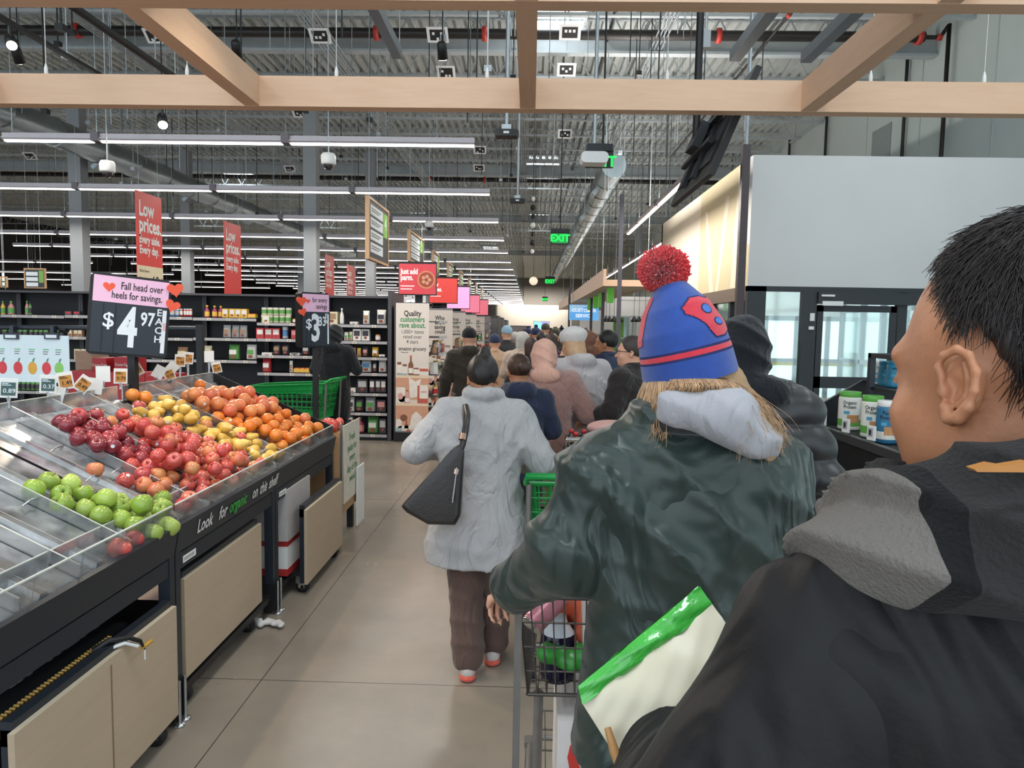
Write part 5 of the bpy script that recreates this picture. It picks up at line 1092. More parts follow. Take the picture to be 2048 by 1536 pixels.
# ============================================================ price signs on poles
def heart(M_, b, cx, cy, s, m, dz=0.004, t=0):
    pts = [];
    for k in range(24):
        a = 2*PI*k/24; x = 16*math.sin(a)**3; y = 13*math.cos(a)-5*math.cos(2*a)-2*math.cos(3*a)-math.cos(4*a)
        c, q = math.cos(t), math.sin(t); pts.append((cx+s*(x*c-y*q)/17, cy+s*(x*q+y*c)/17))
    b.flat(M_, pts, m, dz)
M_pink = mat('sign_pink', '#eebfdc', 0.5, var=0.02); M_ps = mat('price_slate', '#232b36', 0.45, var=0.04); M_coral = mat('heart_coral', '#ee5a3a', 0.5, var=0.03); M_pw = mat('price_white', '#e2eaf0', 0.5, var=0.02)
def price_sign(loc, rz, tilt, w, h, price, cents, unit, top, label, ztop, pole_to, hearts, mirror=False):
    r = thing('price_sign', label, 'price sign', (loc[0], loc[1], pole_to))
    Z = ztop-pole_to-h/2; M_ = Matrix.Translation((0, 0, Z)) @ Matrix.Rotation(rz, 4, 'Z') @ Matrix.Rotation(tilt, 4, 'Y')
    b = MB(); b.M = M_; b.rbox((0, 0.03, 0), (w+0.03, 0.085, h+0.03), 0.03, 0); b.bx(-w/2-0.012, w/2+0.012, -0.02, -0.012, -h/2, h/2, 0)
    b.build('sign_body', M_black, r, local=True)
    F_ = M_ @ basis((0, -0.021, 0), (1, 0, 0), (0, 0, 1))
    b = MB(); b.rect(F_, -w/2, w/2, h*0.16, h/2, 0, 0.003)
    for i, s in enumerate(top): b.text(s, F_, w*0.42, h*0.385-i*h*0.125, h*0.135, 1, 0.012, 'RIGHT', dz=0.004, sx=0.66)
    heart(F_, b, -w*0.3, h*0.36, w*0.085, 2); b.build('header_card', [M_pink, M_txk, M_coral], r, local=True)
    b = MB(); b.rect(F_, -w/2, w/2, -h/2, h*0.15, 0, 0.002); b.rect(F_, -w*0.36, -w*0.345, -h/2, h*0.14, 3, 0.004); b.rect(F_, -w*0.2, -w*0.185, -h/2, h*0.14, 3, 0.004)
    b.text('$', F_, -w*0.28, -h*0.08, h*0.27, 1, 0.012, dz=0.005); b.text(price, F_, -w*0.02, -h*0.175, h*0.72, 1, 0.03, dz=0.005, sx=0.62); b.text(cents, F_, w*0.235, -h*0.03, h*0.25, 1, 0.025, dz=0.005, sx=0.68)
    for k, ch in enumerate(unit): b.text(ch, F_, w*0.39, h*0.08-k*h*0.12, h*0.13, 1, 0.015, dz=0.005)
    b.rect(F_, w*0.435, w*0.49, -h*0.46, h*0.12, 1, 0.004); b.text(unit.lower(), F_, w*0.463, -h*0.1, h*0.06, 2, 0.0, dz=0.006, rot=PI/2)
    b.build('price_panel', [M_ps, M_pw, M_coral, M_black], r, local=True)
    b = MB()
    for (hx, hy, s, t) in hearts: heart(F_, b, hx*w, hy*h, s, 0, 0.012, t)
    b.build('heart_cutout', M_coral, r, local=True)
    MB().bx(-0.022, 0.022, 0.0, 0.045, 0, Z-h*0.35).build('pole', M_bin2, r, local=True)
    return r
q = atX(228, 715, -2.4); a = atX(262, 555, -2.33)
price_sign((-2.40, 4.30, 0), math.radians(34), math.radians(5), 0.40, 0.45, '4', '97', 'EACH', ['Fall head over', 'heels for savings.'], 'black price sign on a pole reading 4.97 each under a pink header', a.z+0.0, 1.0, ((0.585, 0.42, 0.05, 0.2), (0.565, 0.20, 0.045, -0.3)))
a = atY(610, 590, 6.4); q = atY(629, 700, 6.4)
price_sign((atY(630, 800, 6.45).x, 6.45, 0), math.radians(50), 0.0, 0.27, 0.46, '3', '33', 'EA', ['for every', 'savings'], 'smaller black price sign reading 3.33 beyond the orange bin', a.z+0.01, 0.0, ((-0.56, 0.36, 0.05, 0.0), (-0.52, 0.15, 0.04, 0.3)))
# ---- frame with the apple chart, behind the bins
PY = 5.9; a = atY(0, 657, PY); c = atY(400, 657, PY)
r = thing('chart_stand', 'dark tube frame standing behind the produce bins', 'frame', (c.x, PY, 0))
MB().tube([(-5.2, PY, a.z), (c.x, PY, c.z)], 0.022, 8).build('top_tube', M_bin, r)
MB().bx(c.x-0.025, c.x+0.025, PY-0.025, PY+0.025, 0, c.z+0.03).build('post', M_bin2, r); MB().bx(-5.25, -5.2, PY-0.025, PY+0.025, 0, c.z+0.03).build('post', M_bin2, r)
MB().tube([(atY(128, 660, PY).x-0.03, PY, a.z), (atY(128, 660, PY).x+0.03, PY, a.z)], 0.028, 8).build('tube_coupling', M_bin2, r)
a = atY(-60, 668, PY-0.06); c = atY(137, 668, PY-0.06); d = atY(100, 765, PY-0.06)
b = MB(); b.bx(a.x, c.x, PY-0.06, PY-0.055, d.z, a.z, 0); M_ = basis((c.x, PY-0.061, a.z), (1, 0, 0), (0, 0, 1)); s = 0.1
for k, (cc, px) in enumerate((('#e04448', 5), ('#e04448', 36), ('#e5a93c', 65), ('#e8434c', 93), ('#8fce6a', 118))):
    m = 2+k; x = atY(px, 730, PY-0.06).x-c.x; b.disc(M_, x, -0.27, 0.037, 0.052, (2, 2, 3, 2, 4)[k]); b.flat(M_, [(x, -0.22), (x+0.012, -0.215), (x+0.022, -0.185), (x+0.006, -0.195)], 5, 0.002)
    for j in range(3): b.rect(M_, x-0.025, x+0.025-j*0.006, -0.12-j*0.018, -0.114-j*0.018, 6 if j == 0 else 7, 0.001)
solo(b, 'apple_chart', [mat('chart_white', '#dbe9ee', 0.5, var=0.02), M_black, mat('apple_print_red', '#d9434a', 0.6), mat('apple_print_gold', '#e0a63e', 0.6), mat('apple_print_green', '#8ccb68', 0.6), mat('leaf_print', '#4f8f6a', 0.6), M_txg, M_txd], 'white apple chart with red, gold and green printed apples', 'poster', (c.x, PY, d.z))
for k, px in enumerate((22, 103)):
    q = atY(px, 671, PY-0.07); b = MB(); b.bx(q.x-0.06, q.x+0.06, PY-0.075, PY-0.062, q.z-0.03, q.z+0.02, 0); b.bx(q.x-0.045, q.x+0.045, PY-0.078, PY-0.075, q.z-0.02, q.z+0.005, 1); b.box((q.x, PY-0.04, q.z+0.04), (0.03, 0.05, 0.08), 0)
    solo(b, 'poster_clip', [M_ps, M_pw], 'dark clip holding the apple chart, %s' % ('nearer its middle' if k == 0 else 'nearer its corner'), 'clip', q)
# ---- electronic price tags on clear clips along the rear lips
M_tf = mat('tag_white', '#e9e9e6', 0.4, var=0.02); M_to = mat('tag_orange', '#c98a3c', 0.5, var=0.06); M_tt = mat('tag_teal', '#3f5c58', 0.5, var=0.06); M_clip = clear_mat('clear_clip', (0.93, 0.95, 0.96), 0.4, haze=0.25)
TG = [(17, 776, 't', '0.89', 4, 0), (96, 768, 't', '0.37', 4, 0), (131, 761, 'o', '1.49', -8, 0), (167, 768, 'o', '0.49', 38, 0), (241, 752, 'o', '0.70', 2, 0), (271, 738, 'o', '0.69', -28, 0), (338, 748, 'o', '0.99', -20, 0), (360, 721, 'o', '0.49', 4, 0), (376, 716, 'o', '0.79', 6, 0), (433, 735, 'o', '0.49', -12, 0),
      (206, 748, 'w', '', 0, 0), (318, 744, 'w', '', 30, 0), (343, 737, 'w', '', 40, 0), (418, 713, 'w', '', 0, 0), (112, 790, 'w', '', 14, 0), (190, 752+20, 'w', '', 8, 0)]
for i, (px, py, k, tx, rot, _) in enumerate(TG):
    X = BXX+0.0; q = atX(px, py, X-0.01*(i % 3)); s = 0.036 if q.y < 4.6 else 0.034; t = math.radians(rot)
    d = Vector((0.55, -0.83, 0)); rgt = Vector((0.83, 0.55, 0)); upv = Vector((0, 0, 1)); R2 = rgt*math.cos(t)-upv*math.sin(t); U2 = rgt*math.sin(t)+upv*math.cos(t)
    M_ = basis(q, R2, U2); b = MB(); b.flat(M_, [(-s, -s*1.25), (s, -s*1.25), (s, s*1.25), (-s, s*1.25)], 0, 0.009)
    r = b.build('price_tag', M_tf)
    zl = zd(q.x)+0.08
    off = r; b2 = MB()
    if k != 'w':
        b2.rect(M_, -s*0.78, s*0.78, -s*0.95, s*0.75, 0, 0.011); b2.text(tx, M_, s*0.1, -s*0.35, s*0.8, 1, 0.01, dz=0.0125); b2.rect(M_, -s*0.7, s*0.3, s*0.35, s*0.45, 1, 0.012); b2.rect(M_, -s*0.7, s*0.0, s*0.55, s*0.65, 1, 0.012)
        b2.build('tag_screen', [M_to if k == 'o' else M_tt, M_txk if k == 'o' else M_pw], r)
    b3 = MB(); b3.tube([q-U2*s*1.1, (q.x, q.y, min(q.z-0.06, zl+0.02)), (q.x, q.y, zl-0.02)], [0.012, 0.008, 0.012], 6); b3.build('clear_clip', M_clip, r)
    col = {'o': 'orange screen', 't': 'teal screen', 'w': 'plain white back'}[k]
    lab = {0: 'white price tag with teal screen at the corner of the apple chart', 1: 'white price tag with teal screen below the green printed apple', 2: 'orange-screen price tag beside the last teal one', 3: 'orange-screen price tag turned on its corner reading 0.49', 4: 'orange-screen price tag just beside the sign pole', 5: 'orange-screen price tag leaning left, below the 4.97 sign', 6: 'orange-screen price tag tilted low before white tag backs', 7: 'orange-screen price tag, first of a touching upright pair', 8: 'orange-screen price tag, second of a touching upright pair', 9: 'tilted orange-screen price tag on the last bin corner'}.get(i)
    tag(r, lab or 'price tag seen from its white blank back', 'price tag', None if lab else 'white price tag backs')
# ---- soda cartons stacked behind the bins
M_soda = mat('soda_red', '#b3212b', 0.4, var=0.06); n = 0
for (pa, pb2, yt, h, Y, mm, txt) in ((135, 205, 742, 0.36, 7.0, 0, ''), (205, 290, 745, 0.36, 7.0, 0, ''), (290, 345, 748, 0.36, 7.0, 0, ''), (185, 213, 716, 0.14, 7.1, 0, 'Coca-Cola'), (228, 262, 714, 0.15, 7.1, 0, 'Coca-Cola'), (150, 184, 702, 0.2, 7.2, 1, ''), (290, 330, 752, 0.2, 6.9, 0, '')):
    a = atY(pa, yt, Y); c = atY(pb2, yt, Y); z1 = a.z; z0 = z1-h; b = MB(); b.bx(a.x, c.x-0.005, Y, Y+0.3, z0, z1, 0)
    if txt: M_ = basis(((a.x+c.x)/2, Y-0.001, (z0+z1)/2), (1, 0, 0), (0, 0, 1)); b.text(txt, M_, 0, 0, 0.036, 1, 0.01)
    solo(b, 'drink_carton', [M_soda if mm == 0 else mat('kraft_carton', '#a98b76', 0.7), M_txw], ['red drink carton in the stack behind the bins, nearest the chart', 'wide red drink carton behind the sign pole', 'red drink carton at the end of the stack', 'small red soda carton with white script behind the first price tags', 'small red soda carton with white script beside the sign pole', 'brown carton peeking over the red drink cartons', 'low red carton before the others near the tags'][n], 'carton', (a.x, Y, z0)); n += 1
b = MB(); a = atY(135, 742, 7.0); c = atY(345, 742, 7.0); b.bx(a.x, c.x, 6.95, 7.5, 0, a.z-0.37, 0); b.bx(a.x, c.x, 6.945, 6.95, 0.1, a.z-0.4, 1); solo(b, 'display_table', [M_gb, M_soda], 'red fronted table carrying the drink cartons', 'table', (a.x, 7.1, 0))
# ---- small wooden crate stand past the last bin
a = atZ(700, 1040, 0.0)
X = -1.47; y0, y1 = 5.62, 6.12
r = thing('crate_stand', 'small wooden stand with a green-lettered board past the last bin', 'display stand', (X, 5.87, 0))
MB().bx(X-0.6, X, y0, y1, 0.22, 0.85).bx(X-0.58, X-0.02, y0+0.02, y1-0.02, 0.85, 0.87).build('crate_body', wood_mat('crate_wood', '#a98560', '#c09a72', 'Y'), r)
for x in (X-0.07, X-0.55):
    for y in (y0+0.02, y1-0.07): MB().bx(x, x+0.05, y, y+0.05, 0, 0.22).build('leg', M_dark, r)
b = MB(); b.bx(X+0.005, X+0.012, y0+0.03, y1+0.05, 0.30, 0.93, 0); b.bx(X-0.008, X+0.005, y0-0.01, y0+0.02, 0.25, 0.95, 1); M_ = basis((X+0.0125, (y0+y1)/2+0.04, 0.86), (0, 1, 0), (0, 0, 1))
for k, s in enumerate(('Fresh', 'picks for', 'every', 'day of the', 'week')): b.text(s, M_, 0, -0.05-k*0.085, 0.085, 2, 0.004)
b.build('sign_board', [mat('board_cream', '#dcd6c6', 0.6), M_chrome, M_txdg], r)
MB().bx(X+0.02, X+0.03, y1-0.1, y1+0.15, 0.02, 0.52).build('white_card', M_txw, r)
for k in range(12):
    p = Vector((X-0.09-0.05*(k % 3), y0+0.07+0.07*(k//3), 0.905+0.02*((k*5) % 2))); put_fruit('gala', p, rf)['label'] = 'small red fruit piled on the wooden stand'; 
for o in list(COL.objects):
    if o.get('label') == 'small red fruit piled on the wooden stand': o['group'] = 'red fruit on the wooden stand'
# ============================================================ hanging screen seen from behind
r = thing('hanging_screen', 'large black tilted screen on a black ceiling pole, seen from behind', 'screen', (1.45, 6.2, 3.2))
tl = math.radians(22); TX, TY, TZ = 1.50, 6.35, 3.30
Rm = Matrix.Translation((TX, TY, TZ)) @ Matrix.Rotation(tl, 4, 'Y')
b = MB(); b.M = Rm; b.rbox((0, 0, 0), (0.05, 1.5, 0.86), 0.012); b.build('screen_panel', M_black, r)
b = MB(); b.M = Rm; b.bx(0.026, 0.03, -0.7, 0.7, -0.38, 0.38); b.build('display_face', mat('screen_glass', '#0b0c10', 0.15), r)
b = MB(); b.M = Rm
for y in (-0.2, 0.2): b.bx(-0.07, -0.03, y-0.02, y+0.02, -0.36, 0.36)
b.bx(-0.10, -0.06, -0.5, 0.5, 0.10, 0.15); b.bx(-0.10, -0.06, -0.5, 0.5, -0.14, -0.09); b.bx(-0.16, -0.09, -0.14, 0.14, -0.1, 0.12); b.bx(-0.04, -0.025, -0.6, 0.6, -0.3, 0.3)
b.build('mount_bracket', M_dark, r)
q = atY(1391, 300, 6.35)
MB().tube([(q.x, 6.35, 3.35), (q.x, 6.35, ZC-0.012)], 0.032, 10).build('ceiling_pole', M_black, r)
MB().tube([(q.x, 6.35, 3.32), (TX-0.1, 6.35, 3.32)], 0.03, 8).build('pole_arm', M_black, r)
b = MB(); q = atY(1411, 80, 7.2); b.box((q.x, 7.2, q.z), (0.08, 0.08, 0.16), 0); b.tube([q, (q.x, 7.2, ZC-0.012)], 0.012, 6, 1); solo(b, 'junction_box', [M_joist, M_cond], 'small grey junction box on a conduit beside the black pole', 'junction box', q)
# slender dark column at the vestibule corner, and conduit above
q = atY(1487, 420, 10.9); b = MB(); b.bx(q.x-0.055, q.x+0.055, 10.85, 10.96, 0, 4.42, 0); b.tube([(q.x, 10.9, 4.42), (q.x, 10.9, ZC-0.012)], 0.03, 8, 1)
solo(b, 'power_pole', [mat('bronze_pole', '#4a4143', 0.5, 0.2), M_cond], 'tall dark power pole standing at the corner of the white box', 'pole', (q.x, 10.9, 0))
for i, (px, z1_) in enumerate(((1580, 7.6), (1652, 7.6), (1806, 7.6))):
    q = atX(px, 270, XR-0.08); pipe([(XR-0.08, q.y, 4.2), (XR-0.08, q.y, z1_)], 0.035, ['thin black pipe running up the grey wall, beside the screen', 'thin black pipe running up the grey wall above the door', 'thin black pipe running up the grey wall, above the dark haired man'][i], M_black)
a = atX(1580, 285, XR-0.1); c = atX(1650, 235, XR-0.1); pipe([a, c], 0.03, 'thin pale pipe slanting up between two black wall pipes', M_cond)
q = atX(1762, 290, XR-0.01); b = MB(); b.bx(XR-0.02, XR-0.001, q.y-0.45, q.y+0.45, q.z-0.5, q.z+0.4); solo(b, 'wall_hatch', mat('hatch_grey', '#8b9594', 0.7), 'square grey hatch on the grey-green wall', 'hatch', q)
# ============================================================ checkout canopy with lane lights
CY = 14.0; a = atY(1207, 538, CY); c = atY(1268, 556, CY)
r = thing('checkout_canopy', 'long pale wood canopy frame over the checkout lanes', 'canopy', (a.x, CY, a.z-0.3))
zt3, zb3 = a.z, a.z-0.32; x0, x1 = a.x, a.x+0.95
MB().bx(x0, x0+0.06, CY, CY+22, zb3, zt3).build('side_fascia', M_woodY, r)
MB().bx(x0+0.06, x1-0.06, CY, CY+0.06, zb3+0.0, zb3+0.12).build('front_fascia', M_woodX, r)
MB().bx(x1-0.06, x1, CY, CY+22, zb3, zb3+0.12).build('side_fascia', M_woodY, r)
MB().bx(x0+0.06, x1-0.06, CY+0.06, CY+22, zb3+0.01, zb3+0.03).build('underside', mat('canopy_white', '#cfc6ba', 0.6), r)
for y in (CY+0.5, CY+6, CY+12, CY+18):
    for x in (x0+0.03, x1-0.03): MB().tube([(x, y, zt3-0.2), (x, y, ZC-0.012)], 0.008, 4, cap=False).build('hanging_rod', M_cond, r)
for i, (px, py0, py1, Y) in enumerate(((1221, 572, 606, 15.0), (1203, 583, 614, 17.5), (1192, 590, 617, 19.5), (1180, 597, 621, 21.5))):
    t_ = atY(px, py0, Y); d = atY(px, py1, Y); g = thing('lane_light', 'green lane light hanging under the canopy, %s' % ['largest and first', 'second from the canopy front', 'third from the canopy front', 'fourth and smallest'][i], 'lane light', (t_.x, Y, d.z))
    MB().rbox((t_.x, Y, (t_.z+d.z)/2), (0.13, 0.13, t_.z-d.z), 0.02).build('glow_box', mat('lane_green', '#63b043', 0.5, em='#5fb63c', emstr=0.25), g)
    b = MB(); b.bx(t_.x+0.066, t_.x+0.068, Y-0.05, Y+0.05, d.z+0.02, t_.z-0.02); b.build('side_glow', mat('lane_white', '#dff2ea', 0.5, em='#dff8f0', emstr=0.5), g)
    MB().tube([(t_.x, Y, t_.z), (t_.x, Y, zb3+0.02)], 0.025, 6).build('stem', M_black, g)
for i, (px, Y) in enumerate(((1237, 13.2), (1205, 17.0), (1182, 20.5), (1138, 24))):
    q = atY(px, 640, Y); b = MB(); b.bx(q.x-0.035, q.x+0.035, Y-0.035, Y+0.035, 0, 4.1 if i == 0 else 3.0); solo(b, 'lane_post', mat('post_grey', '#55525a', 0.5), 'slim dark post of the checkout lanes, %s' % ['tallest, first in line', 'second in line', 'third in line', 'last, at the blue sign'][i], 'post', (q.x, Y, 0))
# customer service sign
Y = 23.5; a = atY(1139, 609, Y); c = atY(1197, 641, Y); b = MB(); b.bx(a.x, c.x, Y, Y+0.06, c.z, a.z, 0); M_ = basis(((a.x+c.x)/2, Y-0.002, (a.z+c.z)/2), (1, 0, 0), (0, 0, 1))
w = c.x-a.x; b.flat(M_, [(-w*0.48, 0.0), (w*0.25, 0.24), (-w*0.48, 0.24)], 2, 0.001); b.text('CUSTOMER', M_, 0.0, 0.06, 0.15, 1, 0.02, dz=0.004); b.text('SERVICE', M_, 0.0, -0.11, 0.15, 1, 0.02, dz=0.004)
b.tube([(a.x+0.1, Y+0.03, a.z), (a.x+0.1, Y+0.03, ZC-0.012)], 0.01, 4, 3, cap=False); b.tube([(c.x-0.1, Y+0.03, a.z), (c.x-0.1, Y+0.03, ZC-0.012)], 0.01, 4, 3, cap=False)
solo(b, 'service_sign', [mat('service_blue', '#5aa7ee', 0.4, em='#6cb4f4', emstr=0.55), mat('service_white', '#ffffff', 0.4, em='#ffffff', emstr=0.7), mat('service_pale', '#a9d4f6', 0.4, em='#a9d4f6', emstr=0.5), M_cond], 'bright blue CUSTOMER SERVICE sign beyond the checkout lanes', 'sign', ((a.x+c.x)/2, Y, c.z))
# white service counter wall with green and glass panels
Y = 26.0; a = atY(1205, 598, Y); c = atY(1322, 633, Y)
b = MB(); b.bx(a.x, VX+2.0, Y, Y+0.3, c.z, a.z, 0); b.bx(a.x-0.2, a.x+1.9, Y-0.02, Y+0.3, a.z-0.02, a.z+0.1, 0); b.bx(a.x, VX+2, Y-0.02, Y, c.z-0.05, c.z, 3)
b.bx(a.x-0.7, VX+2, Y+1.2, Y+1.3, 0, c.z+0.2, 0)
for px0, px1, m in ((1226, 1231, 1), (1237, 1246, 1), (1246, 1255, 2), (1263, 1266, 3)):
    p, q = atY(px0, 700, Y+0.5), atY(px1, 700, Y+0.5); b.bx(p.x, q.x, Y+0.5, Y+0.6, 0, c.z+0.0, m)
for px in (1205, 1233, 1257, 1270, 1290): q = atY(px, 700, Y); b.bx(q.x-0.03, q.x+0.03, Y, Y+0.06, 0, c.z, 3)
b.bx(a.x, VX+2, Y+0.45, Y+0.5, 1.3, 1.35, 3)
solo(b, 'service_counter_wall', [M_white, M_green, mat('aqua_panel', '#bfe6e6', 0.3), M_alu], 'white front with green and aqua panels beyond the checkouts', 'partition', (a.x, Y, 0))
for i, px in enumerate((1212, 1219, 1228, 1240, 1268, 1278, 1290)):
    q = atY(px, 638, Y-0.6); b = MB(); b.lathe([(0.13, 0), (0.10, 0.06), (0.04, 0.14), (0.02, 0.2)], 10, 0, q-Vector((0, 0, 0.1))); b.tube([q, (q.x, q.y, 4.6)], 0.008, 4, cap=False)
    b.tube([(q.x, q.y, 4.6), (q.x, q.y, ZC-0.012)], 0.006, 3, cap=False); solo(b, 'pendant_lamp', M_black, 'small black cone pendant lamp before the white service front', 'lamp', q, 'black cone pendants at the service front')
# far screen on the pale wall, grey freezers, distant units
Y = 60; a = atY(1067, 642, Y); c = atY(1099, 660, Y); b = MB(); b.bx(a.x, c.x, Y, Y+0.1, c.z, a.z, 0); b.bx(a.x+0.05, a.x+(c.x-a.x)*0.5, Y-0.01, Y, c.z+0.05, a.z-0.05, 1); b.bx(a.x+(c.x-a.x)*0.52, c.x-0.05, Y-0.01, Y, c.z+0.05, a.z-0.05, 2); b.bx((a.x+c.x)/2-0.06, (a.x+c.x)/2+0.06, Y, Y+0.1, 0, c.z, 0)
solo(b, 'far_screen', [M_white, mat('screen_cyan', '#7fd2f0', 0.4, em='#8fe0f8', emstr=0.9), mat('screen_violet', '#9b9be0', 0.4, em='#a9a5e6', emstr=0.8)], 'bright screen with cyan and violet halves at the far end', 'screen', ((a.x+c.x)/2, Y, 0))
for i, (px0, px1, yt, Y) in enumerate(((972, 996, 631, 27.5), (997, 1005, 635, 34), (1006, 1013, 640, 42), (1020, 1062, 651, 72))):
    a = atY(px0, yt, Y); c = atY(px1, yt, Y); b = MB(); b.bx(a.x, c.x, Y, Y+2.4 if i < 3 else Y+0.9, 0, a.z, 0); b.bx(a.x+0.02, c.x-0.02, Y-0.01, Y, 0.2, a.z-0.1, 1)
    solo(b, 'cooler_case', [M_ge, mat('cooler_face', '#6a686c', 0.4)], ['tall grey cooler case past the pink signs, largest', 'grey cooler case, second one back', 'grey cooler case, third one back', 'low grey case before the far pale wall'][i], 'cooler', ((a.x+c.x)/2, Y, 0))
# ============================================================ black display shelf with powder tubs
DX = 2.05
r = thing('supplement_display', 'black display shelf with powder tubs beside the queue', 'display shelf', (DX+0.3, 4.5, 0))
MB().bx(DX, DX+0.75, 3.0, 5.2, 0, 1.05).build('cabinet', M_bin2, r)
b = MB(); b.bx(DX-0.02, DX+0.75, 3.0, 5.2, 1.065, 1.085, 0); b.bx(DX-0.035, DX-0.02, 3.0, 5.2, 1.04, 1.09, 1); b.bx(DX-0.034, DX-0.028, 3.0, 5.2, 1.088, 1.10, 2); b.build('shelf', [M_bin2, mat('rail_dark', '#3c3a3e', 0.4), M_acr2], r)
for z in (0.75, 0.45): MB().bx(DX-0.02, DX, 3.0, 5.2, z, z+0.03).build('front_rail', mat('rail_dark', '#3c3a3e', 0.4), r)
b = MB(); pl = [(DX-0.12, 0.0), (DX-0.12, 1.13), (DX+0.32, 1.40), (DX+0.75, 1.42), (DX+0.75, 0.0)]; b.prism(pl, lambda u, w, t: (u, 5.2+0.03*t, w), 0); b.bx(DX-0.14, DX-0.12, 5.195, 5.235, 0, 1.13, 1); b.build('end_panel', [M_bin2, M_sg], r)
q = atY(1742, 706, 4.9); b = MB(); b.bx(q.x-0.018, q.x+0.018, 4.86, 4.9, 1.08, q.z); b.bx(q.x, q.x+0.6, 4.86, 4.9, q.z-0.03, q.z); b.bx(q.x-0.018, q.x+0.018, 3.2, 3.24, 1.08, q.z); b.bx(q.x-0.018, q.x+0.018, 3.2, 4.9, q.z-0.03, q.z); b.build('upper_frame', M_bin, r)
MB().bx(q.x, DX+0.75, 3.0, 4.86, 1.36, 1.38).build('upper_shelf', M_bin2, r)
def tub(px, yt, yb, X, w, cl, stripe, text, label, lid='#5fae44', grp=None):
    p = atX(px, yb, X); p.z = 1.088 if yb > 800 else 1.382; t_ = atX(px, yt, X); h = t_.z-p.z; r_ = w/2; b = MB()
    b.lathe([(r_*0.94, 0), (r_, h*0.03), (r_, h*0.1), (r_, h*0.28), (r_, h*0.8), (r_*0.94, h*0.86), (r_*0.9, h*0.87)], 24, 0, (0, 0, 0), mfn=lambda i: (0, 0, 1, 0, 0, 0)[i])
    d = Vector((-p.x, -p.y, 0)).normalized(); rt = Vector((-d.y, d.x, 0)); ang = math.atan2(d.y, d.x)
    def curved(x0, x1, z0, z1, m, e=0.001):
        n = 6; vs = []
        for i in range(n+1):
            a = ang+(x0+(x1-x0)*i/n)/r_; vs += [((r_+e)*math.cos(a), (r_+e)*math.sin(a), z0), ((r_+e)*math.cos(a), (r_+e)*math.sin(a), z1)]
        b._a(vs, [(2*i, 2*i+2, 2*i+3, 2*i+1) for i in range(n)], m)
    def ctext(s, x, z, sz, m):
        V, P = text_mesh(s, 0.01, 'CENTER', 1.0); vs = []
        for v in V:
            a = ang+(x+v[0]*sz*0.8)/r_; vs.append(((r_+0.0025)*math.cos(a), (r_+0.0025)*math.sin(a), z+v[1]*sz))
        b._a(vs, P, m)
    curved(-r_*1.2, r_*1.2, h*0.12, h*0.26, 1); curved(-r_*0.2, r_*0.9, h*0.2, h*0.4, 3); curved(-r_*0.5, 0.0, h*0.42, h*0.5, 4)
    for i, s in enumerate(text): ctext(s, 0.0, h*(0.72-0.11*i), h*0.13, 2)
    o = b.build('powder_tub', [pcol(cl), pcol(stripe), M_txk, mat('tub_picture', '#c98f5c', 0.5), mat('tub_badge', '#4fa6c4', 0.5)])
    o.location = p; tag(o, label, 'tub', grp)
    b = MB(); b.lathe([(r_*0.93, h*0.86), (r_*0.95, h*0.87), (r_*0.95, h*0.985), (r_*0.9, h)], 24); b.build('lid', pcol(lid, 0.4), o, local=True)
    return o
tub(1698, 782, 846, 2.16, 0.145, '#e9e6dc', '#63a844', ('Organic', 'Protein'), 'white powder tub with green lid reading Organic Protein, largest in view')
tub(1743, 790, 858, 2.15, 0.13, '#e9e6dc', '#63a844', ('Organic', 'Protein'), 'white powder tub with green lid and pink tab, second along the shelf')
tub(1772, 800, 872, 2.13, 0.12, '#2c6f93', '#e9e6dc', ('Pure', 'Protein'), 'blue powder tub on the shelf partly behind the cheek', '#e8e6e0')
for i, (px, X, c1, l1) in enumerate(((1757, 2.45, '#dcd8cc', '#e8e6e0'), (1773, 2.42, '#2f86a4', '#2f86a4'), (1790, 2.42, '#2f86a4', '#2f86a4'))):
    o = tub(px, 722, 778, X, 0.115, c1, '#3f8fb0', ('Whey',), ['pale tub with blue base on the upper shelf', 'teal blue tub on the upper shelf, first one', 'teal blue tub on the upper shelf, nearest the face'][i], l1)
for i, (px, py) in enumerate(((1646, 838), (1692, 851), (1743, 866))):
    q = atX(px, py, DX-0.045); b = MB(); b.box((q.x, q.y, q.z), (0.012, 0.058, 0.085), 0, (0, 0, 0.3)); b.box((q.x-0.007, q.y-0.001, q.z+0.004), (0.004, 0.036, 0.05), 1, (0, 0, 0.3)); b.box((q.x-0.0095, q.y-0.002, q.z+0.004), (0.003, 0.014, 0.03), 2, (0, 0, 0.3))
    solo(b, 'shelf_price_tag', [M_tf, M_sg, M_txk], 'white electronic price tag on the tub shelf edge, %s' % ['far end near the dark hooded coat', 'below the first tub', 'below the blue tub'][i], 'price tag', q)

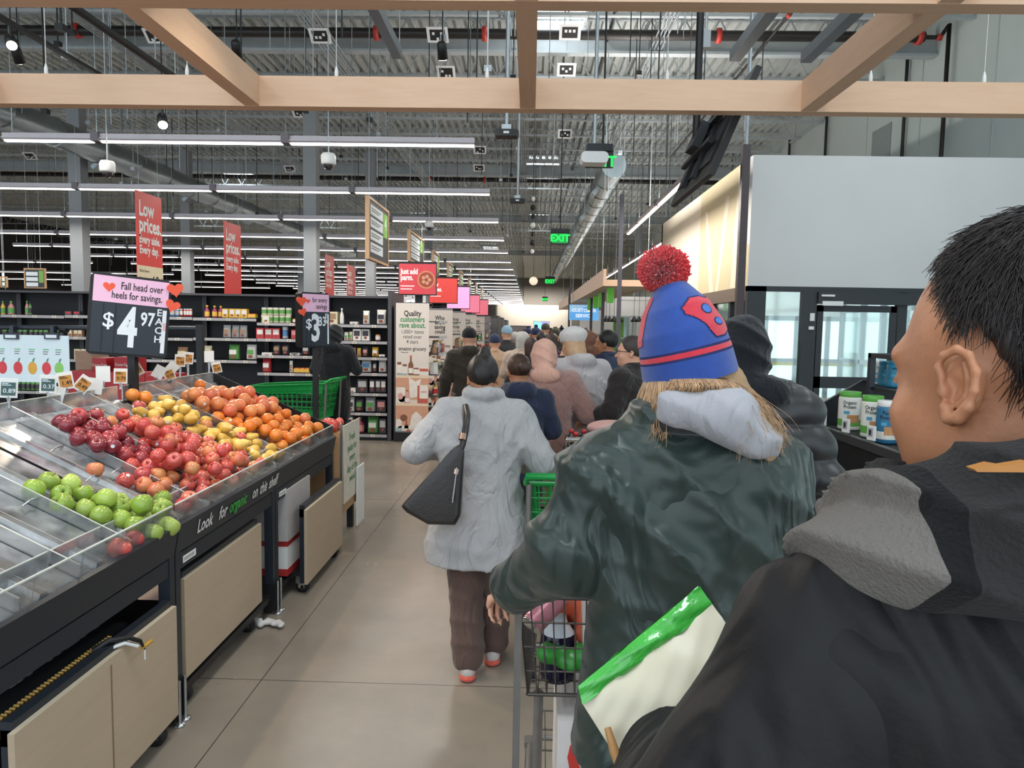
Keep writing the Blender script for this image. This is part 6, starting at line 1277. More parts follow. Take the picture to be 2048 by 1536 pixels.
# ============================================================ shopping carts
M_pg = mat('cart_green', '#0f8f3f', 0.32, var=0.05); M_wire = mat('cart_wire', '#6a645f', 0.4, 0.5); M_cgr = mat('cart_grey', '#7d7874', 0.45, 0.3)
def grid_panel(b, p00, p10, p11, p01, nu, nv, r, m=0, rim=0.0):
    """lattice between four corners"""
    P = [Vector(p) for p in (p00, p10, p11, p01)]
    f = lambda u, v: P[0]*(1-u)*(1-v)+P[1]*u*(1-v)+P[2]*u*v+P[3]*(1-u)*v
    for i in range(nu+1): b.tube([f(i/nu, 0), f(i/nu, 1)], r, 4, m, cap=False)
    for j in range(nv+1): b.tube([f(0, j/nv), f(1, j/nv)], r if 0 < j < nv else max(r, rim), 4, m, cap=False)
def cart(x, y, rz, label, kind='plastic', L=0.86, W=0.52):
    r = thing('shopping_cart', label, 'shopping cart', (x, y, 0), None, rz); w = W/2
    m = M_pg if kind == 'plastic' else M_wire; rr_ = 0.0055 if kind == 'plastic' else 0.003; zt_, zb_ = 1.0, (0.56 if kind == 'plastic' else 0.68); nd = 9 if kind == 'plastic' else 16
    b = MB(); T = [(-w, 0.02, zt_), (w, 0.02, zt_), (w*0.86, L, zt_-0.06), (-w*0.86, L, zt_-0.06)]; B = [(-w*0.88, 0.1, zb_), (w*0.88, 0.1, zb_), (w*0.7, L-0.1, zb_+0.04), (-w*0.7, L-0.1, zb_+0.04)]
    for i in range(4):
        j = (i+1) % 4; grid_panel(b, B[i], B[j], T[j], T[i], nd if i % 2 == 0 else int(nd*1.6), 6 if kind == 'plastic' else 4, rr_, 0, 0.014 if kind == 'plastic' else 0.006)
    grid_panel(b, B[0], B[1], B[2], B[3], nd, 8, rr_)
    if kind == 'plastic':
        for i in (1, 3):
            j = (i+1) % 4; V = [Vector(v) for v in (B[i], B[j], T[j], T[i])]; h = lambda a, c, t: a*(1-t)+c*t
            b._a([h(V[0], V[3], 0.72), h(V[1], V[2], 0.72), V[2], V[3]], [(0, 1, 2, 3)]); b._a([V[0], V[1], h(V[1], V[2], 0.12), h(V[0], V[3], 0.12)], [(0, 1, 2, 3)])
    b.build('basket', m, r, local=True)
    b = MB(); b.tube([(-w, 0.02, zt_+0.0), (-w, -0.06, zt_+0.05), (w, -0.06, zt_+0.05), (w, 0.02, zt_)], 0.017, 8); b.build('handle', m if kind == 'plastic' else M_chrome, r, local=True)
    if kind == 'plastic':
        b = MB(); grid_panel(b, (-w*0.9, 0.06, 0.98), (w*0.9, 0.06, 0.98), (w*0.85, 0.16, 0.66), (-w*0.85, 0.16, 0.66), 6, 5, 0.006); b.build('seat_flap', m, r, local=True)
    b = MB()
    for s in (-1, 1):
        if kind == 'plastic': b.tube([(s*w*0.95, 0.0, 1.0), (s*w*0.95, 0.02, 0.6), (s*w*0.9, 0.05, 0.2), (s*w*0.75, L-0.05, 0.16)], 0.014, 6)
        else: b.bx(s*w-0.010, s*w+0.010, 0.0, 0.022, 0.16, 1.0); b.tube([(s*w*0.9, 0.0, 0.2), (s*w*0.8, L-0.05, 0.16)], 0.014, 6); b.tube([(s*w*0.75, 0.12, 0.68), (s*w*0.75, 0.16, 0.14)], 0.014, 6)
    b.tube([(-w*0.9, 0.03, 0.2), (w*0.9, 0.03, 0.2)], 0.012, 6); b.tube([(-w*0.75, L-0.06, 0.17), (w*0.75, L-0.06, 0.17)], 0.012, 6)
    b.build('frame', M_cgr, r, local=True)
    if kind != 'plastic':
        b = MB(); grid_panel(b, (-w*0.8, 0.06, 0.3), (w*0.8, 0.06, 0.3), (w*0.75, L-0.1, 0.3), (-w*0.75, L-0.1, 0.3), 10, 5, 0.003); b.build('lower_tray', m, r, local=True)
        b = MB(); b.tube([(w*0.15, 0.3, 0.7), (w*0.1, 0.28, 0.85), (w*0.2, 0.26, 0.97)], 0.006, 5); grid_panel(b, (-w*0.8, 0.34, 0.7), (w*0.8, 0.34, 0.7), (w*0.85, 0.30, 0.93), (-w*0.85, 0.30, 0.93), 6, 2, 0.0035); b.build('divider', m, r, local=True)
    cas = None
    for sx_ in (-1, 1):
        for yy_ in (0.08, L-0.08):
            b = MB(); b.lathe([(0.02, -0.014), (0.055, -0.012), (0.055, 0.012), (0.02, 0.014)], 14, 0, (0, 0, 0.055), M=Matrix.Rotation(PI/2, 4, 'Y')); b.bx(-0.022, -0.017, -0.02, 0.02, 0.05, 0.17, 1); b.bx(0.017, 0.022, -0.02, 0.02, 0.05, 0.17, 1); b.box((0, 0, 0.165), (0.05, 0.05, 0.02), 1)
            if cas is None: cas = b.build('caster', [M_cast, M_cgr], r, local=True); o = cas
            else: o = cas.copy(); COL.objects.link(o); o.parent = r
            o.location = (sx_*w*0.8, yy_, 0)
    return r
c1 = cart(0.232, 1.93, 0, 'grey wire shopping cart with groceries before the person in the beanie', 'wire', 0.8, 0.5)
c2 = cart(0.255, 3.38, 0, 'green plastic shopping cart beside the grey coat')
c3 = cart(0.50, 4.5, 0, 'dark wire shopping cart carrying soda bottles', 'wire')
c4 = cart(0.52, 6.28, 0, 'green plastic shopping cart beyond the pink fur coat')
c5 = cart(0.84, 7.28, 0, 'green plastic shopping cart before the navy coat')
q = atY(595, 800, 8.8); c6 = cart(q.x+0.42, 8.9, PI/2-0.1, 'green plastic shopping cart beside the shelves and the black coat', 'plastic', 1.0)
# groceries in the near cart
def blob(name, lo, hi, res, fn, m, label, cat, loc=(0, 0, 0), smooth=1, grp=None):
    s = SDF(lo, hi, res); fn(s); o = s.obj(name, m, smooth=smooth); o.location = loc; return tag(o, label, cat, grp)
M_film = clear_mat('bag_film', (0.9, 0.95, 0.93), 0.35, haze=0.2)
def _bag(s):
    for (x, y, z, r_) in ((0.10, 2.12, 0.93, 0.05), (0.17, 2.15, 0.90, 0.05), (0.13, 2.2, 0.84, 0.055), (0.2, 2.1, 0.84, 0.05), (0.08, 2.15, 0.86, 0.045)): s.ell((x, y, z), (r_, r_, r_), 0.02)
o = blob('produce_bag', (-0.02, 1.98, 0.72), (0.32, 2.3, 1.05), 0.006, _bag, mat('peach_net', '#d9694a', 0.35, var=0.25, scale=14), 'bag of peach-coloured fruit in the near wire cart', 'bag')
def _lb(s):
    for k in range(7): s.ell((0.07+0.035*k, 2.04+0.01*(k % 2), 0.80-0.012*(k % 3)), (0.035, 0.03, 0.03), 0.014)
    s.disp(wob(4, 60, 0.006))
blob('lettuce_bag', (-0.02, 1.95, 0.7), (0.36, 2.15, 0.9), 0.005, _lb, mat('lettuce_green', '#3f9a3f', 0.35, var=0.4, scale=20), 'bright green leafy bag lying under the peach fruit bag', 'bag')
b = MB(); b.tube([(0.02, 2.0, 0.90), (0.10, 2.06, 0.965)], 0.034, 14, 0); b.tube([(0.018, 1.998, 0.898), (0.02, 2.0, 0.90)], 0.033, 14, 1); solo(b, 'drink_can', [mat('can_pink', '#d88f9a', 0.25, 0.3), M_chrome], 'pink and silver drink can tilted against the cart side', 'can', (0.06, 2.03, 0.93))
b = MB(); b._a([(0.17, 2.0, 0.80), (0.30, 2.0, 0.80), (0.31, 2.03, 1.0), (0.16, 2.03, 1.0), (0.17, 2.06, 0.80), (0.30, 2.06, 0.80), (0.31, 2.05, 1.0), (0.16, 2.05, 1.0)], [(0, 1, 2, 3), (5, 4, 7, 6), (0, 3, 7, 4), (1, 5, 6, 2), (3, 2, 6, 7)]); M_ = basis((0.24, 2.008, 0.92), (1, 0, 0), (0, 0.15, 1)); b.text('Ga', M_, -0.02, 0.03, 0.05, 1, 0.01); b.text('1', M_, -0.03, -0.03, 0.04, 2, 0.01)
solo(b, 'snack_bag', [pcol('#ddd5cb'), pcol('#4f9a3f'), pcol('#c23a3a')], 'cream food bag with green letters against the jacket in the near cart', 'bag', (0.24, 2.02, 0.8))
b = MB(); b.lathe([(0.05, 0), (0.055, 0.02), (0.055, 0.10), (0.05, 0.14), (0.028, 0.17), (0.022, 0.2), (0.024, 0.2), (0.024, 0.22)], 16, 0, (0.10, 2.1, 0.70), mfn=lambda i: (0, 0, 0, 1, 1, 1, 1)[i]); solo(b, 'juice_bottle', [mat('dark_juice', '#1b1630', 0.15), M_pw], 'dark bottle with pale top standing in the cart bottom', 'bottle', (0.10, 2.1, 0.70))
b = MB(); b.bx(0.20, 0.42, 2.05, 2.3, 0.70, 0.80, 0); b.bx(0.2, 0.42, 2.045, 2.05, 0.71, 0.76, 1); solo(b, 'frozen_box', [mat('teal_box', '#2c5568', 0.5), M_or], 'dark teal box lying in the cart bottom', 'box', (0.3, 2.1, 0.70))
b = MB(); b.bx(0.10, 0.34, 2.0, 2.3, 0.31, 0.62, 0); M_ = basis((0.22, 1.999, 0.47), (1, 0, 0), (0, 0, 1)); b.disc(M_, 0.0, 0.04, 0.09, None, 1); b.disc(M_, 0.0, 0.04, 0.06, None, 0, 0.002); b.rect(M_, -0.08, 0.1, -0.1, -0.02, 2, 0.003)
solo(b, 'cereal_box', [pcol('#e4dcd8'), pcol('#cf4038'), pcol('#d98c94')], 'white and red box on the lower tray of the near cart', 'box', (0.22, 2.1, 0.31))
# soda bottles on the third cart
SB = MB(); SB.lathe([(0.04, 0), (0.05, 0.02), (0.045, 0.06), (0.052, 0.10), (0.052, 0.20), (0.05, 0.23), (0.03, 0.28), (0.014, 0.31), (0.014, 0.33)], 14, 0, mfn=lambda i: (0, 0, 0, 1, 0, 0, 0, 0)[i])
SB = SB.build('soda_bottle', [mat('cola', '#1d0d0a', 0.08, coat=0.5), mat('soda_label', '#b8222a', 0.4)])
cp = MB(); cp.lathe([(0.016, 0.315), (0.016, 0.34)], 10); cp.build('cap', mat('cap_red', '#c02a2a', 0.4), SB, local=True)
for i, (x, y) in enumerate(((0.30, 4.55), (0.42, 4.56), (0.36, 4.68), (0.48, 4.68), (0.56, 4.57), (0.28, 4.68))):
    o = SB if i == 0 else copy_tree(SB); o.location = (x, y, 0.74); tag(o, 'dark cola bottle with red label and red cap in the far wire cart', 'bottle', 'cola bottles in the wire cart')
blob('bread_pack', (0.3, 4.7, 0.95), (0.8, 5.0, 1.2), 0.01, lambda s: s.ell((0.55, 4.85, 1.07), (0.16, 0.08, 0.055), 0.02), mat('pink_pack', '#d9a79d', 0.3, var=0.2, scale=30), 'pinkish wrapped pack lying on the cola bottles', 'pack')
blob('meat_pack', (0.3, 3.5, 0.6), (0.7, 3.9, 0.9), 0.01, lambda s: s.ell((0.48, 3.7, 0.7), (0.15, 0.12, 0.07), 0.02), pcol('#d9d2d4'), 'pale wrapped pack at the bottom of the green cart', 'pack')
# ============================================================ people
SKIN = {'light': mat('skin_light', '#d9a386', 0.5, var=0.06, scale=12, sub=0.08), 'tan': mat('skin_tan', '#b67c5a', 0.5, var=0.16, scale=22, sub=0.08, bump=0.12, bscale=90), 'brown': mat('skin_brown', '#8d5c43', 0.5, var=0.06, sub=0.05)}
def cloth(name, col, rough=0.85, var=0.1, bump=0.25, bscale=300, sheen=0.2, scale=8, wr=0.045): return mat(name, col, rough, var=var, bump=bump, bscale=bscale, sheen=sheen, scale=scale, spec=0.25, wrinkle=wr)
def Rz3(a): return np.array([[math.cos(a), -math.sin(a), 0], [math.sin(a), math.cos(a), 0], [0, 0, 1.0]])
def Rx3(a): return np.array([[1, 0, 0], [0, math.cos(a), -math.sin(a)], [0, math.sin(a), math.cos(a)]])
def Ry3(a): return np.array([[math.cos(a), 0, math.sin(a)], [0, 1, 0], [-math.sin(a), 0, math.cos(a)]])
def joints(sp):
    l = sp.get('lean', 0.0); J = {'lean': l}
    def up(x, y, z): dz = z-0.92; return np.array([x, y+math.sin(l)*dz, 0.92+math.cos(l)*dz])
    J['up'] = up; J['neck'] = up(0, -0.01, 1.45)
    yaw, pit, rol = sp.get('head', (0, 0, 0)); R = Rz3(yaw) @ Rx3(-pit) @ Ry3(rol); J['R'] = R
    J['head'] = up(0, 0.0, 1.50) + (R @ np.array([0, 0.022, 0.078])) + np.array(sp.get('hoff', (0, 0, 0)))
    w = sp.get('shw', 0.185)
    for sd, sg in (('L', -1), ('R', 1)):
        J['s'+sd] = up(sg*w, 0, sp.get('shz', 1.375)); e, h = sp.get('arm'+sd, (None, None))
        J['e'+sd] = np.array(e) if e is not None else up(sg*(w+0.06), -0.02, 1.13)
        J['h'+sd] = np.array(h) if h is not None else up(sg*(w+0.07), 0.05, 0.88)
        f = sp.get('foot'+sd, (sg*0.10, 0.0)); J['f'+sd] = np.array([f[0], f[1], 0.08]); J['k'+sd] = np.array([sg*0.095*0.5+f[0]*0.5, f[1]*0.5+0.02, 0.49]); J['p'+sd] = np.array([sg*0.09, 0, 0.90])
    return J
def hp(J, x, y, z): return J['head']+J['R'] @ np.array([x, y, z])
def head_sdf(s, J, jw=False):
    R = J['R']; E = lambda x, y, z, r, k=0.02, cut=False: s.ell(hp(J, x, y, z), r, k, R, cut)
    E(0, -0.012, 0.030, (0.077, 0.098, 0.092)); E(0, 0.028, -0.030, (0.060, 0.070, 0.085), 0.03); jw and E(0, 0.020, -0.066, (0.068, 0.070, 0.055), 0.03); E(0, 0.035, -0.078, (0.046, 0.052, 0.036), 0.03); E(0, 0.078, -0.098, (0.020, 0.018, 0.016), 0.02)
    s.cap(hp(J, 0, 0.090, 0.002), hp(J, 0, 0.112, -0.034), 0.009, 0.014, 0.012); E(0, 0.082, 0.022, (0.046, 0.018, 0.012), 0.02)
    for q in (-1, 1):
        E(q*0.035, 0.068, -0.036, (0.024, 0.022, 0.024), 0.02); E(q*0.030, 0.100, 0.000, (0.015, 0.012, 0.010), 0.012, True); E(q*0.030, 0.082, -0.001, (0.013, 0.011, 0.008), 0.006)
        # outer ear: shell with a hollow
        E(q*0.080, -0.008, -0.010, (0.009, 0.015, 0.026), 0.010); E(q*0.091, -0.001, -0.002, (0.009, 0.011, 0.019), 0.004, True); E(q*0.081, 0.002, -0.034, (0.008, 0.010, 0.011), 0.008)
    E(0, 0.096, -0.062, (0.024, 0.012, 0.0065), 0.008); E(0, 0.094, -0.073, (0.020, 0.011, 0.006), 0.008)
    s.cap(hp(J, 0, -0.018, -0.055), J['neck'], 0.053, 0.060, 0.03)
def hand_sdf(s, e, h, curl=0.5, side=1, roll=0.0):
    d = (h-e)/np.linalg.norm(h-e); up = np.array([0, 0, 1.0]); sdv = np.cross(d, up); sdv /= np.linalg.norm(sdv)+1e-6; n = np.cross(sdv, d)
    c, q = math.cos(roll), math.sin(roll); sdv, n = sdv*c+n*q, n*c-sdv*q
    s.cap(h-d*0.02, h+d*0.07, 0.026, 0.030, 0.015, flat=None)
    for i in range(4):
        p = h+d*0.078+sdv*(i-1.5)*0.0205; L = (0.034, 0.039, 0.036, 0.028)[i if side > 0 else 3-i]; a = 0.15
        for sg in range(3):
            a += curl*(1.0 if sg else 0.5); v = d*math.cos(a)-n*math.sin(a); p2 = p+v*L*(1, 0.75, 0.6)[sg]; s.cap(p, p2, 0.0095-0.001*sg, 0.009-0.001*sg, 0.004); p = p2
    b = h+d*0.02-sdv*side*0.026; v = d*0.7-sdv*side*0.65-n*0.3; v /= np.linalg.norm(v); p2 = b+v*0.04; s.cap(b, p2, 0.013, 0.011, 0.008); v = d*0.9-n*0.45; v /= np.linalg.norm(v); s.cap(p2, p2+v*0.032, 0.011, 0.009, 0.004)
def bounds(J, pad, zlo=0.0):
    P = np.array([J[k] for k in J if k not in ('lean', 'up', 'R')]); lo = P.min(0)-pad; hi = P.max(0)+pad; lo[2] = zlo-0.02; return lo, hi
def flow_strands(name, J, P0, m, parent, n, length, step=0.009, r=0.0007, crown=(0, -0.05, 0.13), lift=0.004, seed=1, down=0.0, jitter=0.25, region=None):
    """many thin hairs lying over the scalp, flowing away from the crown"""
    rg = np.random.RandomState(seed); R = J['R']; c = J['head']
    L = (P0-c) @ R; keep = np.ones(len(L), bool) if region is None else region(L); L = L[keep]; L = L[rg.randint(0, len(L), n)]
    L = L+rg.randn(n, 3)*0.002; K = max(3, int(length/step)); rr = np.array([0.077, 0.098, 0.092]); cc = np.array([0, -0.012, 0.03])
    pts = [L.copy()]; d = L-np.array(crown); d += rg.randn(n, 3)*np.linalg.norm(d, axis=1)[:, None]*jitter; d[:, 2] -= down; base = np.linalg.norm((L-cc)/rr, axis=1)
    for k in range(K):
        nn = (pts[-1]-cc)/rr**2; nn /= np.linalg.norm(nn, axis=1)[:, None]+1e-9; t = d-nn*np.sum(d*nn, 1)[:, None]; t /= np.linalg.norm(t, axis=1)[:, None]+1e-9
        q = pts[-1]+t*step*(0.7+0.6*rg.rand(n)[:, None]); w = (q-cc)/rr; tgt = base*(1+lift*12*(k+1)/K*rg.rand(n)); q = cc+(w/np.linalg.norm(w, axis=1)[:, None])*rr*np.maximum(tgt, 1.0)[:, None]; pts.append(q); d[:, 2] -= 0.01
    S = np.stack(pts, 1) @ R.T + c
    return ribbons(name, S, r, m, parent)
def ribbons(name, S, r, m, parent, taper=True):
    n, K, _ = S.shape; T = np.gradient(S, axis=1); T /= np.linalg.norm(T, axis=2)[..., None]+1e-9
    rf_ = np.array([0.31, 0.83, 0.46]); A = np.cross(T, rf_); A /= np.linalg.norm(A, axis=2)[..., None]+1e-9; B = np.cross(T, A)
    rad = (np.linspace(1, 0.3, K) if taper else np.ones(K))[None, :, None]*r
    V = np.stack([S+(A*math.cos(a)+B*math.sin(a))*rad for a in (0, 2.094, 4.189)], 2).reshape(-1, 3)
    i, k, j = np.meshgrid(np.arange(n), np.arange(K-1), np.arange(3), indexing='ij'); b = (i*K+k)*3; j2 = (j+1) % 3
    Fq = np.stack([b+j, b+j2, b+3+j2, b+3+j], -1).reshape(-1, 4)
    return np_mesh(name, V, Fq, m, parent=parent)
def puffy(f, amp): return lambda X, Y, Z: -amp*np.abs(np.sin(Z*f))+amp*0.4
def fuzz(f, amp): return lambda X, Y, Z: amp*np.sin(X*f)*np.sin(Y*f*1.1+1)*np.sin(Z*f*0.9)+amp*0.6*np.sin(X*f*2.1+2)*np.sin(Z*f*1.9+1)*np.cos(Y*f*2)
def person(label, loc, rz, h, sp):
    s_ = h/1.70; J = joints(sp); res = sp.get('res', 0.012); up = J['up']; l = J['lean']; ty = lambda z: math.tan(l)*(z-0.92) if z > 0.92 else 0.0
    g = sp.get('girth', 1.0); lo, hi = bounds(J, 0.30); sk = SKIN[sp.get('skin', 'light')]; gz = lambda z: 0.92+(z-0.92)*math.cos(l)
    # body
    s = SDF(lo, hi, sp.get('bres', res)); head_sdf(s, J, sp.get('jowl'))
    s.loft([(0.80, 0, 0, 0.13, 0.09), (0.95, 0, 0, 0.15, 0.10), (gz(1.10), 0, ty(1.10), 0.12, 0.085), (gz(1.28), 0, ty(1.28), 0.15, 0.10), (gz(1.40), 0, ty(1.40), 0.14, 0.075), (gz(1.45), 0, ty(1.45), 0.07, 0.055)], 0.04)
    for q in 'LR':
        s.cap(J['s'+q], J['e'+q], 0.045, 0.036, 0.03); s.cap(J['e'+q], J['h'+q], 0.036, 0.026, 0.02); hand_sdf(s, J['e'+q], J['h'+q], sp.get('curl', 0.55), 1 if q == 'L' else -1)
        s.cap(J['p'+q], J['k'+q], 0.075, 0.05, 0.03); s.cap(J['k'+q], J['f'+q], 0.05, 0.036, 0.02); s.cap(J['f'+q]+np.array([0, -0.03, -0.03]), J['f'+q]+np.array([0, 0.12, -0.045]), 0.035, 0.03, 0.02)
    o = s.obj('person', sk, smooth=1); o.location = loc; o.rotation_euler.z = rz; o.scale = (s_,)*3; tag(o, label, 'person', sp.get('group'))
    # trousers
    s = SDF((lo[0], lo[1], -0.0), (hi[0], hi[1], 1.1), res); tr = sp.get('trouser_r', 0.07)
    s.loft([(0.78, 0, 0, 0.15*g, 0.11*g), (0.92, 0, 0, 0.175*g, 0.125*g), (1.02, 0, 0, 0.16*g, 0.11*g)], 0.04)
    for q in 'LR': s.cap(J['p'+q], J['k'+q], 0.092*g, tr+0.008, 0.04); s.cap(J['k'+q], J['f'+q]+np.array([0, -0.01, 0.03]), tr+0.005, tr, 0.02)
    s.planecut((0, 0, 0.055), (0, 0, -1)); s.disp(wob(3, 26, 0.010, (0.3, 0.2, 1)))
    s.obj('trousers', sp['trousers'], o)
    for q in 'LR':
        s = SDF(J['f'+q]-np.array([0.09, 0.13, 0.1]), J['f'+q]+np.array([0.09, 0.24, 0.06]), min(res, 0.008)); f = J['f'+q].copy(); f[2] = 0
        s.cap(f+np.array([0, -0.055, 0.048]), f+np.array([0, 0.13, 0.036]), 0.042, 0.036, 0.02); s.ell(f+np.array([0, -0.03, 0.075]), (0.042, 0.06, 0.045), 0.02); s.planecut((0, 0, 0.016), (0, 0, -1), 0.002)
        sh = s.obj('shoe', sp.get('shoe', cloth('shoe_black', '#1d1c1e')), o)
        if sp.get('sole'):
            s = SDF(f-np.array([0.09, 0.13, 0.02]), f+np.array([0.09, 0.24, 0.06]), 0.007); s.cap(f+np.array([0, -0.06, 0.02]), f+np.array([0, 0.135, 0.02]), 0.046, 0.040, 0.02, flat=(1, 1, 0.5)); s.planecut((0, 0, 0.0), (0, 0, -1), 0.002); s.obj('sole', sp['sole'], sh)
    # coat / top
    hem = sp.get('hem', 0.80); fl = sp.get('flare', 1.0); sr = sp.get('sleeve', 0.062); sl2 = sp.get('shoulder', 1.0)
    def top_sdf(nm, hem, m, grow=0.0, arms=True, fns=(), res=res):
        s = SDF((lo[0]-0.05, lo[1]-0.05, hem-0.05), hi, res); K = []
        for z, rx, ry in ((hem, 0.185*fl, 0.135*fl), (0.78, 0.180*(1+(fl-1)*0.7), 0.135*(1+(fl-1)*0.7)), (0.92, 0.178, 0.135), (1.06, 0.165, 0.122), (1.22, 0.180, 0.128), (1.34, 0.178*sl2, 0.115), (1.42, 0.13*sl2, 0.085), (1.46, 0.085, 0.065)):
            if z < hem or (K and abs(z-K[-1][0]) < 0.02): continue
            K.append((gz(z) if z > 0.92 else z, sp.get('sway', 0)*(z-0.92), ty(z), (rx*g+grow), (ry*g+grow)))
        s.loft(K, 0.04, p=2.3)
        for q, sg in (('L', -1), ('R', 1)):
            s.cap(up(sg*0.05, 0, 1.42), J['s'+q]*1.0+np.array([-sg*0.01, 0, 0.0]), 0.05+grow, (sr+0.002), 0.05)
            if arms:
                dv = (J['h'+q]-J['e'+q]); dv /= np.linalg.norm(dv); s.cap(J['s'+q], J['e'+q], sr+0.010+grow, sr+0.002, 0.035); s.cap(J['e'+q], J['h'+q]-dv*0.015, sr+0.002, sr*0.80, 0.02)
        cl = sp.get('collar', 'stand')
        if cl in ('stand', 'big'):
            r0 = 0.060 if cl == 'stand' else 0.080
            for k in range(12): a = 2*PI*k/12; a2 = 2*PI*(k+1)/12; cz = 1.475 if cl == 'stand' else 1.492; s.cap(up(r0*math.cos(a), r0*math.sin(a)-0.005, cz), up(r0*math.cos(a2), r0*math.sin(a2)-0.005, cz), 0.022 if cl == 'stand' else 0.03, None, 0.01)
        if cl == 'hood':
            s.ell(up(0, -0.085, 1.44), (0.115, 0.062, 0.065), 0.03); s.cap(up(-0.085, -0.02, 1.46), up(-0.05, -0.1, 1.46), 0.035, 0.04, 0.02); s.cap(up(0.085, -0.02, 1.46), up(0.05, -0.1, 1.46), 0.035, 0.04, 0.02)
        for f in fns: s.disp(f)
        return s.obj(nm, m, o)
    top_sdf(sp.get('top_name', 'coat'), hem, sp['coat'], fns=sp.get('fns', (wob(1, 22, 0.012, (0.5, 0.3, 1)),)))
    if sp.get('collar') == 'hoodup':
        s = SDF(J['head']-0.3, J['head']+0.25, min(res, 0.009)); R = J['R']; s.ell(hp(J, 0, -0.022, 0.025), (0.104, 0.128, 0.122), 0.03, R); s.ell(hp(J, 0, -0.05, -0.06), (0.095, 0.095, 0.10), 0.05, R); s.ell(hp(J, 0, 0.10, -0.02), (0.072, 0.09, 0.105), 0.015, R, cut=True)
        s.disp(wob(9, 42, 0.012, (0.3, 0.5, 1))); [s.disp(f) for f in sp.get('hoodfns', ())]; s.ell(up(0, -0.11, 1.43), (0.12, 0.05, 0.07), 0.04); s.obj('hood', sp.get('hoodmat', sp['coat']), o)
    # hair and hats
    hr = sp.get('hair'); R = J['R']
    if hr:
        hm = sp['hairmat']; s = SDF(J['head']-0.28, J['head']+0.22, min(res, 0.008)); s.ell(hp(J, 0, -0.016, 0.036), (0.084, 0.103, 0.096), 0.02, R)
        if hr in ('long', 'bob'): s.ell(hp(J, 0, -0.045, -0.05), (0.088, 0.065, 0.11), 0.04, R)
        if hr == 'long': s.cap(hp(J, 0, -0.06, -0.10), hp(J, 0, -0.085, -0.24), 0.07, 0.045, 0.04)
        # face opening
        s.planecut(hp(J, 0, sp.get('hairline', 0.052), 0.03), R @ np.array([0, 1, -0.45]), 0.01)
        if hr in ('short', 'bun', 'buzz', 'topbun'): s.planecut(hp(J, 0, 0.0, sp.get('hairlow', -0.02)), R @ np.array([0, 0.75, -1]), 0.01)
        if hr == 'bun': s.ell(hp(J, 0.02, -0.125, 0.02), (0.045, 0.035, 0.045), 0.012, R)
        if hr == 'topbun': s.ell(hp(J, 0.01, -0.045, 0.130), (0.030, 0.034, 0.040), 0.02, R); s.ell(hp(J, 0, -0.075, 0.02), (0.06, 0.05, 0.07), 0.02, R)
        s.disp(wob(12, 120, 0.004, (1, 0.2, 0.1))); hb = s.obj('hair', hm, o)
        if sp.get('strands'): Pw = np.array([v.co for v in hb.data.vertices]); flow_strands('loose_hairs', J, Pw, hm, hb, *sp['strands'], region=lambda L: (L[:, 1] < -0.038+0.5*L[:, 2]) & ((L[:, 2] > 0.052) | (L[:, 1] < -0.05)))
    ht = sp.get('hat')
    if ht:
        s = SDF(J['head']-0.25, J['head']+0.25, min(res, 0.008)); s.ell(hp(J, 0, -0.016, 0.048), (0.090, 0.110, 0.100) if ht != 'beret' else (0.098, 0.118, 0.092), 0.02, R); s.planecut(hp(J, 0, 0, 0.028 if ht != 'beret' else 0.02), R @ np.array([0, 0.18, -1]), 0.008)
        if ht == 'beret': s.disp(fuzz(140, 0.004)); s.ell(hp(J, 0, -0.03, 0.075), (0.112, 0.12, 0.06), 0.03, R)
        if ht == 'pombeanie': s.ell(hp(J, 0, -0.02, 0.165), (0.035, 0.035, 0.035), 0.01, R)
        s.obj('hat', sp['hatmat'], o)
    if sp.get('glasses'):
        b = MB(); M_ = Matrix([list(R[0])+[J['head'][0]], list(R[1])+[J['head'][1]], list(R[2])+[J['head'][2]], [0, 0, 0, 1]]); b.M = M_
        for q in (-1, 1): b.tube([(q*0.032+0.024*math.cos(a), 0.108, 0.002+0.017*math.sin(a)) for a in np.linspace(0, 2*PI, 13)], 0.002, 5); b.tube([(q*0.056, 0.105, 0.006), (q*0.082, 0.03, 0.004), (q*0.084, -0.01, 0.002)], 0.0025, 5)
        b.tube([(-0.01, 0.112, 0.004), (0.01, 0.112, 0.004)], 0.002, 5); b.build('glasses', M_black, o, local=True)
    o['_J'] = 0; del o['_J']
    return o, J
def place(px, ytop, Y, hatpad=0.0):
    q = atY(px, ytop, Y); return (q.x, Y, 0), q.z-hatpad
H_blk = mat('hair_black', '#17120f', 0.5, var=0.3, island=0.5, scale=40); H_brn = mat('hair_brown', '#3a241a', 0.5, var=0.3, island=0.5, scale=40); H_blo = mat('hair_blonde', '#c09a74', 0.42, var=0.42, island=0.7, scale=30)
H_gry = mat('hair_grey', '#b9b4ae', 0.55, var=0.2, island=0.5)
C = cloth
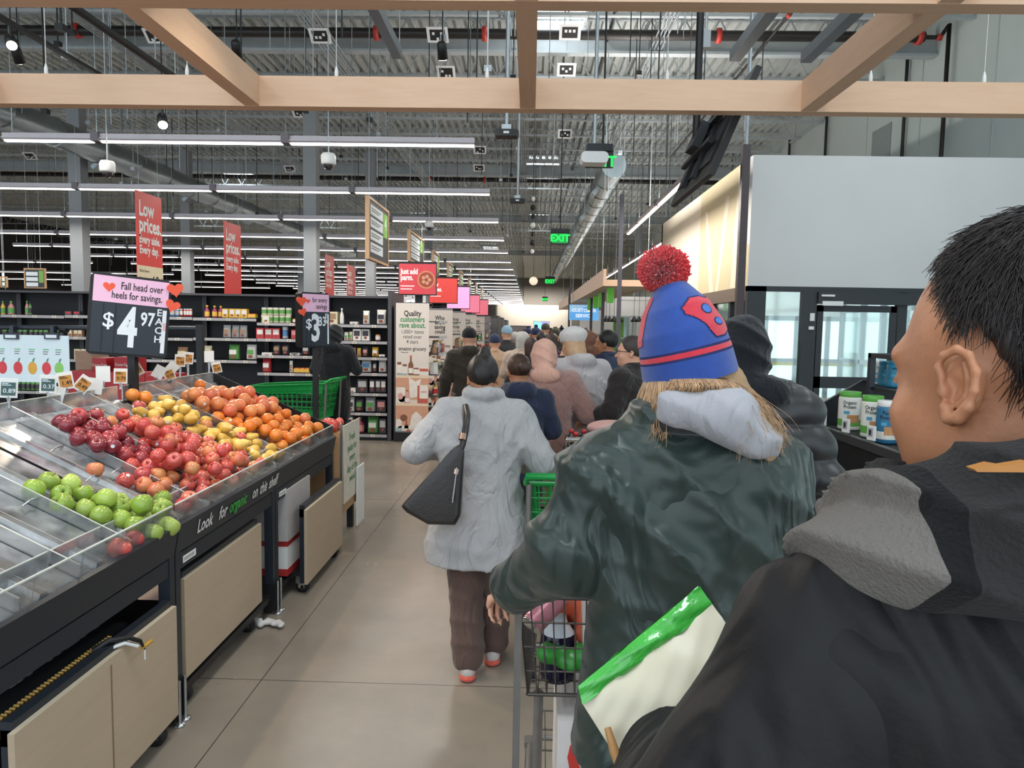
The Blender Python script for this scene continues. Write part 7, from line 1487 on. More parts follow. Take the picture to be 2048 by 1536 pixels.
# --- woman in the grey wool coat with tote
g0 = atZ(960, 1330, 0); gx, gy = -0.235, 3.60
fl_ = atZ(936, 1332, 0.03); fr_ = atZ(986, 1303, 0.03); hS = 1.60/1.70
loc3 = lambda v: ((v.x-gx)/hS, (v.y-gy)/hS-0.03)
P3, J3 = person('person in grey wool coat and brown trousers beside the produce bins', (gx, gy, 0), 0.03, 1.60, dict(
    res=0.011, skin='tan', girth=1.28, shoulder=0.98, lean=0.10, head=(0.0, 0.25, 0.0), hem=0.60, flare=1.32, sleeve=0.072, collar='big', sway=-0.05,
    coat=C('grey_wool', '#a9a6a6', var=0.08, bscale=500), trousers=C('brown_knit', '#5f4a43'), trouser_r=0.085, shoe=C('shoe_pale', '#cfc5c0'), sole=C('sole_coral', '#e0614e', 0.6),
    armL=((-0.345, -0.02, 1.19), (-0.25, 0.28, 1.15)), armR=((0.335, 0.02, 1.12), (0.24, 0.30, 1.06)), footL=loc3(fl_), footR=loc3(fr_), hair='topbun', hairmat=H_blk,
    fns=(wob(1, 16, 0.016, (0.45, 0.2, 1)), wob(5, 34, 0.007, (0.8, 0.1, -0.6)))))
# belt seam low on the coat back
# tote bag
M_lea = mat('black_leather', '#2b2726', 0.38, var=0.15, bump=0.15, bscale=80)
bag = thing('tote_bag', 'black leather tote bag hanging from the grey coat shoulder', 'bag', (atY(870, 1040, 3.36).x, 3.3, 0.8))
P_ = lambda x, y, Y=3.34: np.array(atY(x, y, Y))
pl = [(804, 1010), (815, 1022), (858, 1046), (912, 1047), (921, 1030), (930, 900), (922, 886), (905, 894), (866, 938)]
cc_ = np.mean([P_(*p) for p in pl], 0); b = MB(); n = len(pl); V = []
for dy, k in ((-0.045, 0.90), (-0.03, 1.0), (0.05, 1.0), (0.065, 0.90)):
    for p in pl: q = P_(*p); kk = k*(1.0 if p[1] > 960 else 0.97); f_ = 1.0 if p[1] > 960 else 0.45; V.append(((cc_+(q-cc_)*kk)+np.array([0, dy*f_, 0])))
b._a([tuple(v) for v in V], [tuple(range(n))]+[(r*n+i, (r+1)*n+i, (r+1)*n+(i+1) % n, r*n+(i+1) % n) for r in range(3) for i in range(n)]+[tuple(range(4*n-1, 3*n-1, -1))], 0, True)
ob = b.build('bag_body', M_lea, bag); md = ob.modifiers.new('bev', 'BEVEL'); md.width = 0.006; md.segments = 2; md.limit_method = 'ANGLE'
b = MB(); b.tube([P_(914, 935, 3.285), P_(905, 1005, 3.275)], 0.004, 5); b.build('zip_pull', mat('zip_silver', '#b9b9bb', 0.3, 0.9), bag)
b = MB(); b.tube([P_(932, 812, 3.52), P_(936, 830, 3.40), P_(933, 860, 3.36), P_(926, 890, 3.34), P_(912, 925, 3.34)], 0.013, 8); b.tube([P_(928, 812, 3.56), P_(930, 850, 3.39), P_(922, 900, 3.37), P_(915, 940, 3.36), P_(905, 1000, 3.30)], 0.011, 8); b.build('strap', M_lea, bag)
b = MB(); b.tube([P_(926, 868, 3.345), P_(924, 880, 3.33)], 0.018, 8, 0); b.tube([P_(914, 938, 3.325), P_(912, 948, 3.32)], 0.016, 8, 0); b.build('buckle', mat('rose_metal', '#c9a08c', 0.25, 0.9), bag)
# --- tall person with the pompom beanie and dark green jacket
hB = 1.775; sB = hB/1.70; bx0, by0 = 0.365, 1.62
wl = lambda x, y, z: ((x-bx0)/sB, (y-by0)/sB, z/sB)
def greenfold(X, Y, Z):
    u = X*0.72+Z*0.40+Y*0.2; return -0.020*(1-np.abs(np.sin(u*17+1.4*np.sin(Z*9+1)+0.9*np.sin(X*7))))**1.3*(0.35+0.65*(np.sin(Z*6.1+X*5+0.5)*0.5+0.5))
M_gj = mat('green_shell', '#26342f', 0.42, var=0.10, scale=3, sheen=0.1, bump=0.05, bscale=200, wrinkle=0.18, wscale=2.2)
nt = M_gj.node_tree
P2, J2 = person('person in blue and red pompom beanie and dark green jacket', (bx0, by0, 0), 0.0, hB, dict(
    res=0.0085, skin='light', girth=1.18, shoulder=1.08, shw=0.172, shz=1.36, lean=0.06, head=(0.0, 0.12, -0.05), hem=0.74, flare=1.08, sleeve=0.080, collar='big', curl=0.7,
    coat=M_gj, trousers=C('dark_trousers', '#26282b'), armL=(wl(0.092, 1.61, 1.235), wl(-0.025, 1.83, 1.075)), armR=(wl(0.575, 1.62, 1.20), wl(0.50, 1.86, 1.08)),
    fns=(greenfold, wob(7, 19, 0.013, (0.8, 0.3, 0.55), 1.0), wob(11, 47, 0.004, (0.3, 0.2, 1)))))
# black inner collar and grey hood on her back
s = SDF((-0.3, -0.3, 1.3), (0.35, 0.25, 1.62), 0.007); up = J2['up']
for k in range(10):
    a, a2 = math.radians(170+k*20), math.radians(190+k*20); s.cap(up(0.10*math.cos(a), 0.095*math.sin(a)-0.01, 1.478), up(0.10*math.cos(a2), 0.095*math.sin(a2)-0.01, 1.478), 0.020, None, 0.01)
s.obj('jacket_collar', mat('collar_black', '#141518', 0.7, sheen=0.3), P2)
s = SDF((-0.3, -0.35, 1.25), (0.35, 0.25, 1.65), 0.007); s.cap(up(-0.05, -0.105, 1.515), up(0.055, -0.115, 1.50), 0.038, 0.050, 0.03); s.cap(up(0.055, -0.115, 1.50), up(0.14, -0.07, 1.44), 0.050, 0.038, 0.03); s.cap(up(0.02, -0.12, 1.50), up(0.11, -0.12, 1.45), 0.028, 0.034, 0.03); s.cap(up(-0.03, -0.09, 1.51), up(-0.09, -0.04, 1.49), 0.03, 0.02, 0.02)
s.disp(wob(21, 60, 0.008, (0.6, 0.2, 1))); s.obj('grey_hood', C('hood_grey', '#a9a7ac', var=0.06, bscale=400), P2)
# the beanie: lofted surface following the head tilt
Rh = J2['R'] @ Ry3(-0.20); hc = J2['head']+J2['R'] @ np.array([0, 0, 0.0])
def hatpt(a, t, e=0.0):
    z = 0.022+0.190*t; pr = np.interp(t, [0, 0.25, 0.5, 0.75, 0.9, 1.0], [1.0, 0.97, 0.90, 0.70, 0.48, 0.33]); crease = 1+0.012*math.sin(a*3+1)*t
    x = (0.103*pr*crease+e)*math.cos(a); y = (0.120*pr*crease+e)*math.sin(a)-0.014-0.02*t
    z -= 0.030*(0.5-0.5*math.sin(a))*(1-t)+0.0; return hc+Rh @ np.array([x+0.006, y, z-0.016])
M_hb = mat('beanie_blue', '#1d4596', 0.8, var=0.12, scale=60, bump=0.3, bscale=500, sheen=0.3); M_hr = mat('beanie_red', '#cf2a3c', 0.8, var=0.12, scale=60, bump=0.3, bscale=500, sheen=0.3); M_hl = mat('beanie_light_blue', '#4a78c4', 0.8, var=0.1, bump=0.3, bscale=500); M_hd = mat('beanie_navy', '#1c2457', 0.8)
b = MB(); nA, nT = 64, 40
def hm_(t): return 1 if 0.26 < t < 0.315 else (3 if 0.24 < t < 0.34 else 0)
vs = [tuple(hatpt(2*PI*i/nA, t/nT)) for t in range(nT+1) for i in range(nA)]
for t in range(nT):
    b._a([], [], 0)
b.v = vs
for t in range(nT):
    for i in range(nA): q = (i+1) % nA; b.f.append((t*nA+i, t*nA+q, (t+1)*nA+q, (t+1)*nA+i)); b.m.append(1 if 0.25 <= (t+0.5)/nT < 0.30 else (2 if 0.225 <= (t+0.5)/nT < 0.325 else 0)); b.sm.append(True)
b.f.append(tuple(nT*nA+i for i in range(nA))); b.m.append(0); b.sm.append(True)
hat = b.build('beanie', [M_hb, M_hr, M_hd], P2, local=True)
def patch(poly, m, e, nm):
    """knitted emblem following the hat surface: polygon in (angle, height) filled on a fine grid"""
    b = MB(); xs = [p[0] for p in poly]; ys = [p[1] for p in poly]; n = 46; m_ = 40; da = (max(xs)-min(xs))/n; dt = (max(ys)-min(ys))/m_
    for i in range(n):
        for j in range(m_):
            a, t = min(xs)+da*(i+0.5), min(ys)+dt*(j+0.5)
            if inpoly(a, t, poly): b._a([tuple(hatpt(a+da*u, t+dt*w, e)) for u, w in ((-.5, -.5), (.5, -.5), (.5, .5), (-.5, .5))], [(0, 1, 2, 3)], 0)
    return b.build(nm, m, hat, local=True)
A0 = math.radians(-58)
PB = [(A0-0.62, 0.72), (A0-0.30, 0.80), (A0+0.10, 0.80), (A0+0.40, 0.77), (A0+0.75, 0.80), (A0+0.75, 0.50), (A0+0.62, 0.42), (A0+0.25, 0.38), (A0-0.02, 0.385), (A0-0.12, 0.44), (A0-0.20, 0.53), (A0-0.36, 0.60), (A0-0.58, 0.655)]
grow = lambda P, f: [((p[0]-A0-0.1)*f+A0+0.1, (p[1]-0.59)*f+0.59) for p in P]
patch(grow(PB, 1.07), M_hd, 0.0012, 'emblem_edge'); patch(PB, M_hr, 0.0020, 'emblem')
for (ca, ct, ra, rt) in ((A0+0.06, 0.665, 0.15, 0.045), (A0+0.24, 0.52, 0.14, 0.035)):
    ov = lambda f: [(ca+ra*f*math.cos(k*PI/6), ct+rt*f*math.sin(k*PI/6)) for k in range(12)]
    patch(ov(1.25), M_hd, 0.0026, 'emblem_hole_edge'); patch(ov(1.0), M_hl, 0.0032, 'emblem_hole')
A1 = math.radians(-172); patch([(A1-0.25, 0.42), (A1+0.12, 0.44), (A1+0.16, 0.62), (A1+0.30, 0.90), (A1-0.1, 0.92), (A1-0.3, 0.7)], M_hr, 0.002, 'side_emblem')
# pompom of yarn loops
rg = np.random.RandomState(2); n = 4200; d = rg.randn(n, 3); d /= np.linalg.norm(d, axis=1)[:, None]; pc = hatpt(0, 1.0)*0.5+hatpt(PI, 1.0)*0.5+Rh @ np.array([-0.006, 0, 0.036])
K = 6; S = np.zeros((n, K, 3)); Rr = 0.049*(0.86+0.22*rg.rand(n))
bend = np.cross(d, rg.randn(n, 3))*0.012
for k in range(K): f = 0.25+0.75*k/(K-1); S[:, k] = pc+d*(Rr*f)[:, None]*np.array([1.08, 1, 0.98])+bend*f*f*math.sin(k*1.1)
M_pom = mat('pompom_yarn', '#fb3a40', 0.8, var=0.15, island=0.7, sheen=0.4)
pm = ribbons('pompom', S, 0.0024, M_pom, hat, taper=False)
MB().ball(tuple(pc), 0.039, 16).build('pompom_core', M_pom, hat, local=True)
# long blonde hair
rg = np.random.RandomState(5); n = 5200; K = 14; S = np.zeros((n, K, 3)); Rb = J2['R']
ang = np.where(rg.rand(n) < 0.58, rg.uniform(math.radians(-62), math.radians(12), n), rg.uniform(math.radians(-195), math.radians(-62), n))
right = ang > math.radians(-62); mid = (~right) & (ang > math.radians(-125)); jit = rg.rand(n)
for k in range(K):
    f = k/(K-1.0); rx = 0.083+0.010*jit+f*np.where(right, 0.11, 0.055)*(0.4+0.6*jit); ry = 0.098+0.010*jit+f*0.06*jit; ry = ry+0.030*np.sin(PI*min(f*1.6, 1))
    z = -0.012-f*np.where(right, 0.175, np.where(mid, 0.055, 0.125))*(0.75+0.5*rg.rand(n) if k == 0 else 1.0)*(0.65+0.5*jit)
    x = rx*np.cos(ang+0.15*f*np.sin(jit*20)); y = ry*np.sin(ang+0.15*f*np.sin(jit*20))-0.012+f*np.where(right, -0.150*(0.75+0.3*jit)*f**0.45, 0.02); x = x+np.where(right, f**0.5*0.035+f*0.06*(jit-0.6), 0)
    wv = (0.004+0.006*np.sin(jit*77))*f*np.sin(f*(9+5*jit)+jit*40)
    # the side curtain follows soft arcs from under the brim out over the hood
    if k == 0:
        P0_ = np.stack([0.088*np.cos(ang), 0.100*np.sin(ang)-0.012, np.full(n, -0.012)], 1); tt = np.clip((ang+math.radians(62))/math.radians(74), 0, 1)
        P2_ = np.stack([0.085+0.075*tt+0.018*rg.randn(n), -0.155+0.085*tt+0.015*rg.randn(n), -0.105-0.05*jit-0.035*(rg.rand(n) < 0.2)*rg.rand(n)-0.02*tt], 1); P1_ = P0_*0.55+P2_*0.45+np.stack([0.018*np.ones(n), -0.035+0.02*tt, 0.012+0.01*rg.randn(n)], 1)
    q_ = P0_*(1-f)**2+P1_*2*f*(1-f)+P2_*f*f; rt_ = right[:, None]
    S[:, k] = hc+np.where(rt_, q_+wv[:, None]*0.6, np.stack([x+wv, y+wv, z], 1)) @ Rb.T
hb2 = ribbons('hair', S, 0.0011, H_blo, P2)
s = SDF(hc-0.28, hc+0.22, 0.006); s.ell(hp(J2, 0, -0.02, 0.0), (0.084, 0.100, 0.085), 0.02, Rb); s.ell(hp(J2, 0.01, -0.055, -0.07), (0.095, 0.055, 0.09), 0.04, Rb); s.cap(hp(J2, 0.078, -0.05, -0.02), hp(J2, 0.125, -0.085, -0.15), 0.036, 0.034, 0.03); s.cap(hp(J2, 0.125, -0.085, -0.15), hp(J2, 0.135, -0.10, -0.18), 0.032, 0.02, 0.03); s.cap(hp(J2, -0.07, -0.03, -0.05), hp(J2, -0.10, -0.01, -0.14), 0.028, 0.016, 0.03)
s.planecut(hp(J2, 0, 0.04, 0), Rb @ np.array([0, 1, -0.3]), 0.01); s.disp(wob(31, 160, 0.004, (1, 0.3, 0.1), 0.5)); s.obj('hair_mass', H_blo, hb2)

# --- man close to the camera, dark hair, black jacket, plaid scarf
hc1 = atY(2112, 742, 0.665); hM = hc1.z*1.7/1.578*1.0; yawM = math.radians(25)
mx, my = hc1.x, hc1.y; sM = hM/1.70
wm = lambda x, y, z: ((x-mx)/sM, (y-my)/sM, z/sM)
def jfold(X, Y, Z): return -0.010*(1-np.abs(np.sin((X*0.8+Z*0.7)*13+1.2*np.sin(Y*8+Z*6))))*(0.5+0.5*np.sin(X*9+Z*5))
P1, J1 = person('dark haired person in black jacket and plaid scarf, closest to the camera', (mx, my, 0), 0.0, hM, dict(
    res=0.009, bres=0.0055, skin='tan', girth=1.12, shoulder=0.92, shw=0.165, shz=1.32, lean=0.0, hairline=-0.026, hairlow=0.012, jowl=True, head=(yawM, 0.12, 0.0), hem=0.72, sleeve=0.078, collar='none', curl=0.8,
    coat=mat('black_jacket', '#131214', 0.62, var=0.12, scale=4, sheen=0.02, spec=0.3, bump=0.08, bscale=150, wrinkle=0.16, wscale=3.0), trousers=C('dark_trousers', '#26282b'),
    armL=(wm(0.150, 0.66, 1.21), wm(0.20, 0.90, 1.22)), armR=(wm(0.78, 0.66, 1.2), wm(0.6, 0.85, 1.2)), fns=(jfold, wob(17, 15, 0.014, (0.7, 0.4, 0.6), 1.0)),
    hair='short', hairmat=mat('hair_dark_man', '#2b2220', 0.42, var=0.3, island=0.75, scale=50), strands=(6000, 0.040)))
# finely shaped ear on the side we see
s = SDF(J1['head']-0.16, J1['head']+0.16, 0.002) if False else None
pe = hp(J1, -0.088, -0.006, -0.008); s = SDF(pe-0.055, pe+0.055, 0.0015); e_ = lambda x, y, z: hp(J1, -0.086+x*0.8, -0.006+y*0.82, -0.010+z*0.80); RJ = J1['R']
s.ell(e_(0.004, -0.003, 0.0), (0.006, 0.015, 0.024), 0.005, RJ)
arc = [(0.010, 0.003), (0.013, 0.018), (0.006, 0.031), (-0.008, 0.036), (-0.020, 0.029), (-0.026, 0.012), (-0.023, -0.006), (-0.015, -0.022), (-0.004, -0.033), (0.006, -0.033), (0.009, -0.022)]
for k in range(len(arc)-1): s.cap(e_(-0.007-0.003*math.sin(k*0.35), *arc[k]), e_(-0.007-0.003*math.sin((k+1)*0.35), *arc[k+1]), 0.0034 if k < 7 else 0.0050, None, 0.003)
s.ell(e_(-0.008, 0.001, -0.004), (0.007, 0.008, 0.011), 0.003, RJ, True); s.ell(e_(-0.008, 0.0, 0.021), (0.004, 0.008, 0.005), 0.003, RJ, True)
for p_, q_ in (((-0.011, 0.022), (-0.015, 0.006)), ((-0.015, 0.006), (-0.012, -0.012)), ((-0.012, -0.012), (-0.002, -0.020))): s.cap(e_(-0.004, *p_), e_(-0.004, *q_), 0.0028, None, 0.003)
s.ell(e_(-0.004, 0.012, -0.006), (0.005, 0.005, 0.007), 0.004, RJ)
s.obj('ear', SKIN['tan'], P1)
# scarf
up = J1['up']; s = SDF((-0.35, -0.35, 1.28), (0.35, 0.35, 1.62), 0.0065); pts = []
for k in range(25):
    a = 2*PI*k/24; r_ = 0.125; zz = 1.452+0.035*math.sin(-a+0.4)+0.02*math.cos(a); pts.append(np.array([r_*1.12*math.cos(a)-0.012, r_*math.sin(a)-0.005, zz]))
for k in range(24): s.cap(pts[k], pts[k+1], 0.036, None, 0.02); s.cap(pts[k]*np.array([0.86, 0.86, 1])+np.array([0, 0, 0.045]), pts[k+1]*np.array([0.86, 0.86, 1])+np.array([0, 0, 0.045]), 0.026, None, 0.015)
s.disp(wob(41, 46, 0.016, (0.4, 0.5, 1), 1.0))
M_sc = mat('scarf_plaid', '#4b4846', 0.95, var=0.12, bump=0.5, bscale=260, sheen=0.05, spec=0.1); nt = M_sc.node_tree; N = nt.nodes; L = nt.links
tc = [n_ for n_ in N if n_.type == 'TEX_COORD'][0]; sx = N.new('ShaderNodeSeparateXYZ'); L.new(tc.outputs['Object'], sx.inputs[0])
def _stp(sock, per, th): a = N.new('ShaderNodeMath'); a.operation = 'PINGPONG'; a.inputs[1].default_value = per; L.new(sock, a.inputs[0]); c_ = N.new('ShaderNodeMath'); c_.operation = 'GREATER_THAN'; c_.inputs[1].default_value = th; L.new(a.outputs[0], c_.inputs[0]); return c_.outputs[0]
ad = N.new('ShaderNodeMath'); ad.operation = 'MULTIPLY_ADD'; ad.inputs[1].default_value = 1.5; lt = N.new('ShaderNodeMath'); lt.operation = 'LESS_THAN'; lt.inputs[1].default_value = -0.150; L.new(sx.outputs[0], lt.inputs[0]); L.new(lt.outputs[0], ad.inputs[0]); L.new(_stp(sx.outputs[0], 0.09, 0.045), ad.inputs[2])
cr = N.new('ShaderNodeValToRGB'); cr.color_ramp.interpolation = 'CONSTANT'; e = cr.color_ramp.elements; e[0].color = (0.014, 0.014, 0.015, 1); e[1].position = 0.45; e[1].color = (0.032, 0.030, 0.030, 1); e3 = e.new(0.7); e3.color = (0.17, 0.155, 0.14, 1)
hv = N.new('ShaderNodeMath'); hv.operation = 'MULTIPLY'; hv.inputs[1].default_value = 0.5; L.new(ad.outputs[0], hv.inputs[0]); L.new(hv.outputs[0], cr.inputs[0]); L.new(cr.outputs[0], N['Principled BSDF'].inputs['Base Color'])
s.obj('scarf', M_sc, P1)
# bag he carries
bg = thing('grocery_packet', 'green topped cream packet carried under the black jacket sleeve', 'packet', (0.12, 0.86, 1.2))
Yb = 0.86; A = atY(1156, 1372, Yb+0.02); B_ = atY(1398, 1172, Yb+0.10); Cc = atY(1180, 1482, Yb); D = atY(1470, 1250, Yb+0.06); E_ = atY(1260, 1560, Yb-0.01); G_ = atY(1560, 1400, Yb+0.02)
def sheet(p00, p10, p11, p01, nu, nv, bul, m, seed, nm, fac=None):
    rg = random.Random(seed); P = [Vector(p) for p in (p00, p10, p11, p01)]; nrm = (P[1]-P[0]).cross(P[3]-P[0]).normalized(); V = []; Fq = []
    for sd in (1, -1):
        for j in range(nv+1):
            for i in range(nu+1):
                u, v = i/nu, j/nv; p = P[0]*(1-u)*(1-v)+P[1]*u*(1-v)+P[2]*u*v+P[3]*(1-u)*v
                hgt = bul*(math.sin(PI*min(max(u, 0.0), 1))*math.sin(PI*min(v*0.85+0.02, 1)))**0.6 + 0.0035*math.sin(u*23+v*9+seed)*math.sin(v*17+u*5)
                V.append(p+nrm*sd*max(hgt, 0.0012))
    w = nu+1; n1 = w*(nv+1)
    for sd in (0, 1):
        for j in range(nv):
            for i in range(nu):
                q = (sd*n1+j*w+i, sd*n1+j*w+i+1, sd*n1+(j+1)*w+i+1, sd*n1+(j+1)*w+i); Fq.append(q if sd == 0 else q[::-1])
    return np_mesh(nm, [tuple(v) for v in V], Fq, m, parent=bg, off=tuple(bg.location))
M_pk = mat('packet_cream', '#d7cdb4', 0.42, var=0.06, scale=5); M_pgn = mat('packet_green', '#4fbf4c', 0.22, var=0.3, scale=14, coat=0.6, bump=0.3, bscale=40)
dn = (Cc-A).normalized()
a2 = A+(Cc-A)*0.30; b2 = B_+(G_-B_)*0.17
sheet(a2, b2, G_, E_, 22, 14, 0.030, M_pk, 3, 'packet_body'); sheet(A, B_, b2+(G_-B_)*0.02, a2+(Cc-A)*0.04, 26, 8, 0.012, M_pgn, 7, 'packet_seal')
b = MB(); q = atY(1215, 1455, 0.84); b.tube([q, atY(1228, 1500, 0.83), atY(1250, 1560, 0.82)], [0.004, 0.006, 0.006], 6); b.build('carry_strap', mat('strap_tan', '#b98a55', 0.5), bg)
# rust lining scrap behind the scarf
b = MB(); pts = [atY(x, y, 0.52) for x, y in ((1948, 938), (1985, 928), (2010, 932), (2060, 924), (2060, 945), (1955, 944))]
b._a([tuple(p) for p in pts]+[tuple(p+Vector((0, 0.01, 0))) for p in pts], [tuple(range(6)), tuple(range(11, 5, -1))]+[(i, i+6, (i+1) % 6+6, (i+1) % 6) for i in range(6)]); o = b.build('jacket_lining', mat('rust_lining', '#b5793a', 0.6), None); 
o.parent = P1; iv = Matrix.Translation(-Vector(P1.location)); o.data.transform(Matrix.Scale(1/sM, 4) @ iv)
# ============================================================ the rest of the queue
def dirpt(*a): return a
push = dict(armL=((-0.26, 0.02, 1.14), (-0.17, 0.30, 1.04)), armR=((0.26, 0.02, 1.14), (0.17, 0.30, 1.04)))
PUSH = lambda **k: {**push, **k}
jeans = C('dark_jeans', '#2f333b'); blackt = C('black_trousers', '#1f1f22'); greyt = C('charcoal_trousers', '#3b3b3e')
# hooded black puffer beside the tub display
(l_, h_) = place(1490, 631, 2.95, 0.02)
person('person in long black quilted coat with the hood up, beside the tub display', (l_[0]+0.055, 2.95, 0), -0.15, h_, dict(res=0.010, girth=1.10, shoulder=1.05, shw=0.165, lean=0.10, hoff=(-0.05, 0, 0.0), head=(0.2, 0.1, 0), hem=0.45, flare=1.1, sleeve=0.070, collar='hoodup', coat=mat('black_puffer', '#1b1b1e', 0.42, var=0.08, sheen=0.1), hoodmat=C('hood_black', '#121419'), trousers=blackt,
    armL=((-0.26, 0.0, 1.12), (-0.2, 0.25, 1.0)), armR=((0.26, -0.02, 1.10), (0.20, 0.22, 1.0)), fns=(puffy(24, 0.024), wob(3, 40, 0.006))))
# adults and children in the line
(l_, h_) = place(1031, 709, 4.85, 0.0); person('child with brown hair bun and navy hooded jacket behind the grey coat', (l_[0]+0.03, 4.85, 0), 0.1, h_, PUSH(res=0.011, skin='tan', girth=1.05, head=(0.15, 0.15, 0), collar='hood', hair='bun', hairmat=H_brn, coat=C('navy_jacket', '#2b3248'), trousers=jeans, sleeve=0.062, hem=0.78))
(l_, h_) = place(1081, 676, 5.55, 0.02); person('person in long dusty pink fur coat with pale pink hood', (l_[0]+0.05, 5.55, 0), -0.15, h_, dict(res=0.011, girth=1.22, lean=0.12, hoff=(-0.03, 0, 0), head=(0.1, 0.35, 0), hem=0.40, flare=1.1, sleeve=0.085, collar='hoodup', hoodmat=C('hood_pink', '#d9a894'), coat=mat('pink_fur', '#a87c72', 0.95, var=0.25, scale=60, bump=0.8, bscale=220, sheen=0.6), trousers=blackt,
    armL=((-0.27, 0.0, 1.12), (-0.2, 0.25, 1.0)), armR=((0.34, 0.06, 1.12), (0.30, 0.32, 1.06)), fns=(fuzz(95, 0.006), wob(2, 18, 0.012))))
(l_, h_) = place(1120, 673, 6.6, 0.0); person('dark haired person bending beside the pink fur coat', (l_[0]-0.02, 6.6, 0), -0.5, h_*1.03, PUSH(res=0.011, lean=0.30, skin='light', head=(-0.5, 0.55, 0), hair='short', hairmat=H_blk, coat=C('dark_top', '#33302f'), trousers=jeans, hem=0.85))
(l_, h_) = place(1153, 657, 5.95, 0.01); person('person in white beret and pale hoodie leaning over a cart', (l_[0]+0.06, 5.95, 0), 0.25, h_*1.01, dict(res=0.010, girth=1.12, lean=0.18, hoff=(-0.04, 0, 0), head=(0.25, 0.2, 0), hat='beret', hatmat=mat('white_fur', '#e0dad4', 0.95, var=0.1, bump=0.8, bscale=200, sheen=0.5), hair='long', hairmat=H_blo, collar='hood', coat=C('pale_hoodie', '#c6bfbf'), trousers=C('slate_trousers', '#4a4a4f'), sleeve=0.068, hem=0.86, top_name='hoodie',
    armL=((-0.24, 0.05, 1.12), (-0.22, 0.33, 1.02)), armR=((0.27, 0.03, 1.10), (0.15, 0.30, 1.0))))
(l_, h_) = place(1183, 664, 8.1, 0.0); person('person with long auburn hair and tan coat behind the white beret', l_, 0.3, h_, PUSH(res=0.012, hair='long', hairmat=mat('hair_auburn', '#6b3f2a', 0.5, var=0.3), coat=C('tan_coat', '#a98974'), trousers=blackt, hem=0.6))
(l_, h_) = place(1211, 661, 7.0, 0.0); person('dark haired person in navy padded coat looking toward the aisles', (l_[0]+0.03, 7.0, 0), 0.35, h_, PUSH(res=0.011, girth=1.15, skin='tan', head=(0.9, 0.0, 0), hair='short', hairmat=H_blk, coat=mat('navy_puffer', '#202c46', 0.5, var=0.08), trousers=blackt, hem=0.62, collar='stand', sleeve=0.075, fns=(puffy(30, 0.010),)))
(l_, h_) = place(1268, 673, 5.6, 0.0); person('person with glasses and cropped hair in dark brown jacket, facing the aisles', (l_[0]-0.0, 5.6, 0), 0.9, h_, PUSH(res=0.010, girth=1.12, skin='light', head=(0.55, 0.0, 0), hair='buzz', glasses=True, hairmat=mat('hair_cropped', '#3c332e', 0.6, var=0.2), coat=C('umber_jacket', '#2e2826'), trousers=blackt, hem=0.72, sleeve=0.075))
(l_, h_) = place(939, 658, 8.5, 0.0); person('person in dark olive coat and black knit cap walking by the end displays', l_, 0.15, h_, dict(res=0.011, girth=1.12, head=(0, 0.1, 0), hat='beanie', hatmat=C('cap_black', '#17171b'), collar='hood', coat=C('olive_coat', '#332c24'), trousers=C('taupe_trousers', '#6e655f'), hem=0.62, sleeve=0.072, armL=((-0.27, -0.02, 1.12), (-0.30, 0.10, 0.88)), armR=((0.26, 0, 1.12), (0.22, 0.2, 0.98))))
(l_, h_) = place(668, 651, 9.35, 0.01); person('person in long black hooded coat browsing the grocery shelves', (l_[0], 9.35, 0), -0.05, h_, dict(res=0.011, girth=1.12, head=(-0.2, 0.2, 0), collar='hoodup', coat=C('black_parka', '#16181d', bscale=200), trousers=blackt, hem=0.50, flare=1.02, sleeve=0.070, armL=((-0.25, 0, 1.13), (-0.12, 0.25, 1.1)), armR=((0.29, 0.04, 1.14), (0.22, 0.30, 1.10)), fns=(wob(4, 30, 0.010),)))
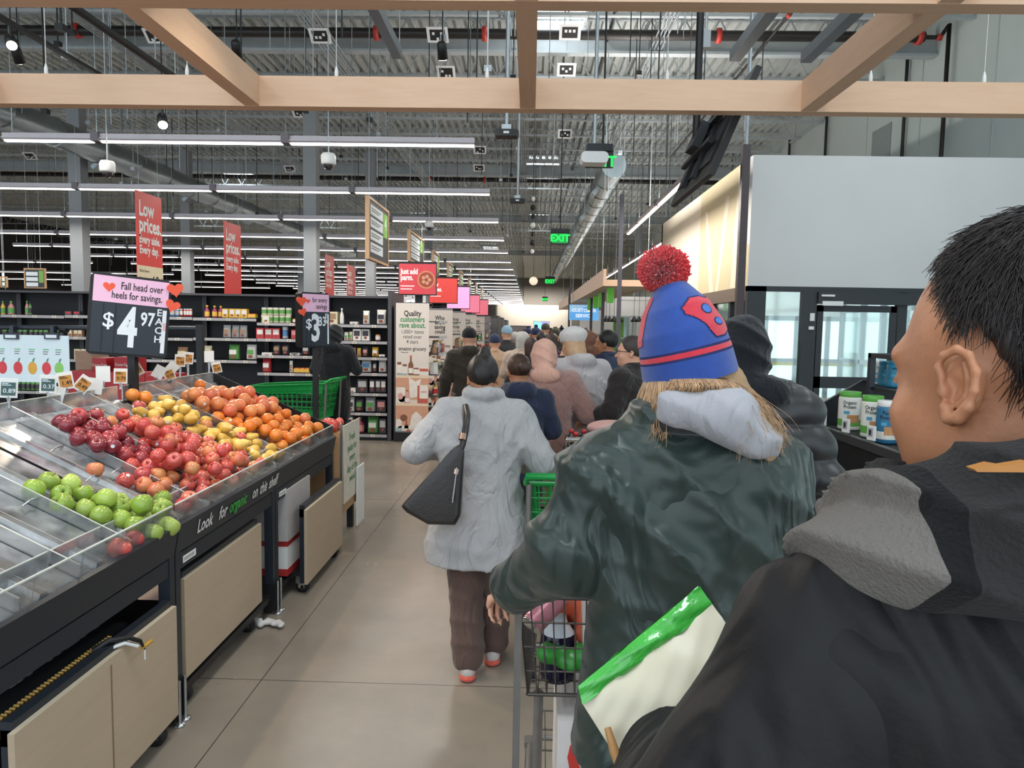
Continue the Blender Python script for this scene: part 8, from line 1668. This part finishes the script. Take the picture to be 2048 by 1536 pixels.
# far crowd
spec = [(990, 668, 10.2, 'person in camel coat and navy headscarf beyond the olive coat', dict(coat=C('camel_coat', '#c3a185'), hat='beanie', hatmat=C('navy_scarf', '#2a3350'), hem=0.6)),
 (1014, 651, 11.6, 'tall person in charcoal coat and pale blue cap beyond the camel coat', dict(coat=C('charcoal_coat', '#3b3a3c'), hat='beanie', hatmat=C('pale_blue_cap', '#8fb0c4'), hem=0.5)),
 (1046, 661, 9.4, 'grey haired person in cream jacket beyond the pink hood', dict(coat=C('cream_jacket', '#c9b3a2'), hair='bob', hairmat=H_gry, hem=0.75, girth=1.1)),
 (1030, 662, 12.4, 'person in bright red jacket far down the queue', dict(coat=C('red_jacket', '#b02c38'), hair='short', hairmat=H_gry, hem=0.75)),
 (1063, 672, 8.4, 'person with brown hair just beyond the pink hood', dict(coat=C('dark_top', '#33302f'), hair='bob', hairmat=H_brn)),
 (1072, 655, 13.0, 'person in navy pompom beanie far down the queue', dict(coat=C('navy_jacket', '#2b3248'), hat='pombeanie', hatmat=C('navy_knit', '#1f2a4a'))),
 (1084, 662, 11.0, 'person in grey-green coat and dark hair far down the queue', dict(coat=C('moss_coat', '#4a4a40'), hair='short', hairmat=H_blk)),
 (1112, 656, 12.6, 'person in dark cap and black coat far down the queue', dict(coat=C('black_coat', '#242326'), hat='beanie', hatmat=C('olive_cap', '#3b3a30'))),
 (1104, 664, 9.6, 'person in plum coat beyond the bending person', dict(coat=C('plum_coat', '#4b3038'), hair='bob', hairmat=H_brn)),
 (1133, 662, 10.4, 'person with black hair beyond the white beret', dict(coat=C('black_coat', '#242326'), hair='short', hairmat=H_blk)),
 (1200, 668, 8.6, 'person in grey hood beyond the navy coat', dict(coat=C('slate_coat', '#5a5c66'), hat='beanie', hatmat=C('slate_cap', '#4a4c58')))]
protos = []
for i, (px, yt, Y, lab, d) in enumerate(spec):
    (l_, h_) = place(px, yt, Y, 0.02); o, _ = person(lab, l_, 0.3*math.sin(i*2.1), h_, PUSH(res=0.016, trousers=blackt, **{'girth': 1.12, **d})); protos.append((o, h_))
rs = random.Random(8)
for i, (px, Y) in enumerate(((1040, 15), (1055, 17), (1068, 16), (1090, 15.5), (1100, 18), (1118, 16.5), (1128, 14.5), (1142, 17), (1080, 20), (1110, 21), (1050, 22), (1150, 20), (1095, 24), (1122, 26), (1066, 27), (1160, 15), (1172, 12.5))):
    o, h_ = protos[(3, 5, 6, 7, 8, 9)[i % 6]]; c = copy_tree(o); q = atY(px, 700, Y); c.location = (q.x, Y, 0); k = rs.uniform(0.97, 1.05); c.scale = tuple(v*k for v in c.scale); c.rotation_euler.z = rs.uniform(-0.4, 0.4)
    tag(c, 'tiny coated person in the crowd at the far end of the queue', 'person', 'far end of the queue')
